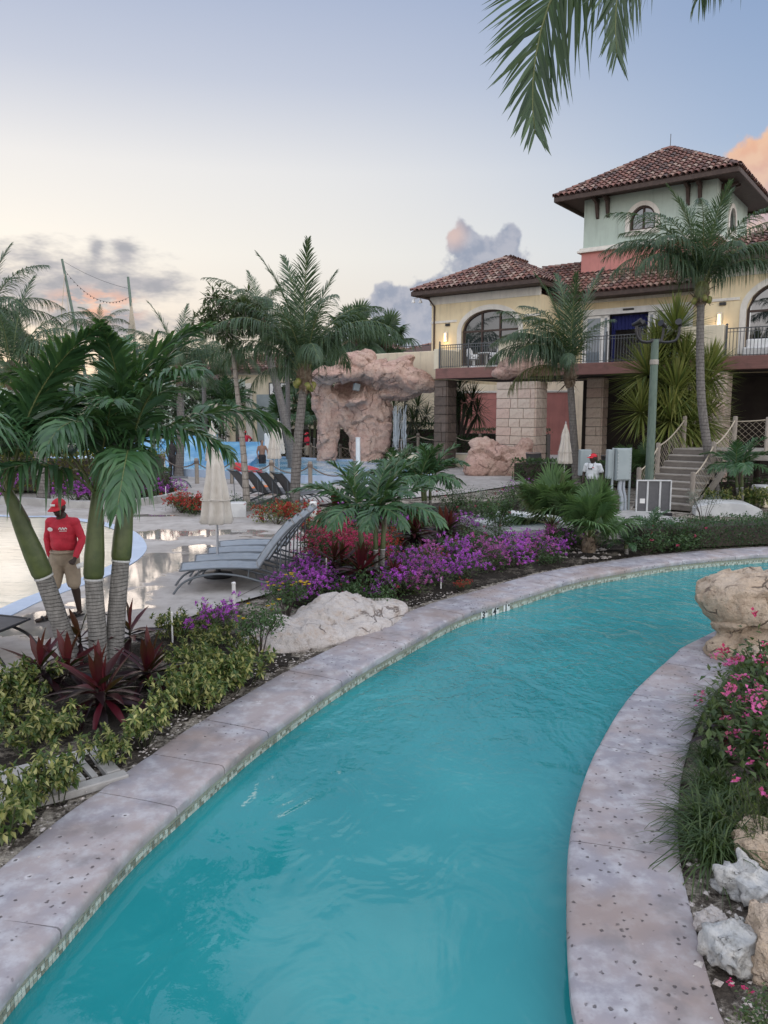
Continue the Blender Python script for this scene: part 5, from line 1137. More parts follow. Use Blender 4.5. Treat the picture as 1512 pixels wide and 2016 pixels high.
sp = [tuple(G(*p, .24).xy) for p in ((905, 1016), (1000, 1004), (1130, 1018), (1128, 1040), (1000, 1046))]
slab('pale concrete slab with steel hatches between the bushes and the fan palm', sp, .24, hatch=[[tuple(G(*p, .24).xy) for p in ((935, 1018), (1000, 1010), (1042, 1016), (985, 1026))], [tuple(G(*p, .24).xy) for p in ((1000, 1028), (1055, 1018), (1110, 1022), (1090, 1034), (1010, 1038))]])
sp = [tuple(G(*p, .2).xy) for p in ((1150, 1012), (1240, 1004), (1352, 1022), (1350, 1036), (1200, 1046))]
slab('low concrete plinth carrying the cabinet and the screen', sp, .2, mat=M_CONC)
cs = MB(); nn_ = 14; pr = [(.9 * math.cos(math.pi * i / nn_) * 1.0, .12 + .22 * math.sin(math.pi * i / nn_)) for i in range(nn_ + 1)] + [(-.9, -.05), (.9, -.05)]
cs.prism(pr, -1.1, 1.1, ax='y'); p = G(1430, 1008); tag(cs.build('culvert_cover', M_CONCW, None, smooth=True, loc=(p.x, p.y + .4, 0), rot=(0, 0, R(-12)), ang=40), 'pale low arched concrete cover behind the clipped hedge', 'cover')
p = G(1515, 1000); wb = thing('utility_box', 'white capped utility box at the right picture edge', 'utility box', (p.x + .35, p.y + .6, 0)); MB().box((0, 0, .22), (.8, .7, .5), bev=.02).build('body', M_CREAM, wb); MB().box((0, 0, .55), (.95, .85, .18), bev=.04).build('lid', M_WHITE, wb)
gr = thing('drain_grate', 'pale concrete drain cover among the shrubs at the left edge', 'drain cover', (*G(60, 1580).xy, 0), R(38))
MB().box((0, 0, -.01), (1.5, .12, .07), bev=.01).box((0, .62, -.01), (1.5, .12, .07), bev=.01).box((.67, .31, -.01), (.12, .46, .07), bev=.01).build('kerb', M_CONC, gr)
for i in range(13): MB().box((-.66 + i * .098, .31, .01), (.05, .46, .03)).build('bar', M_CONC, gr)
# stakes, bollards, planters
def stake(label, px, py, h, r=.012, mat=None, cat='stake'):
    p = G(px, py); o = MB().lathe([(r, -.1), (r, h - .03), (r * 1.15, h - .028), (r * 1.15, h), (r * .5, h + .01)], 8).build('marker_stake', mat or M_WHITE, None, smooth=True, loc=p); return tag(o, label, cat)
stake('thin white stake standing in the yellow green shrubs', 340, 1268, .42); stake('thin white stake in front of the purple bougainvillea', 643, 1150, .45); stake('short white stake at the back of the flower bed', 666, 998, .32); stake('short white stake beside the far planter kerb', 327, 988, .5); stake('tiny white stake near the coping below the purple flowers', 868, 1160, .2)
stake('white plastic pipe near the yellow flowers', 461, 1190, .35, .03); stake('tall white post in front of the rock arch', 705, 930, 1.7, .11)
bo = thing('bollard', 'squat white bollard at the edge of the red flowers', 'bollard', G(617, 1024)); MB().box((0, 0, .24), (.2, .14, .56), bev=.03).build('body', M_WHITE, bo); MB().box((0, -.075, .38), (.12, .02, .1)).build('lens', M_BOXGREY, bo)
bo2 = thing('path_light', 'slim grey path light in the small red flower bed', 'path light', G(378, 1006)); MB().tube([(0, 0, 0), (0, 0, .42)], .03, 8).build('post', M_STEEL, bo2); MB().box((.0, -.03, .42), (.1, .12, .05), bev=.01).build('head', M_BLACK, bo2)
plt = thing('planter_box', 'square pale grey planter box behind the quilted lounger umbrella', 'planter', (*G(470, 1017).xy, 0), R(10)); MB().box((0, 0, .2), (.42, .42, .42), bev=.02, top=1.06).build('box', M_CONCW, plt)
kb = thing('planter_kerb', 'curved concrete kerb of the back left planter', 'kerb', (0, 0, 0)); kk = catmull([tuple(G(*p)) for p in ((-300, 985), (0, 992), (150, 1001), (265, 997), (330, 988), (362, 978), (350, 970), (300, 962))], .4); ko = offset(kk, .25); mb = MB(); n = len(kk)
mb.add([(p.x, p.y, .0) for p in kk] + [(p.x, p.y, .22) for p in kk] + [(p.x, p.y, .22) for p in ko] + [(p.x, p.y, .0) for p in ko], [(k * n + i, k * n + i + 1, (k + 1) * n + i + 1, (k + 1) * n + i) for k in range(3) for i in range(n - 1)]); mb.build('kerb', M_CONC, kb)
# ================================================================== SHIP MASTS
def mast(label, px0, py0, px1, py1, Y, rig):
    a = Q(px0, py0, Y); b = Q(px1, py1, Y); g = b + (b - a) * (b.z / max(a.z - b.z, .1)) ; t = thing('ship_mast', label, 'mast', (g.x, Y, 0)); o = Vector((g.x, Y, 0))
    MB().tube([g - o, a - o], [.14, .075], 10).build('spar', M_GREENPOLE, t, smooth=True)
    for (c, d) in rig: rope(MB(), Q(*c, Y) - o, Q(*d, Y - .8) - o, .0, .025, 3).build('rigging', M_ROPE, t)
    return t
m1 = mast('leaning green grey ship mast at the far left behind the coconut palm', 122, 510, 150, 650, 52, [((128, 530), (118, 660)), ((130, 560), (140, 660))])
m2 = mast('leaning ship mast with fanned rigging lines behind the big palm', 252, 545, 270, 720, 50, [((258, 590), (243 + 6 * k, 770)) for k in range(8)] + [((247, 700 + 14 * k), (280, 702 + 14 * k)) for k in range(4)])
sl = thing('string_lights', 'thin string of lights hung between the two ship masts', 'string lights', (Q(190, 570, 51).x, 51, 0)); o = sl.location.copy()
A, B = Q(126, 530, 51.5) - o, Q(254, 585, 50.4) - o; rope(MB(), A, B, 1.0, .010, 20).build('wire', M_BLACK, sl); rope(MB(), Q(126, 515, 51.5) - o, Q(253, 568, 50.4) - o, .2, .010, 12).build('wire', M_BLACK, sl)
bm_ = MB().lathe([(0, -.06), (.032, -.03), (.032, 0), (.015, .03)], 6).mesh('bulb', M_BLACK)
for i in range(1, 20): s = i / 20; put('bulb', bm_, sl, A.lerp(B, s) - Vector((0, 0, 4 * s * (1 - s) + .03)))
# balcony furniture
def bchair():
    t = thing('balcony_chair', 'x', 'chair', group='white balcony chairs')
    put('shell', blob([('ell', (0, 0, .46), (.27, .27, .045), (0, 0, 0)), ('ell', (0, .25, .72), (.25, .05, .34), (-12, 0, 0)), ('ell', (-.25, .08, .62), (.035, .22, .1), (0, 0, 0)), ('ell', (.25, .08, .62), (.035, .22, .1), (0, 0, 0))], .03, M_WHITE, 2), t)
    MB().lathe([(.26, 0), (.24, .03), (.08, .14), (.07, .36), (.2, .45)], 16).build('pedestal', M_WHITE, t, smooth=True); return t
def bworld(u, v, z=0): return bld.matrix_basis @ Vector((u, v, z)) if False else Vector((2.68, 40, 0)) + Vector((.805 * u + .593 * v, -.593 * u + .805 * v, z))
bc = bchair(); bc.location = bworld(1.75, .75, ZF); bc.rotation_euler = (0, 0, B_ANG + 1.4); bc['label'] = 'white moulded chair on the left balcony, left of the table'
dup(bc, 'white moulded chair on the left balcony, right of the table', bworld(2.85, .8, ZF), B_ANG - 1.4)
tb = thing('balcony_table', 'white round table on the left balcony between chairs', 'table', bworld(2.3, 1.1, ZF)); MB().lathe([(.45, .72), (.46, .74), (.44, .76)], 24).build('top', M_WHITE, tb); MB().lathe([(.25, 0), (.05, .06), (.04, .72)], 12).build('pedestal', M_WHITE, tb)
sf = thing('balcony_sofa', 'low white sofa behind the railing at the right end', 'sofa', bworld(15.3, 1.0, ZF), B_ANG); MB().box((0, 0, .25), (1.9, .8, .35), bev=.04).build('seat', M_WHITE, sf); MB().box((0, .35, .55), (1.9, .18, .5), bev=.04).build('backrest', M_WHITE, sf)
# ================================================================== PEOPLE (local frame: facing -Y, own left is +X)
def limb(a, b, ra, rb): return ('cap', a, b, ra, rb)
def V(*a): return Vector(a)
STAND = dict(sh=.205, elL=V(.275, .03, 1.15), wrL=V(.27, -.06, .90), elR=V(-.275, .03, 1.15), wrR=V(-.27, -.04, .90), knL=V(.105, -.02, .50), anL=V(.11, .03, .09), knR=V(-.105, -.02, .50), anR=V(-.11, .03, .09), head=V(0, -.015, 1.62), hip=.95, tip=V(0, 0, 0))
def hand(out, w, el, curl, r=.0088, s=1):
    d = (w - el).normalized(); side = d.cross(V(0, 1, 0)); side = side.normalized() if side.length > .2 else V(1, 0, 0); f = side.cross(d).normalized()
    c = w + d * .055; out.append(('cap', w + d * .02, w + d * .085, .030, .036, .5, tuple(f)))
    for k, (o, L) in enumerate(((-.028, .068), (-.010, .078), (.010, .074), (.027, .060))):
        p0 = w + d * .095 + side * o; p1 = p0 + d * L * .45 * (1 - .3 * curl) - f * L * .35 * curl; p2 = p1 + d * L * .4 * (1 - 1.3 * curl) - f * L * .45 * curl; p3 = p2 + d * L * .25 * (1 - 2.0 * curl) + f * L * .1 * (curl - .5)
        out += [limb(p0, p1, r, r * .95), limb(p1, p2, r * .95, r * .85), limb(p2, p3, r * .85, r * .75)]
    t0 = w + d * .045 + side * -.032 * s; t1 = t0 + d * .03 - side * .018 * s - f * .018; t2 = t1 + d * .028 - f * .018 * curl; out += [limb(t0, t1, .012, .010), limb(t1, t2, .010, .0085)]
    return c
def person(label, loc, rz, pose=None, shirt=None, long_sleeve=True, legs='shorts', legm=None, skin=None, cap=None, vox=.011, belly=0.0, hair=None, scale=1.0, curl=.6, headrot=(0, 0, 0), shoes=None, group=None):
    P = dict(STAND); P.update(pose or {}); t = thing('person', label, 'person', loc, rz, group); t.scale = (scale,) * 3; skin = skin or M_SKIN
    sh, hip = P['sh'], P['hip']; SL, SRt = V(sh, 0, hip + .47), V(-sh, 0, hip + .47); hL, hR = V(.095, 0, hip - .04), V(-.095, 0, hip - .04); H = P['head']; base = H - V(0, -.01, .20)
    hm = Euler([R(a) for a in headrot]).to_matrix(); hr = tuple(headrot)
    def h(x, y, z): return tuple(H + hm @ V(x, y, z))
    body = [('cap', tuple(base + V(0, .02, -.06)), h(0, .01, -.06), .062, .056), ('ell', h(0, .012, .02), (.078, .098, .112), hr), ('ell', h(0, -.03, -.055), (.058, .062, .065), hr), ('ell', h(0, -.098, -.015), (.016, .020, .022), hr), ('ell', h(0, -.085, -.062), (.026, .014, .010), hr), ('ell', h(.080, .015, -.012), (.010, .020, .032), hr), ('ell', h(-.080, .015, -.012), (.010, .020, .032), hr), ('ell', h(0, -.075, .022), (.06, .02, .014), hr)]
    tor = [('cap', (0, 0, hip - .02), (0, 0, hip + .10), .14, .14), ('ell', (0, .01, hip + .15), (.165 + belly * .4, .115 + belly * .9, .17), (0, 0, 0)), ('ell', (0, 0, hip + .25), (.172 + belly * .2, .118 + belly * .7, .17), (0, 0, 0)), ('ell', (0, .0, hip + .33), (.185, .122 + belly * .3, .20), (0, 0, 0)), ('cap', tuple(SL - V(.01, 0, .015)), tuple(SRt + V(.01, 0, -.015)), .066, .066), ('cap', (0, .015, hip + .47), (0, .0, hip + .55), .10, .066), ('ell', (0, -belly * .6, hip + .16), (.14, .10 + belly, .15), (0, 0, 0))]
    arms = []; fore = []
    for s, S in (('L', SL), ('R', SRt)):
        e, w = P['el' + s], P['wr' + s]; arms.append(limb(S - V(0, 0, .01), e, .056, .046)); fore.append(limb(e, w, .046, .031))
    legs_u = [limb(hL, P['knL'], .098, .064), limb(hR, P['knR'], .098, .064)]; legs_l = []; feet = []
    for s in 'LR':
        k, a = P['kn' + s], P['an' + s]; mid = k.lerp(a, .32) + V(0, .018, 0); legs_l += [limb(k, mid, .060, .060), limb(mid, a, .058, .036)]
        fd = P.get('ft' + s, V(0, -1, 0)); feet += [('cap', tuple(a + V(0, .02, -.04)), tuple(a + fd * .15 + V(0, 0, -.06)), .036, .030, .75, (0, 0, 1)), ('ell', tuple(a + fd * .16 + V(0, 0, -.062)), (.044, .05, .024), (0, 0, math.degrees(math.atan2(fd.x, -fd.y))))]
    bs = body + tor + arms + fore + legs_u + legs_l + feet
    hands = []; hand(hands, P['wrL'], P['elL'], curl, s=1); hand(hands, P['wrR'], P['elR'], curl * .7, s=-1); bs += hands
    put('body', blob(bs, vox, skin, 2), t)
    def infl(sh_, d): return [(q[0], q[1], q[2], q[3] + d, q[4] + d) + tuple(q[5:]) if q[0] == 'cap' else (q[0], q[1], tuple(x + d for x in q[2])) + tuple(q[3:]) for q in sh_]
    wr = rumple = lambda p, n: .006 * noise.noise(p * 9) + .003 * noise.noise(p * 24)
    if shirt:
        slv = []
        for s, S in (('L', SL), ('R', SRt)):
            e, w = P['el' + s], P['wr' + s]; slv.append(limb(S - V(0, 0, .01), e, .062, .054) if long_sleeve else limb(S - V(0, 0, .01), S.lerp(e, .62), .066, .068))
            if long_sleeve: slv.append(limb(e, e.lerp(w, .93), .057, .042))
        put('shirt', blob(infl(tor[1:5] + tor[6:], .014) + [('cap', (0, .015, hip + .45), (0, .01, hip + .53), .105, .075)] + slv, vox, shirt, 2, wr), t)
    if legs:
        lg = [('cap', (0, .005, hip - .05), (0, .0, hip - .02), .168, .170), ('ell', (0, .0, hip - .02), (.182, .145 + belly * .7, .12), (0, 0, 0))]
        for s, hh in (('L', hL), ('R', hR)):
            k, a = P['kn' + s], P['an' + s]
            if legs == 'shorts': lg.append(limb(hh, hh.lerp(k, .95), .122, .100))
            else: lg += [limb(hh, k, .118, .085), limb(k, k.lerp(a, .92), .083, .070)]
        put('shorts' if legs == 'shorts' else 'trousers', blob(lg, vox, legm or M_KHAKI, 2, wr), t)
    if cap:
        mb = MB(); N, K = 20, 7; vs = []
        for i in range(K + 1):
            ph = math.pi / 2 * i / K
            for j in range(N): th = 2 * math.pi * j / N; vs.append((.094 * math.cos(ph) * math.cos(th), .012 + .112 * math.cos(ph) * math.sin(th), .045 + .098 * math.sin(ph)))
        mb.add(vs, [(i * N + j, i * N + (j + 1) % N, (i + 1) * N + (j + 1) % N, (i + 1) * N + j) for i in range(K) for j in range(N)])
        c = mb.build('cap', cap, t, smooth=True, loc=H, rot=[R(a) for a in headrot], ang=180)
        br = MB(); n = 12; inn = [(.090 * math.cos(a), .012 + .108 * math.sin(a), .047) for a in np.linspace(math.pi * 1.12, math.pi * 1.88, n + 1)]; out = [(.100 * math.cos(a) * 1.0, -.02 + .17 * math.sin(a), .030 - .015 * abs(math.cos(a)) * 1.2) for a in np.linspace(math.pi * 1.08, math.pi * 1.92, n + 1)]
        br.add(inn + out + [(x, y, z - .006) for x, y, z in inn + out], [(i, i + 1, n + 2 + i, n + 1 + i) for i in range(n)] + [(2 * n + 2 + i + k_, 2 * n + 2 + n + 1 + i, 2 * n + 2 + n + 2 + i, 2 * n + 3 + i) for k_ in (0,) for i in range(n)] + [(n + 1 + i, n + 2 + i, 3 * n + 4 + i, 3 * n + 3 + i) for i in range(n)])
        br.build('brim', cap, c, smooth=True); MB().box((0, -.098, .085), (.085, .01, .03), bev=.004, rot=Euler((-.35, 0, 0)).to_matrix()).build('cap_logo', M_WHITE, c)
    elif hair: put('hair', blob([('ell', h(0, .03, .045), (.086, .098, .09), hr)], vox, hair, 1), t)
    for sx in (-1, 1): MB().lathe([(.0, -.006), (.008, -.004), (.008, .004), (0, .006)], 8, h(.031 * sx, -.088, .004)).build('eye', M_BLACK if skin is not M_SKIN2 else M_DKWOOD, t)
    if shoes:
        for s in 'LR':
            a = P['an' + s]; fd = P.get('ft' + s, V(0, -1, 0)); ag = math.atan2(fd.x, -fd.y)
            so = MB().prism([(x * 1.0, y) for x, y in [(.05 * math.cos(q) * (1 if math.sin(q) < 0 else .8), -.06 + .145 * math.sin(q)) for q in np.linspace(0, 6.28, 18)[:-1]]], 0, .022).build('sandal', shoes, t, loc=(a.x, a.y + .01, a.z - .092), rot=(0, 0, ag))
            MB().tube([(-.05, -.09, .015), (-.035, -.1, .06), (0, -.105, .072), (.035, -.1, .06), (.05, -.09, .015)], .012, 6).build('strap', shoes, so)
    return t
# the man in red walking past the shallow pool
wl = V(.245, -.17, .93)
p1 = person('man in red long sleeved shirt, khaki shorts and red cap walking beside the shallow pool', (-4.62, 10.95, 0), R(-4), dict(sh=.185, elL=V(.285, -.01, 1.16), wrL=wl, elR=V(-.275, .06, 1.15), wrR=V(-.25, .06, .90), knR=V(-.13, -.10, .50), anR=V(-.20, -.16, .095), knL=V(.11, .02, .50), anL=V(.13, .10, .095), ftR=V(-.6, -.8, 0), ftL=V(-.35, -.94, 0), head=V(-.02, -.05, 1.615)),
            M_SHIRTR, True, 'shorts', M_KHAKI, cap=M_CAP, vox=.0085, belly=.035, headrot=(16, 0, -16), shoes=M_BLACK, curl=.85)
tg = MB(); tg.lathe([(0, .0), (.040, .001), (.042, .004), (0, .006)], 20); o = tg.build('name_badge', M_WHITE, p1, loc=(-.095, -.185, 1.33), rot=(R(98), 0, R(-10)), scale=(1, .72, 1))
lg = MB(); lg.tube(catmull([(-.055, 0, -.005), (-.035, 0, .02), (-.02, 0, -.012), (0, 0, .018), (.015, 0, -.012), (.035, 0, .015), (.055, 0, -.005)], .008), .0075, 5).box((0, 0, -.03), (.10, .006, .008)); lg.build('chest_logo', M_WHITE, p1, loc=(.085, -.178, 1.335), rot=(R(8), 0, R(14)))
MB().tube([(.180 * math.cos(a), -.008 + .172 * math.sin(a), .985) for a in np.linspace(0, 6.28, 28)], .018, 6).build('waistband', M_KHAKI, p1)
cupm, ct, cb, co_ = newmat('clear_plastic'); cb.inputs['Base Color'].default_value = (.85, .88, .88, 1); cb.inputs['Roughness'].default_value = .1; cb.inputs['Alpha'].default_value = .55
bt = thing('plastic_bottle', 'clear crumpled plastic bottle held in the left hand of the man in red', 'bottle', Vector((-4.62, 10.95, 0)) + Matrix.Rotation(R(-4), 3, 'Z') @ V(.275, -.20, .80), R(-4))
MB().lathe([(.030, 0), (.036, .01), (.034, .05), (.037, .09), (.034, .12), (.018, .15)], 14, rot=Euler((0, R(70), .4)).to_matrix()).build('body', cupm, bt, smooth=True); MB().lathe([(.018, .15), (.018, .17), (.0, .172)], 12, rot=Euler((0, R(70), .4)).to_matrix()).build('bottle_cap', M_WHITE, bt)
# the man in white
p2 = person('man in white polo shirt and red cap standing behind the fan palms', (Q(1168, 900, 22.4).x, 22.4, 0), R(-40), dict(elL=V(.29, .03, 1.16), wrL=V(.30, -.02, .91), elR=V(-.29, .03, 1.16), wrR=V(-.28, -.05, .91)), M_SHIRTW, False, 'trousers', M_DKCLOTH, cap=M_CAP, vox=.013, belly=.03, headrot=(0, 0, -38), curl=.4, shoes=M_BLACK)
MB().tube(catmull([(-.075, -.11, 1.50), (-.08, -.16, 1.40), (-.03, -.175, 1.33), (.04, -.175, 1.33), (.08, -.16, 1.40), (.075, -.11, 1.50)], .03), .006, 5).box((-.035, -.182, 1.325), (.055, .012, .04), bev=.01).box((.035, -.182, 1.325), (.055, .012, .04), bev=.01).build('sunglasses', M_BLACK, p2)
MB().box((.09, -.175, 1.36), (.06, .008, .02)).build('chest_logo', M_RED, p2)
# far figures
fold = dict(elL=V(.26, -.03, 1.18), wrL=V(.02, -.20, 1.16), elR=V(-.26, -.03, 1.18), wrR=V(-.02, -.19, 1.12))
pp = Q(605, 900, 44.2); person('far attendant in red shirt and cap standing by the rock arch', (pp.x, 44.2, 0), R(-60), fold, M_SHIRTR, False, 'shorts', M_KHAKI, cap=M_CAP, vox=.024, shoes=M_BLACK, scale=1.0)
pp = Q(446, 900, 38.6); person('far attendant in red shirt behind the wave pool ramp, arms akimbo', (pp.x, 43.9, .2), 0, dict(elL=V(.40, .05, 1.2), wrL=V(.19, -.04, 1.02), elR=V(-.40, .05, 1.2), wrR=V(-.19, -.04, 1.02)), M_SHIRTR, False, 'shorts', M_KHAKI, cap=M_CAP, vox=.024, scale=.95)
pp = Q(516, 900, 40); person('shirtless dark haired bather standing in the wave pool', (pp.x, 40, -.28), R(40), dict(elL=V(.3, -.05, 1.2), wrL=V(.2, -.22, 1.05)), None, False, 'shorts', M_DKCLOTH, skin=M_SKIN2, hair=M_DKBARK, vox=.024)
pp = Q(345, 900, 35.5); person('person in dark clothes standing in front of the blue surf ramps', (pp.x, 35.0, 0), R(160), None, M_DKCLOTH, True, 'trousers', M_DKCLOTH, cap=M_CAP, vox=.024, shoes=M_BLACK)
SIT = dict(hip=.50, head=V(0, -.03, 1.17), elL=V(.27, -.05, .72), wrL=V(.2, -.28, .62), elR=V(-.27, -.05, .72), wrR=V(-.2, -.28, .62), knL=V(.12, -.42, .50), anL=V(.12, -.46, .09), knR=V(-.12, -.42, .50), anR=V(-.12, -.46, .09))
g_ = G(345, 962); person('person in white shirt seated on the dark lounger near the back planter', (g_.x - .75, g_.y + .55, 0), R(60), SIT, M_SHIRTW, False, 'shorts', M_DKCLOTH, hair=M_DKBARK, vox=.024)
# ================================================================== VEGETATION
def frond_mesh(L, n, ll, e0, e1, w, hang, mat, seed, gap=.1, side=0.0, fwd=(25, 60), lift=.3, jit=.12, K=16, pw=1.15, ribr=.022, roll=0.0):
    rn = random.Random(seed); mb = MB(); P = [Vector((0, 0, 0))]
    for i in range(K):
        t = (i + .5) / K; a = R(e0 + (e1 - e0) * t ** pw); P.append(P[-1] + Vector((math.cos(a), 0, math.sin(a))) * L / K)
    P = [p + Vector((0, side * L * (i / K) ** 2, 0)) for i, p in enumerate(P)]
    mb.tube(P, [ribr * (1 - .85 * i / K) for i in range(K + 1)], 5, 1)
    def at(t):
        f = t * K; i = min(int(f), K - 1); return P[i].lerp(P[i + 1], f - i), (P[i + 1] - P[i]).normalized()
    G_ = Vector((0, 0, -1))
    for i in range(n):
        for s in (-1, 1):
            t = gap + (1 - gap) * (i + rn.uniform(-.3, .3)) / n; t = min(max(t, .02), .995); p, T = at(t); S = Vector((0, s, 0)); S = Matrix.Rotation(roll, 3, T) @ S if roll else S; N = T.cross(S) * s; N = N if roll or N.z >= 0 or T.z < -.9 else -N
            ln = ll * (.45 + .55 * math.sin(math.pi * min(.18 + t * .8, 1) ** .8)) * (1 - .55 * max(0, t - .72) / .28) * rn.uniform(.86, 1.1)
            a = R(fwd[0] + (fwd[1] - fwd[0]) * t + rn.gauss(0, 5)); D = (S * math.cos(a) + T * math.sin(a) + N * (lift * (1 - .6 * t) + rn.gauss(0, jit))).normalized()
            hg = hang * rn.uniform(.7, 1.3); W = (T - D * T.dot(D)); W = W.normalized() if W.length > .1 else N; W = (W + N * rn.gauss(0, .35)).normalized() * w
            q = [p + D * ln * k + G_ * (hg * ln * k * k) - D * (hg * .35 * ln * k * k * k) for k in (0, .35, .7, 1.0)]
            mb.add([q[0] - W * .35, q[0] + W * .35, q[1] - W * .5, q[1] + W * .5, q[2] - W * .36, q[2] + W * .36, q[3]], [(0, 1, 3, 2), (2, 3, 5, 4), (4, 5, 6)])
    return mb.mesh('frond', [mat, M_RACHIS], True, 180)
CACHE = {}
def coco(k, dry=False):
    key = ('coco', k, dry)
    if key not in CACHE:
        e0, e1, hang, fw = [(88, 50, .18, (35, 68)), (78, -8, .55, (22, 60)), (60, -55, .95, (14, 55)), (34, -76, 1.15, (8, 50)), (0, -84, 1.2, (5, 46)), (72, -38, .75, (18, 58)), (20, -100, .12, (30, 62))][k]
        if k == 6: CACHE[key] = frond_mesh(3.2, 104, .78, e0, e1, .023, hang, L_COCO, 106, .14, 0, fw, .06, .04, 20, 1.0, roll=R(72)); return CACHE[key]
        CACHE[key] = frond_mesh(3.5, 84, .86, e0, e1, .027, hang, L_COCOY if dry else L_COCO, 100 + k, .14, .07 * (-1) ** k, fw, .10, .10)
    return CACHE[key]
def ado(k):
    key = ('ado', k)
    if key not in CACHE:
        e0, e1, hang = [(86, 24, .28), (76, -12, .42), (64, -40, .55), (46, -60, .7)][k]
        CACHE[key] = frond_mesh(2.15, 66, .62, e0, e1, .042, hang, L_ADO, 200 + k, .24, .05 * (-1) ** k, (30, 62), .35, .16, ribr=.016)
    return CACHE[key]
def smallado(k):
    key = ('sado', k)
    if key not in CACHE:
        e0, e1, hang = [(80, 20, .15), (62, -22, .3), (38, -48, .45)][k]
        CACHE[key] = frond_mesh(1.25, 30, .42, e0, e1, .040, hang, L_ADO, 230 + k, .2, .05, (28, 60), .3, .14, ribr=.011)
    return CACHE[key]
def trunk(pts, r0, r1, n=12, rings=30, rough=.03, flare=1.35):
    L = catmull([tuple(p) for p in pts], max(.03, sum((Vector(b) - Vector(a)).length for a, b in zip(pts, pts[1:])) / rings)); k = len(L)
    rad = [(r0 + (r1 - r0) * i / (k - 1)) * (1 + (flare - 1) * max(0, 1 - i / (k * .12)) ** 2) * (1 + rough * (i % 2)) for i in range(k)]
    return MB().tube(L, rad, n)
def coconut_palm(label, base, top, fronds, bend=(0, 0, 0), r=(.15, .10), fs=1.0, nuts=0, group='coconut palms', name='coconut_palm', maker=coco, bark=None, skirt=True, dry=()):
    base, top = Vector(base), Vector(top); t = thing(name, label, 'palm tree', base, 0, group); tp = top - base; mid = tp * .5 + Vector(bend)
    trunk([(0, 0, -.1), tuple(tp * .2 + Vector(bend) * .6), tuple(mid), tuple(tp * .82 + Vector(bend) * .5), tuple(tp)], r[0], r[1], 12, 46).build('trunk', bark or M_TRUNK, t, smooth=True, ang=180)
    rn = random.Random(int(abs(base.x * 91 + base.y * 17)))
    if skirt:
        mb = MB().lathe([(r[1], -.45), (r[1] * 1.6, -.25), (r[1] * 2.0, 0), (r[1] * 1.7, .25), (r[1] * .6, .5)], 12, wob=lambda th, i: 1 + .18 * math.sin(5 * th + i * 2))
        for k in range(26):
            a = rn.uniform(0, 6.28); d = Vector((math.cos(a), math.sin(a), 0)); p = d * r[1] * 1.4 + Vector((0, 0, rn.uniform(-.35, .15))); l = rn.uniform(.25, .6); e = rn.uniform(-1, .9); q = p + (d * math.cos(e) + Vector((0, 0, math.sin(e)))) * l; s_ = Vector((-d.y, d.x, 0)) * .045
            mb.add([p - s_, p + s_, q + s_ * .3, q - s_ * .3], [(0, 1, 2, 3)])
        mb.build('fibre_crown', M_FIBRE, t, loc=tp)
    for i, f in enumerate(fronds):
        k, az = f[0], f[1]; sc = (f[2] if len(f) > 2 else 1.0) * fs; tilt = f[3] if len(f) > 3 else 0
        put('frond', maker(k, True) if i in dry else maker(k), t, tp + Vector((math.cos(R(az)), math.sin(R(az)), 0)) * r[1] * .8 + Vector((0, 0, .12)), (R(tilt), 0, R(az)), sc * rn.uniform(.93, 1.07))
    if nuts:
        nm = MB().lathe([(0, -.13), (.07, -.10), (.10, 0), (.075, .09), (0, .125)], 10).mesh('coconut', M_COCONUT, True, 180)
        for k in range(nuts): a = R(-90 + rn.uniform(-80, 80)); put('coconut', nm, t, tp + Vector((math.cos(a) * .26, math.sin(a) * .26, rn.uniform(-.3, .0))), (rn.uniform(-.4, .4), rn.uniform(-.4, .4), 0))
    return t
def ring(n, ks, az0=0, spread=360, sc=(.9, 1.05), seed=1, bias=None):
    rn = random.Random(seed); out = []
    for i in range(n):
        az = az0 + spread * i / n + rn.uniform(-14, 14); k = ks[i % len(ks)]; s = rn.uniform(*sc); out.append((k, az, s, rn.uniform(-10, 10)))
    return out
def T(px, py, Y): return Q(px, py, Y)
# --- central coconut palm
b = G(580, 1006); tp = T(600, 745, b.y + .2)
coconut_palm('tall coconut palm in the middle with a dark trunk beside the loungers', (b.x, b.y, 0), tp, [(0, 110, 1.05), (0, 185, 1.0), (0, 30, .95), (0, 270, .98), (1, 165, 1.05), (1, 250, .95), (1, 40, .95), (1, 205, 1.0), (1, 300, .95), (5, 178, 1.02), (5, 8, 1.0), (5, 340, .98), (5, 130, .95), (5, 225, .95), (5, 30, .95), (2, 190, .9), (2, 160, .85), (2, 280, .7), (2, 60, .85), (3, 180, .55), (1, 355, .9)], (-.06, 0, 0), (.16, .115), 1.08, 5)
# --- leaning palm behind
coconut_palm('leaning grey coconut palm behind the closed umbrellas', (T(578, 880, 37).x, 37, 0), T(512, 640, 37.6), ring(7, (1, 5, 2), 80, 300, seed=3) + ring(8, (2, 3), 20, 360, (.7, .9), 5) + [(0, 120, .8)], (.15, 0, 0), (.22, .16), .95, 0)
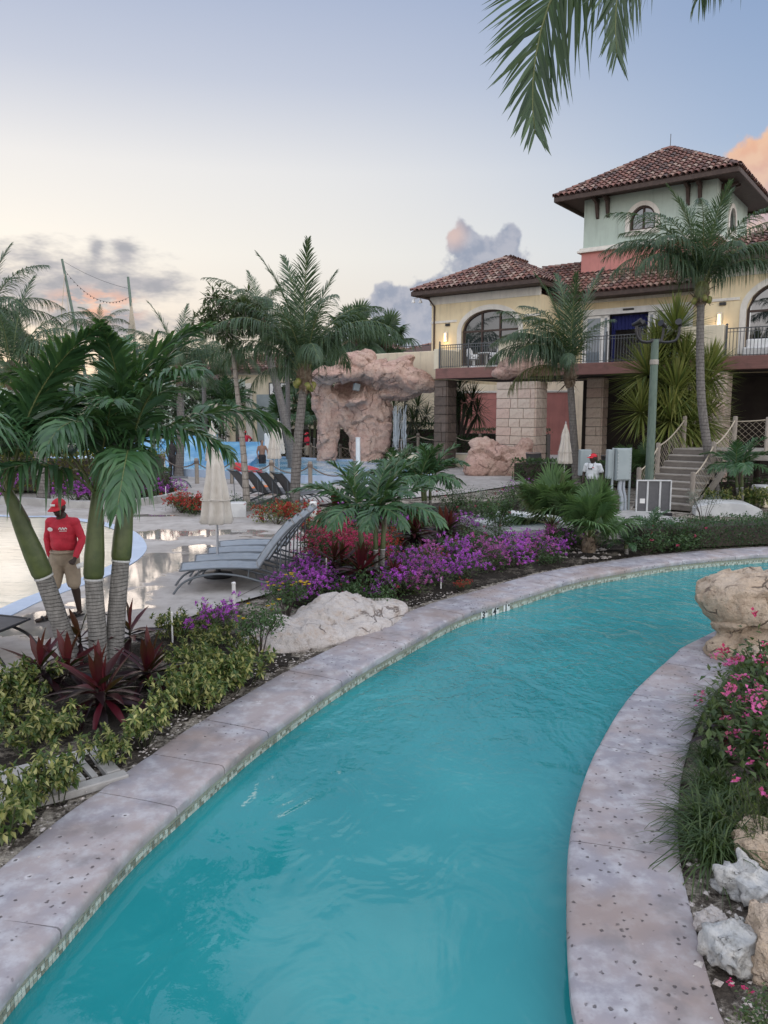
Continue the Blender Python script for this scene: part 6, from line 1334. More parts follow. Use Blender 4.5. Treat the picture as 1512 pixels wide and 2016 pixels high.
# --- big palms at the left edge
b = G(86, 988); coconut_palm('big coconut palm with nuts at the far left above the hedge', (b.x, b.y, 0), T(22, 740, b.y), [(0, 60, 1.05), (0, 150, 1.0), (1, 20, 1.0), (1, 200, 1.0), (1, 290, .9), (5, 350, 1.0), (5, 110, 1.0), (5, 180, 1.0), (2, 10, .95), (2, 330, .95), (2, 225, .9), (2, 170, 1.0), (2, 60, .9), (3, 350, .8), (3, 280, .8), (3, 190, .8), (3, 30, .8)], (.3, 0, 0), (.2, .13), 1.0, 4)
coconut_palm('tall coconut palm cut by the left picture edge', (-15.5, 27.5, 0), T(-30, 660, 27.5), ring(9, (1, 5, 2), 0, 360, seed=21) + ring(8, (2, 3), 15, 360, (.8, .95), 22) + [(0, 50, 1.0), (0, 250, .9)], (.2, 0, 0), (.2, .13), 1.05, 0)
coconut_palm('feathery coconut palm right of the ship mast', (T(350, 900, 35).x, 35, 0), T(352, 738, 35), [(0, 70, 1.1), (0, 180, 1.1), (0, 0, 1.0), (1, 130, 1.1), (1, 40, 1.1), (1, 300, 1.0), (1, 200, 1.0), (5, 170, 1.0), (5, 350, 1.0), (5, 80, 1.0)] + ring(8, (2, 3), 10, 360, (.8, .95), 8), (.1, 0, 0), (.2, .14), .9, 0)
# --- the two palms in front of the balcony
coconut_palm('coconut palm with a shaggy crown in front of the stone column', (T(1138, 890, 31).x, 31, 0), T(1122, 742, 31), [(0, 90, 1.12), (0, 170, 1.1), (0, 20, 1.08), (0, 250, 1.05), (1, 120, 1.05), (1, 195, 1.05), (1, 150, 1.0), (1, 300, .8), (1, 225, 1.0), (5, 182, 1.0), (5, 150, 1.0), (5, 215, .95), (5, 200, 1.0), (2, 188, 1.0), (2, 165, .95), (2, 210, .95), (3, 195, .8), (2, 250, .6)], (0, 0, 0), (.17, .125), 1.14, 0, dry=(16,))
coconut_palm('tall slim coconut palm leaning over the wooden stairs at the right', (10.9, 24.9, 0), T(1381, 578, 25.4), [(0, 170, .98), (0, 20, .95), (0, 270, .95), (0, 100, .9), (1, 185, 1.1), (1, 150, 1.05), (1, 10, 1.05), (1, 300, 1.0), (1, 215, 1.05), (1, 250, 1.0), (5, 178, 1.08), (5, 195, 1.05), (5, 165, 1.05), (5, 0, 1.0), (5, 340, .95), (5, 225, .95), (5, 20, 1.0), (5, 280, .8), (2, 185, 1.0), (2, 205, .9), (2, 350, .85), (2, 330, .8), (3, 250, .45)], (-.28, 0, 0), (.155, .11), 1.04, 3, dry=(22,))
# --- overhead palm: crown above the frame at the right, trunk outside it
coconut_palm('near coconut palm whose drooping fronds hang into the top right corner', (4.75, 5.0, 0), (3.25, 5.6, 6.55), [(6, 180, 1.18, 0), (6, 197, .96, 0), (2, 90, .9), (2, 30, 1.0), (2, 330, 1.0), (1, 60, 1.0), (1, 350, 1.0), (3, 300, 1.0), (3, 20, 1.0), (0, 10, .9)], (.5, 0, 0), (.16, .11), .92, 0)
# --- far palms
def fan_mesh(pet, rad, n, spread, e0, mat, seed, droop=.35, w=.04, rib=.012):
    rn = random.Random(seed); mb = MB(); a = R(e0); Tn = Vector((math.cos(a), 0, math.sin(a))); sag = Vector((0, 0, -1)); P = [Tn * pet * s + sag * (.12 * pet * s * s) for s in (0, .33, .66, 1)]
    mb.tube(P, [rib, rib * .9, rib * .8, rib * .6], 5, 1); c = P[-1]; Tn = (P[-1] - P[-2]).normalized(); S = Vector((0, 1, 0)); N = Tn.cross(S); N = N if N.z > 0 else -N
    for i in range(n):
        th = R(-spread / 2 + spread * i / (n - 1) + rn.uniform(-1.5, 1.5)); D = (Tn * math.cos(th) + S * math.sin(th) + N * .12).normalized(); l = rad * (1 - .25 * abs(th / R(spread / 2)) ** 2) * rn.uniform(.88, 1.08); W = N.cross(D).normalized() * w * .5
        dr = droop * rn.uniform(.6, 1.5); q = [c + D * l * k + sag * (dr * l * max(0, k - .35) ** 2 * 1.6) for k in (.03, .45, .75, 1)]
        up = N * (w * .35)
        mb.add([q[0], q[1] - W + up, q[1], q[1] + W + up, q[2] - W * .7, q[2] + W * .7, q[3]], [(0, 2, 1), (0, 3, 2), (1, 2, 4), (2, 3, 5), (2, 5, 4), (4, 5, 6)])
    return mb.mesh('fan_leaf', [mat, M_RACHIS], True, 180)
def fanl(k, dry=False):
    key = ('fan', k, dry)
    if key not in CACHE:
        e0, dr = [(80, .2), (58, .35), (34, .55), (8, .8)][k]; CACHE[key] = fan_mesh(.85, .78, 44, 250, e0, L_FANY if dry else L_FAN, 300 + k, dr, .05)
    return CACHE[key]
def farfan(k, dry=False):
    key = ('ffan', k)
    if key not in CACHE:
        e0, dr = [(75, .2), (45, .5), (15, .8), (-25, 1.0)][k]; CACHE[key] = fan_mesh(.9, 1.1, 30, 230, e0, L_COCO, 330 + k, dr, .11, .02)
    return CACHE[key]
for (px, py, Y, lab, s) in ((700, 640, 56, 'round headed fan palm behind the rock arch, left one', 1.5), (757, 652, 58, 'round headed fan palm behind the rock arch, right one', 1.35), (650, 690, 60, 'low fan palm between the central palm and the rock arch', 1.3), (800, 690, 70, 'small far fan palm left of the tower building', .7), (225, 705, 60, 'small far fan palm between the ship masts', .8), (600, 720, 52, 'fan palm hidden behind the central palm crown', 1.3)):
    p = T(px, py + 25, Y); coconut_palm(lab, (p.x, Y, 0), p, ring(10, (0, 1, 2), 0, 360, seed=int(px)) + ring(12, (2, 3, 1), 20, 360, seed=int(px) + 1), (0, 0, 0), (.22, .18), s, 0, 'far fan palms', 'fan_palm', farfan)
for (px, py, Y, lab, s) in ((196, 640, 48, 'slim queen palm standing between the two ship masts', .72), (400, 700, 46, 'far coconut palm behind the pale barked tree', .85), (465, 700, 50, 'far coconut palm above the pavilion roof', .8), (565, 660, 44, 'coconut palm half hidden behind the central palm', .9), (110, 690, 45, 'far coconut palm under the left ship mast', .8), (300, 690, 52, 'far coconut palm behind the second ship mast', .8)):
    p = T(px, py + 20, Y); coconut_palm(lab, (p.x, Y, 0), p, ring(8, (1, 5, 2), 0, 360, seed=int(px)) + ring(8, (2, 3), 20, 360, (.75, .95), int(px) + 1) + [(0, 90, .8)], (0, 0, 0), (.16, .11), s, 0, 'far coconut palms')
# --- triple christmas palm, near left
def christmas_palm(label, stems, maker, shaft=.72, r=(.105, .088), fs=1.0, group=None, shaftr=.098, seed=1, nf=8):
    base = Vector(stems[0][0]); t = thing('christmas_palm', label, 'palm tree', base, 0, group); rn = random.Random(seed)
    for i, (b, ring_, st_) in enumerate(stems):
        b, rg, sh = Vector(b) - base, Vector(ring_) - base, Vector(st_) - base
        trunk([tuple(b + Vector((0, 0, -.08))), tuple(b.lerp(rg, .5)), tuple(rg)], r[0], r[1], 16, 40, .012, 1.25).build('trunk', M_TRUNKG, t, smooth=True, ang=180)
        d = (sh - rg); MB().tube([rg + d * s for s in (0, .06, .3, .65, 1.0, 1.12)], [shaftr * .94, shaftr * 1.10, shaftr * 1.08, shaftr * .9, shaftr * .62, shaftr * .5], 16).build('crownshaft', M_SHAFT, t, smooth=True, ang=180)
        MB().tube([rg - d * .012, rg + d * .012], [shaftr * 1.03, shaftr * 1.03], 16).build('leaf_scar', M_CONCW, t)
        sd = d.orthogonal().normalized(); MB().tube([rg + d * s + sd * shaftr * (.55 if s < .9 else .3) for s in (.45, .7, .95, 1.15)], [.02, .05, .05, .02], 6).build('sheath', M_SHAFTB, t, smooth=True)
        for k in range(nf):
            az = 360 * k / nf + 47 * i + rn.uniform(-15, 15); v_ = (0, 1, 1, 2, 2, 3, 1, 2)[k % 8]; o = sh + d * .05
            put('frond', maker(min(v_, 3 if maker is ado else 2)), t, o, (rn.uniform(-.15, .15), 0, R(az)), fs * rn.uniform(.9, 1.1))
        put('frond', maker(0), t, sh + d * .1, (0, R(-8), rn.uniform(0, 6)), fs * .9)
    return t
Yb = 8.85
christmas_palm('triple trunked christmas palm with green crownshafts and dense dark fronds at the left', [(T(148, 1312, Yb), T(86, 1135, Yb - .15), T(22, 985, Yb - .3)), (T(197, 1318, Yb), T(184, 1140, Yb), T(190, 985, Yb + .05)), (T(222, 1305, Yb + .1), T(238, 1104, Yb + .2), T(250, 960, Yb + .3))], ado, r=(.112, .098), shaftr=.106, seed=4, fs=1.06, nf=9)
def mini_palm(label, px, py, top_y, n, fs, seed, dx=0):
    b = G(px, py); rn = random.Random(seed); st_ = []
    for k in range(n):
        o = Vector((rn.uniform(-.12, .12), rn.uniform(-.1, .1), 0)); tpz = T(px + dx, top_y, b.y); h = tpz.z * rn.uniform(.85, 1.0); bb = Vector((b.x, b.y, 0)) + o; tt = Vector((tpz.x, b.y, h)) + o * 2.2
        st_.append((bb, bb.lerp(tt, .45), bb.lerp(tt, .8)))
    return christmas_palm(label, st_, smallado, r=(.045, .04), fs=fs, shaftr=.04, seed=seed, nf=7, group='young christmas palms')
mini_palm('young bushy palm rising from the flower bed above the red flowers', 738, 1160, 985, 3, 1.0, 5, -8)
mini_palm('young bushy palm at the back of the flower bed near the wave pool', 842, 1030, 925, 3, 1.08, 6, -6)
mini_palm('young bushy palm half hidden behind the others in the flower bed', 778, 1020, 912, 2, .95, 9, -6)
mini_palm('young twin stemmed palm in front of the rope bridge at the right', 1462, 1002, 900, 2, 1.0, 7)
mini_palm('small seedling palm in the sand beside the concrete plinth', 1300, 1078, 1036, 1, .55, 8)
mini_palm('small seedling palm at the foot of the fan palms', 1235, 1090, 1070, 1, .42, 12)
mini_palm('young palm behind the lounger umbrella near the pavilion', 545, 905, 800, 2, 1.6, 13)
mini_palm('young palm between the central trunk and the rock arch', 615, 905, 800, 3, 1.7, 14)
mini_palm('young arching palm left of the pavilion', 440, 905, 775, 3, 1.9, 15)
def fan_palm(label, px, py, h, n, fs, seed, dry=0, stub=True):
    b = G(px, py); t = thing('fan_palm', label, 'palm', b, 0, 'low fan palms by the river'); rn = random.Random(seed)
    mb = MB().lathe([(.14, -.05), (.15, h * .3), (.13, h * .7), (.09, h)], 14, wob=lambda th, i: 1 + .12 * math.sin(7 * th + i * 2.1))
    for k in range(40):
        a = rn.uniform(0, 6.28); z = rn.uniform(.0, h); d = Vector((math.cos(a), math.sin(a), 0)); p = d * .11 + Vector((0, 0, z)); q = d * rn.uniform(.2, .3) + Vector((0, 0, z + rn.uniform(.02, .18))); s_ = Vector((-d.y, d.x, 0)) * .03; mb.add([p - s_, p + s_, q + s_ * .3, q - s_ * .3], [(0, 1, 2, 3)])
    mb.build('trunk', M_FIBRE, t)
    for k in range(n):
        v_ = (0, 1, 1, 2, 1, 2, 3, 2)[k % 8]; put('fan_leaf', fanl(v_, k < dry), t, (0, 0, h * .85), (rn.uniform(-.2, .2), 0, R(137.5 * k + rn.uniform(-12, 12))), fs * rn.uniform(.85, 1.12))
    return t
fan_palm('drooping pale green fan palm in front of the man in white', 1085, 1062, .38, 22, 1.05, 3, 8)
fan_palm('bright green fan palm with brown fibre stub nearest the river', 1158, 1088, .34, 18, .92, 4, 0)
fan_palm('fan palm in the shade beside the stairs', 1262, 960, .5, 14, 1.1, 6)
# --- sword leaved plants
def blade(mb, p, d, L, w, bend, m=0, seg=4, side=None):
    d = d.normalized(); S = side or d.cross(Vector((0, 0, 1))); S = S.normalized() if S.length > .05 else Vector((1, 0, 0)); U = S.cross(d); q = []
    for k in range(seg + 1):
        s = k / seg; c = p + d * L * s + Vector((0, 0, -1)) * (bend * L * s * s); ww = w * (.35 + 1.3 * s if s < .45 else .94 * (1 - ((s - .45) / .55) ** 1.6)) if k < seg else 0; q.append((c, ww))
    vs = []
    for c, ww in q[:-1]: vs += [c - S * ww * .5 + U * ww * .18, c, c + S * ww * .5 + U * ww * .18]
    vs.append(q[-1][0]); fs = []
    for k in range(seg - 1):
        a = 3 * k; fs += [(a, a + 1, a + 4, a + 3), (a + 1, a + 2, a + 5, a + 4)]
    a = 3 * (seg - 1); fs += [(a, a + 1, a + 3), (a + 1, a + 2, a + 3)]; mb.add(vs, fs, m)
def rosette(n, L, w, lo, hi, bend, mat, seed):
    rn = random.Random(seed); mb = MB()
    for i in range(n):
        f = i / n; az = R(137.5 * i + rn.uniform(-8, 8)); e = R(hi + (lo - hi) * f + rn.uniform(-7, 7)); d = Vector((math.cos(az) * math.cos(e), math.sin(az) * math.cos(e), math.sin(e))); blade(mb, Vector((0, 0, .1 * (1 - f))) + d * .04, d, L * rn.uniform(.85, 1.1), w, bend * rn.uniform(.3, 1.5))
    return mb.mesh('leaf_rosette', mat, True, 180)
RO_Y = [rosette(230, 1.15, .058, -60, 88, .10, L_YUC, 400 + k) for k in range(2)]; RO_D = [rosette(90, .95, .045, -70, 85, .25, L_DRAC, 410 + k) for k in range(2)]
def dracaena(label, base, heads, meshes, name, bark, s, r=.09, cat='tree'):
    base = Vector(base); t = thing(name, label, cat, base)
    for k, h in enumerate(heads):
        h = Vector(h) - base; m_ = Vector((h.x * .35, h.y * .35, h.z * .5)); L = catmull([(0, 0, -.1), (h.x * .1, h.y * .1, h.z * .22), tuple(m_), tuple(h)], .15); MB().tube(L, [r * (1 - .45 * i / len(L)) for i in range(len(L))], 8).build('trunk', bark, t, smooth=True); put('leaf_rosette', meshes[k % 2], t, h, (.15 * (k % 3 - 1), .12 * (k % 2), k * 1.3), s * (.9 + .1 * (k % 3)))
    return t
yb = T(1310, 900, 28.3); dracaena('huge yellow green yucca clump with many spiky heads between stairs and balcony', (yb.x, 28.5, 0), [T(*h) for h in ((1262, 815, 28), (1320, 830, 27.6), (1275, 740, 28.6), (1345, 720, 28.4), (1330, 655, 28.8), (1375, 770, 28.6), (1300, 690, 29), (1385, 830, 28.4), (1355, 840, 28), (1395, 735, 29), (1330, 775, 27.8))], RO_Y, 'yucca', M_DKBARK, 1.22, .13, 'plant')
db = T(905, 900, 44); dracaena('dark branching dracaena tree under the balcony left of the stone column', (db.x, 44.5, 0), [T(*h) for h in ((880, 785, 44), (905, 770, 44.5), (930, 790, 45), (895, 800, 44), (940, 815, 45), (870, 810, 45), (915, 795, 43.6), (898, 768, 45))], RO_D, 'dracaena_tree', M_DKBARK, 1.25, .12)
db = T(790, 900, 48); dracaena('dark branching dracaena tree behind the waterfall', (db.x, 48, 0), [T(*h) for h in ((775, 810, 48), (800, 795, 48), (822, 805, 48.5), (840, 820, 48.5), (812, 830, 47.5), (785, 835, 48))], RO_D, 'dracaena_tree', M_BARK, 1.2, .11)
# --- cordylines: every leaf its own part
CORD = []
for k in range(3):
    mb = MB(); blade(mb, Vector((0, 0, 0)), Vector((1, 0, (.9, .35, -.1)[k])), (.42, .46, .42)[k], .085, (.08, .3, .45)[k], seg=6); CORD.append((mb.mesh('leaf', L_CORD, True, 180), mb.mesh('leaf', L_CORDR, True, 180)))
def cordyline(label, px, py, h, n, s, seed, stems=1, group='red cordylines'):
    b = G(px, py); t = thing('cordyline', label, 'plant', b, 0, group); rn = random.Random(seed)
    for j in range(stems):
        o = Vector((rn.uniform(-.12, .12), rn.uniform(-.1, .1), 0)) * (1 if stems > 1 else 0); hh = h * rn.uniform(.75, 1.05) if stems > 1 else h
        MB().tube([o * .3 + Vector((0, 0, -.05)), o + Vector((0, 0, hh))], .014, 6).build('stem', M_DKBARK, t)
        for i in range(n):
            f = i / n; k = 0 if f < .3 else (1 if f < .68 else 2); young = f < .22
            put('leaf', CORD[k][1 if young or rn.random() < .12 else 0], t, o + Vector((0, 0, hh * (1 - .45 * f))), (rn.uniform(-.3, .3), R(-38) * (1 if f < .12 else 0) + rn.uniform(-.15, .15), R(137.5 * i + rn.uniform(-15, 15))), s * rn.uniform(.8, 1.15))
    return t
cordyline('dark red cordyline at the front foot of the christmas palm', 205, 1415, .30, 22, 1.12, 1, 2); cordyline('red cordyline left of the christmas palm trunks', 108, 1362, .32, 22, 1.1, 2, 2); cordyline('red cordyline right of the christmas palm trunks', 300, 1360, .26, 20, 1.08, 3, 2); cordyline('red cordyline standing up behind the palm trunks', 258, 1290, .34, 16, 1.05, 4); cordyline('dark cordyline behind the leaning palm trunk', 160, 1300, .3, 14, .95, 5)
cordyline('dark red cordyline in front of the bushy young palm', 712, 1162, .42, 22, 1.25, 6, 3); cordyline('dark red cordyline left of the bushy young palm', 662, 1140, .4, 20, 1.15, 7, 2); cordyline('dark red cordyline low beside the purple flowers', 785, 1168, .3, 18, 1.05, 8, 2); cordyline('tall burgundy cordyline at the back centre of the flower bed', 818, 1085, .5, 24, 1.35, 9, 3); cordyline('burgundy cordyline beside the tall one at the back of the bed', 872, 1072, .45, 22, 1.3, 10, 3); cordyline('burgundy cordyline at the rear left of the flower bed', 662, 1018, .35, 20, 1.25, 11, 2); cordyline('burgundy cordyline under the second young palm', 742, 1040, .4, 20, 1.25, 12, 2)
cordyline('brown leaved cordyline rising from the lily turf at the right', 1425, 1478, .16, 9, .85, 13)
# --- leafy shrubs
def lf(mb, p, d, L, w, m=0, fold=.25):
    d = d.normalized(); S = d.cross(Vector((0, 0, 1))); S = S.normalized() if S.length > .05 else Vector((1, 0, 0)); U = S.cross(d); c = p + d * L * .45; mb.add([p, c - S * w * .5 + U * w * fold, p + d * L, c + S * w * .5 + U * w * fold], [(0, 2, 1), (0, 3, 2)], m)
def rdir(rn, zmin=-1.0):
    while True:
        v = Vector((rn.gauss(0, 1), rn.gauss(0, 1), rn.gauss(0, 1)))
        if v.length > .1:
            v.normalize()
            if v.z >= zmin: return v
def schef(seed, h=.40, r=.24, stems=9, tiers=7):
    rn = random.Random(seed); mb = MB(); sm = MB()
    for s in range(stems):
        a = rn.uniform(0, 6.28); rr = r * math.sqrt(rn.random()); b = Vector((math.cos(a) * rr * .5, math.sin(a) * rr * .5, 0)); tpp = Vector((math.cos(a) * rr * 1.5, math.sin(a) * rr * 1.5, h * rn.uniform(.6, 1.05))); sm.tube([b + Vector((0, 0, -.04)), tpp], .006, 4)
        for k in range(tiers):
            c = b.lerp(tpp, .3 + .7 * k / (tiers - 1)); az = rn.uniform(0, 6.28); d = Vector((math.cos(az), math.sin(az), rn.uniform(.1, .9))).normalized(); q = c + d * rn.uniform(.04, .10); U = d
            e1 = d.orthogonal().normalized(); e2 = d.cross(e1)
            for j in range(7): th = 6.28 * j / 7 + az; ld = (e1 * math.cos(th) + e2 * math.sin(th)) + U * .25 + Vector((0, 0, -.35)); lf(mb, q, ld, rn.uniform(.06, .10), .040)
    return mb.mesh('foliage', L_SCHEF), sm.mesh('stems', M_STEM)
SCH = [schef(500 + k, .38, .24) for k in range(3)]
sch_sing = [(7, 1645, 'variegated shrub at the left edge below the drain cover'), (60, 1588, 'small variegated shrub growing beside the drain cover'), (122, 1572, 'slender variegated shrub standing alone close to the coping'), (63, 1480, 'variegated shrub above the drain cover'), (228, 1505, 'low variegated shrub in front of the dark cordyline'), (285, 1458, 'bushy variegated shrub nearest the coping in the middle of the near bed'), (350, 1405, 'variegated shrub beside the coping right of the dark cordyline')]
sch_mass = [(395, 1395), (425, 1372), (465, 1360), (415, 1350), (375, 1375), (455, 1350), (490, 1345), (400, 1330), (350, 1335), (480, 1300), (395, 1290), (340, 1262), (425, 1270), (380, 1248)]
sch_left = [(25, 1432), (110, 1452), (20, 1385), (55, 1375)]
rs = random.Random(5)
def off_coping(b, m=.3):
    for ln, sg in ((LEFT, 1), (RIGHT, -1)):
        i = min(range(1, len(ln) - 1), key=lambda j: (ln[j] - b).length_squared); t_ = (ln[i + 1] - ln[i - 1]).normalized(); nr = Vector((-t_.y, t_.x, 0)) * sg; w = (b - ln[i]).dot(nr)
        if (b - ln[i]).length < 2 and w < W_COPE + m: b = b + nr * (W_COPE + m - w)
    return b
def shrub(meshes, name, label, px, py, s, group, seed=0, cat='shrub'):
    b = off_coping(G(px, py), .1 + .14 * s); t = thing(name, label, cat, b, rs.uniform(0, 6.28), group); t.scale = (s, s, s * rs.uniform(.9, 1.12))
    put('foliage', meshes[0], t)['kind'] = 'stuff'; put('stems', meshes[1], t)
    if len(meshes) > 2: put('flowers', meshes[2], t)['kind'] = 'stuff'
    return t
for k, (px, py, lab) in enumerate(sch_sing): shrub(SCH[k % 3], 'variegated_shrub', lab, px, py, rs.uniform(.8, .95) * (.8 if k in (1, 4) else 1), 'variegated shrubs of the near bed')
for k, (px, py) in enumerate(sch_mass): shrub(SCH[k % 3], 'variegated_shrub', 'variegated shrub in the dense clump right of the christmas palm', px, py, rs.uniform(.74, .95), 'variegated shrubs of the dense clump')
for k, (px, py) in enumerate(sch_left): shrub(SCH[k % 3], 'variegated_shrub', 'variegated shrub in the clump left of the cordylines', px, py, rs.uniform(.75, .95), 'variegated shrubs of the left clump')
for k, (px, py) in enumerate(((1425, 1003), (1450, 1000), (1490, 1002), (1400, 1000))): shrub(SCH[k % 3], 'variegated_shrub', 'low yellow green shrub behind the pale concrete cover', px, py, 1.5, 'low shrubs by the bridge')
def boug(seed, leafm, flm, h=.42, r=.36, nl=520, nf=130, top=.35, lsz=.045, fsz=.028, stems=9, petals=9):
    rn = random.Random(seed); a, s_, f = MB(), MB(), MB(); ends = []
    for k in range(stems):
        d = rdir(rn, .15); e = Vector((d.x * r, d.y * r, abs(d.z) * h * .9 + .05)); s_.tube([(0, 0, -.04), tuple(e * .5 + Vector((0, 0, .04))), tuple(e)], [.010, .007, .004], 4); ends.append(e)
    for k in range(nl):
        e = rn.choice(ends); p = e * rn.uniform(.45, 1.08) + Vector((rn.gauss(0, .08), rn.gauss(0, .08), rn.gauss(0, .06))) * (r / .36); p.z = max(p.z, .02); lf(a, p, rdir(rn, -.4), lsz * rn.uniform(.7, 1.3), lsz * .62)
    for k in range(nf):
        e = rn.choice(ends); c = e * rn.uniform(.75, 1.18) + Vector((rn.gauss(0, .09), rn.gauss(0, .09), rn.gauss(0, .06) + .02)) * (r / .36)
        if c.z < h * top: continue
        for q in range(petals): lf(f, c + rdir(rn) * rn.uniform(.2, 1.0) * fsz, rdir(rn, -.2), fsz * rn.uniform(.7, 1.2), fsz * .85)
    return a.mesh('foliage', leafm), s_.mesh('stems', M_DKBARK), f.mesh('flowers', flm)
BP = [boug(600 + k, L_BOUG, F_PURP, nf=95, fsz=.032, petals=11, top=.35) for k in range(3)]; BPL = [boug(606 + k, L_BOUG, F_LILA, nf=85, fsz=.032, petals=11, top=.35) for k in range(2)]; BM = [boug(610 + k, L_BOUG, F_MAG, nf=120) for k in range(2)]; BR = [boug(615 + k, L_BOUG, F_RED, h=.3, nf=100, fsz=.032) for k in range(2)]; BG = [boug(620 + k, L_GREEN, F_MAG, nf=3, nl=800) for k in range(2)]; BL = [boug(625 + k, L_BOUG, F_PURP, nf=40) for k in range(2)]
CRO = [boug(628 + k, L_SCHEF, F_RED, h=.25, r=.3, nf=60, nl=300) for k in range(2)]
def B(ms, label, pts, group, s=1.0, name='bougainvillea', cat='flowering shrub'):
    for k, q in enumerate(pts): shrub(ms[k % len(ms)], name, label if isinstance(label, str) else label[k], q[0], q[1], (q[2] if len(q) > 2 else 1) * s, group, cat=cat)
B([BP[0], BPL[0], BP[1], BP[2], BPL[1]], 'purple bougainvillea in the row along the far coping', [(775, 1180), (825, 1168), (872, 1152), (920, 1138, .95), (965, 1126), (1012, 1116), (1055, 1107), (1095, 1100, .9), (800, 1140), (850, 1128), (900, 1115), (950, 1105), (1000, 1094), (1045, 1086), (1085, 1082, .8)], 'purple bougainvillea row', 1.08)
B(BP, 'purple bougainvillea in the clump behind the pale boulder', [(590, 1188), (635, 1184), (570, 1172, .9), (610, 1158), (655, 1165), (600, 1140, .9)], 'purple bougainvillea by the boulder', .95)
B(BP, ['round purple bougainvillea behind the variegated shrubs near the white pipe'], [(430, 1262, .95)], None)
B(BP, 'pale purple bougainvillea at the back of the flower bed', [(790, 1062), (770, 1040), (905, 1050), (690, 1035)], 'back bougainvilleas', 1.05)
B(BM, 'magenta red bougainvillea at the left of the flower bed', [(650, 1105), (685, 1115), (640, 1085), (700, 1090), (670, 1070), (720, 1120, .9), (630, 1110), (655, 1130), (745, 1105, .8)], 'magenta bougainvilleas', 1.32)
B(BR, 'red flowering shrub dotted among the purple ones', [(765, 1095, .9), (850, 1105, .8), (775, 1068, .8), (760, 1130, .7), (935, 1165, .45)], 'red dotted shrubs', 1.0)
B(BG, 'dark green leafy bush between the flowers', [(735, 1190, .95), (945, 1092, 1.2), (720, 1175, .9), (690, 1182, .7), (1075, 1110, .7), (890, 1092, .8), (980, 1075, .9), (830, 1110, .8)], 'green bushes of the flower bed', 1.1, 'leafy_bush', 'shrub')
B(CRO, 'low red and yellow plant in the bed at the palm foot', [(545, 1032, 1.4), (580, 1030, 1.4), (600, 1020, 1.3), (520, 1028, 1.2), (565, 1018, 1.3), (625, 1040, 1.1)], 'low plants at the palm foot', 1.1, 'croton', 'plant')
B(BR, 'low red flowers in the small bed behind the umbrella', [(358, 1010, 1.5), (380, 1012, 1.5), (398, 1008, 1.4), (368, 1003, 1.4)], 'red flowers of the small bed', 1.0, 'flowering_plant', 'plant')
B(BG, 'rounded dark bush at the trunk of the central palm', [(520, 1010, 1.0), (556, 1008, 1.0), (460, 1008, 1.1)], 'bushes at the palm trunk', 1.1, 'leafy_bush', 'shrub')
B(BP, 'purple bougainvillea on the back left planter', [(178, 985, 1.7), (212, 985, 1.8), (150, 988, 1.6), (20, 984, 1.6), (300, 982, 1.4), (340, 976, 1.3)], 'planter bougainvilleas', 1.0)
B(BG, 'brownish dark bush at the left end of the clipped hedge', [(1325, 1082, 1.2), (1285, 1090, 1.0), (1350, 1078, 1.1)], 'bushes at the hedge end', 1.2, 'leafy_bush', 'shrub')
B(BG, 'green bush beside the concrete slab', [(985, 1050, 1.5), (960, 1035, 1.6), (1010, 1000, 1.4), (1040, 990, 1.4), (890, 1010, 1.4)], 'bushes by the slab', 1.1, 'leafy_bush', 'shrub')
B(BL, 'loose shrub with few purple bracts near the fan palm', [(1110, 1082, 1.0), (1010, 985, 1.3), (1060, 978, 1.3)], 'loose shrubs by the fan palm', 1.0)
# tall thin stemmed shrub with yellow flowers
def stemmy(label, px, py, h, seed, fl=None, nfl=14, leafm=None, lsz=.06, crown=.26, name='flowering_shrub'):
    b = G(px, py); t = thing(name, label, 'shrub', b); rn = random.Random(seed); s_, a, f = MB(), MB(), MB(); ends = []
    for k in range(8):
        an = rn.uniform(0, 6.28); e = Vector((math.cos(an) * crown * .8, math.sin(an) * crown * .8, h * rn.uniform(.7, .98))); s_.tube([(e.x * .08, e.y * .08, -.04), (e.x * .4, e.y * .4, h * .45), tuple(e)], [.009, .007, .004], 5); ends.append(e)
    for k in range(620):
        e = rn.choice(ends); p = e * rn.uniform(.72, 1.1) + Vector((rn.gauss(0, .07), rn.gauss(0, .07), rn.gauss(0, .06))); lf(a, p, rdir(rn, -.5), lsz * rn.uniform(.7, 1.3), lsz * .5)
    for k in range(nfl if fl else 0):
        e = rn.choice(ends); c = e * rn.uniform(1.0, 1.18) + Vector((rn.gauss(0, .06), rn.gauss(0, .06), .05))
        for q in range(6): lf(f, c, Vector((math.cos(q * 1.05), math.sin(q * 1.05), .5)), .038, .032)
    s_.build('stems', M_DKBARK, t); a.build('foliage', leafm or L_GREEN, t)
    if fl: f.build('flowers', fl, t)
    return t
stemmy('thin stemmed shrub with a few yellow flowers at the left end of the pale boulder', 512, 1298, .62, 3, F_YEL, 8); stemmy('yellow flowering shrub behind the pale boulder beside the lounger', 565, 1215, .48, 4, F_YEL, 22, crown=.3)
stemmy('silvery grey leaved shrub behind the flower bed palms', 925, 1012, .75, 5, None, leafm=L_SILV, lsz=.05, crown=.5); stemmy('silvery grey leaved shrub in front of the pale concrete cover', 1385, 1042, .95, 6, None, leafm=L_SILV, lsz=.045, crown=.42); stemmy('tall leafy shrub left of the concrete slab', 978, 1062, .95, 7, None, lsz=.075, crown=.32)
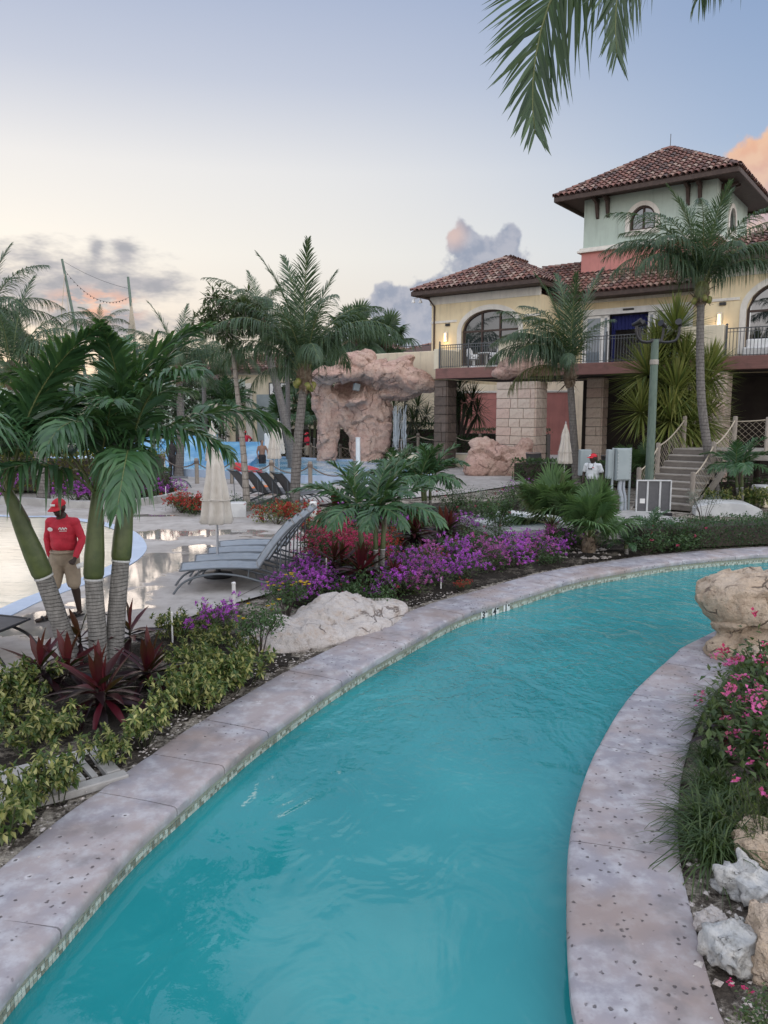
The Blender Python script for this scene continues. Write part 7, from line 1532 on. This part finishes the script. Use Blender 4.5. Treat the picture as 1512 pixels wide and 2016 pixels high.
# hedges: one plant mass each
def hedge(label, A, B_, w, h, n, mat, lsz, seed, z0=0.0, wob=.06, group=None):
    A, B_ = Vector(A), Vector(B_); t = thing('clipped_hedge', label, 'hedge', A, 0, group); rn = random.Random(seed); mb = MB(); d = B_ - A; L = d.length; u = d.normalized(); v = Vector((-u.y, u.x, 0))
    for k in range(n):
        s, q, z = rn.random(), rn.uniform(-1, 1), rn.random()
        if rn.random() < .75:
            if rn.random() < .5: z = 1.0 - abs(rn.gauss(0, .05))
            else: q = -1 + abs(rn.gauss(0, .1))
        hh = h * (1 + .10 * noise.noise(Vector((s * L * 1.2, seed, 0))) + .06 * noise.noise(Vector((s * L * 4, q, seed)))); p = u * s * L + v * q * w * .5 + Vector((0, 0, z0 + z * hh)) + rdir(rn) * wob * rn.random(); lf(mb, p, rdir(rn, -.3), lsz * rn.uniform(.7, 1.3), lsz * .6)
    mb.build('foliage', mat, t); MB().box(tuple(d / 2 + Vector((0, 0, z0 + h * .42))), (L * .97, w * .7, h * .8), rot=Matrix.Rotation(math.atan2(u.y, u.x), 3, 'Z')).build('branches', M_DKBARK, t); return t
ha, hb = G(1250, 1084), G(1700, 1064); hedge('dark green clipped hedge along the far coping at the right', (ha.x, ha.y + .35, 0), (hb.x, hb.y + .55, 0), 1.1, .55, 7000, L_HEDGE, .06, 3)
hedge('dark clipped hedge behind the low cream wall', (1.2, 44.5, 0), (5.6, 42.8, 0), 1.4, 1.5, 2600, L_HEDGE, .12, 4); hedge('clipped hedge on the lawn behind the sandstone column', (4.5, 49, 0), (10, 46.5, 0), 1.5, 1.9, 2600, L_HEDGE, .13, 5)
hedge('dark hedge behind the rock arch feet', (-7, 50, 0), (3.5, 49, 0), 2.0, 2.2, 4200, L_HEDGE, .16, 6); hedge('yellow green croton hedge on the back left planter', (-14.5, 28.5, 0), (-8.2, 28.2, 0), 2.0, 1.35, 3600, leaf('croton_leaf', [(.05, .075, .02), (.20, .19, .03), (.08, .11, .02), (.30, .27, .04), (.03, .05, .02)], .45), .14, 7, .1); hedge('dark hedge under the palms at the far left', (-30, 31, 0), (-13.5, 30.6, 0), 2.0, 1.6, 3600, L_HEDGE, .15, 8)
hedge('green shrubs growing on the planter kerb near the seated person', (-9.6, 26.6, 0), (-7.6, 27.2, 0), 1.3, .8, 1500, L_GREEN, .1, 9, .1); hedge('shady green planting under the balcony by the closed umbrella', (5.8, 33.5, 0), (10.2, 30.4, 0), 1.3, .9, 2200, L_GREEN, .13, 10); hedge('dark planting beneath the wooden stairs', (9.2, 27.5, 0), (14, 24.4, 0), .9, .7, 1500, L_GREEN, .12, 11)
# leafy trees
def tree(label, base, trunkpts, crowns, leafm, n, lsz, seed, bark=None, r=(.13, .07), name='leafy_tree', lw=.35):
    base = Vector(base); t = thing(name, label, 'tree', base); rn = random.Random(seed); P = [Vector(p) - base for p in trunkpts]; trunk([tuple(p) for p in P], r[0], r[1], 10, 30, .02).build('trunk', bark or M_BARK, t, smooth=True, ang=180); br = MB(); lm = MB(); top = P[-1]
    for (c, rad) in crowns:
        c = Vector(c) - base; br.tube([tuple(top), tuple(top.lerp(c, .5) + Vector((0, 0, .1))), tuple(c)], [r[1] * .7, r[1] * .45, r[1] * .2], 6); m = max(8, int(n * rad ** 2 / sum(q[1] ** 2 for q in crowns)) // 9)
        for k in range(m):
            q = c + rdir(rn) * rad * rn.random() ** .5; ax = (rdir(rn) + (q - c).normalized() * .8).normalized(); br.tube([tuple(c.lerp(q, .4)), tuple(q)], .012, 3)
            for j in range(9): dd = (rdir(rn) + ax * .9).normalized(); lf(lm, q + dd * .04, dd + Vector((0, 0, -.25)), lsz * rn.uniform(.7, 1.2), lsz * lw)
    br.build('branches', bark or M_BARK, t); lm.build('crown', leafm, t); return t
gb = G(487, 1006); tree('slender pale barked tree with long dark leaves left of the central palm', (gb.x, gb.y, 0), [(gb.x, gb.y, -.1), T(480, 900, gb.y + .1), T(468, 780, gb.y + .2), T(455, 660, gb.y + .3)], [(T(430, 615, gb.y), .55), (T(465, 595, gb.y + .3), .5), (T(405, 640, gb.y), .45), (T(485, 640, gb.y), .45), (T(445, 650, gb.y - .3), .5), (T(420, 585, gb.y + .2), .35), (T(500, 610, gb.y + .4), .4)], L_TREE, 1500, .26, 2, r=(.11, .05), lw=.26)
tree('broad leaved tree in the shadow at the right edge under the balcony', (16.2, 29.5, 0), [(16.2, 29.5, 0), (16, 29.4, 1.5), (15.6, 29.2, 2.8)], [((15.0, 28.8, 3.4), .6), ((15.7, 28.8, 3.7), .7), ((16.4, 29, 3.2), .7), ((15.3, 28.6, 2.8), .5)], L_GREEN, 1100, .2, 5, lw=.85)
for k, (px, py, Y, lab) in enumerate(((60, 760, 56, 'bushy far tree behind the big left palm'), (430, 760, 58, 'bushy far tree behind the pale barked tree'), (300, 790, 60, 'bushy far tree below the second ship mast'), (180, 780, 62, 'bushy far tree between the ship masts'), (640, 770, 56, 'bushy far tree left of the rock arch'), (385, 800, 50, 'low bushy tree left of the pavilion'), (800, 740, 66, 'far tree behind the right end of the rock arch'))):
    p = T(px, py, Y); rr = random.Random(k); tree(lab, (p.x, Y, 0), [(p.x, Y, 0), (p.x + .2, Y, p.z * .5), (p.x, Y, p.z * .8)], [(p + Vector((rr.uniform(-2.2, 2.2), rr.uniform(-1, 1), rr.uniform(-1.6, .9))), rr.uniform(.8, 1.5)) for _ in range(8)], L_FAR, 2600, .34, 20 + k, r=(.25, .12), lw=.45, name='bushy_tree')
# far wood closing the horizon
rn = random.Random(77); fw = MB()
for k in range(9000):
    x = rn.uniform(-75, 40); hz = 4.2 + 2.2 * noise.noise(Vector((x * .16, 3, 0))) + 1.2 * noise.noise(Vector((x * .6, 9, 0))); z = hz * rn.random() ** .6; lf(fw, Vector((x, 92 + rn.uniform(-3, 3), z)), rdir(rn, -.3), rn.uniform(.5, 1.0), .5)
tag(fw.build('far_wood', L_FAR), 'far belt of trees closing the horizon behind the resort', 'trees', kind='stuff')
# --- right bank: lily turf, bougainvillea, feathery bush
def turf(seed, n=230, L=.34, w=.007):
    rn = random.Random(seed); mb = MB()
    for i in range(n):
        az = rn.uniform(0, 6.28); e = R(rn.uniform(35, 88)); d = Vector((math.cos(az) * math.cos(e), math.sin(az) * math.cos(e), math.sin(e))); p = Vector((rn.gauss(0, .035), rn.gauss(0, .035), -.02)); S = d.cross(Vector((0, 0, 1))).normalized() * w * .5; l = L * rn.uniform(.7, 1.2); b_ = rn.uniform(.5, 1.3)
        q = [p + d * l * s + Vector((math.cos(az), math.sin(az), 0)) * l * .25 * s * s - Vector((0, 0, b_ * l * .75 * s ** 2.6)) for s in (0, .3, .55, .8, 1)]
        mb.add([q[0] - S, q[0] + S, q[1] - S, q[1] + S, q[2] - S, q[2] + S, q[3] - S * .6, q[3] + S * .6, q[4]], [(0, 1, 3, 2), (2, 3, 5, 4), (4, 5, 7, 6), (6, 7, 8)])
    return mb.mesh('blades', L_GRASS, True, 180)
TU = [turf(700 + k) for k in range(3)]
for k, (px, py, s, lab) in enumerate(((1405, 1690, 1.0, 'lily turf clump spilling over the right coping above the stones'), (1430, 1650, 1.05, None), (1390, 1630, .95, 'pale lily turf clump reaching farthest over the right coping'), (1450, 1600, 1.0, None), (1405, 1560, .9, None), (1440, 1400, 1.1, 'tall lily turf clump below the tan boulder'), (1470, 1370, 1.0, None), (1420, 1440, 1.0, None), (1480, 1330, .9, None), (1400, 1500, .8, None))):
    b = off_coping(G(px, py), .14); t = thing('lily_turf', lab or 'lily turf clump in the middle of the right bed', 'grass clump', b, k * 1.1, 'lily turf clumps'); t.scale = (s * 1.5,) * 3; put('blades', TU[k % 3], t)
BQ = [boug(640 + k, L_BOUG, F_PINK, h=.55, r=.34, nl=480, nf=34, lsz=.062, fsz=.032, top=.3, petals=7) for k in range(2)]; BQR = [boug(645, L_BOUG, F_MAG, h=.6, r=.3, nl=380, nf=30, lsz=.06, fsz=.036, top=.5, petals=8)]
B(BQ, ['pink bougainvillea in the middle of the right bed', 'pink bougainvillea at the right edge above the feathery bush', 'pink bougainvillea beside the brown cordyline', 'leafy pink bougainvillea behind the lily turf', 'pink bougainvillea between the crimson one and the cordyline'], [(1490, 1530, 1.25), (1540, 1600, 1.35), (1475, 1470, 1.15), (1530, 1540, 1.3), (1500, 1440, 1.25)], None); B(BQR, ['crimson bougainvillea below the tan boulder at the right edge', 'crimson and green bougainvillea cut by the right edge'], [(1510, 1385, 1.25), (1560, 1420, 1.4)], None)
B(BQR, ['small bougainvillea sprig at the bottom right corner'], [(1500, 2040, .42)], None)
def feather(label, px, py, s, seed):
    b = G(px, py); t = thing('feathery_bush', label, 'shrub', b); rn = random.Random(seed); mb = MB(); sm = MB()
    for k in range(34):
        d = rdir(rn, .1); e = Vector((d.x * .26, d.y * .26, .12 + d.z * .30)) * s; sm.tube([(0, 0, 0), tuple(e)], .004, 3)
        for j in range(34): q = e * (.35 + .65 * j / 34); dd = (rdir(rn) + d * .6).normalized(); lf(mb, q, dd, .045 * s, .005)
    sm.build('stems', M_STEM, t); mb.build('foliage', L_FERN, t); return t
feather('feathery yellow green bush at the right edge above the stones', 1500, 1680, 1.15, 3); feather('second feathery bush behind, partly cut by the right edge', 1535, 1640, 1.2, 4)

# things that only their place tells apart: count them from the left
ORD = 'first second third fourth fifth sixth seventh eighth ninth tenth eleventh twelfth thirteenth fourteenth fifteenth sixteenth seventeenth eighteenth nineteenth twentieth'.split()
by = {}
for o in COL.objects:
    if o.parent is None and 'category' in o: by.setdefault(o['label'], []).append(o)
for lab, os_ in by.items():
    if len(os_) > 1:
        os_.sort(key=lambda o: o.location.x / max(o.location.y, .1))
        for k, o in enumerate(os_): o['label'] = lab + (', leftmost' if k == 0 else ', rightmost' if k == len(os_) - 1 else ', %s from left' % ORD[k])
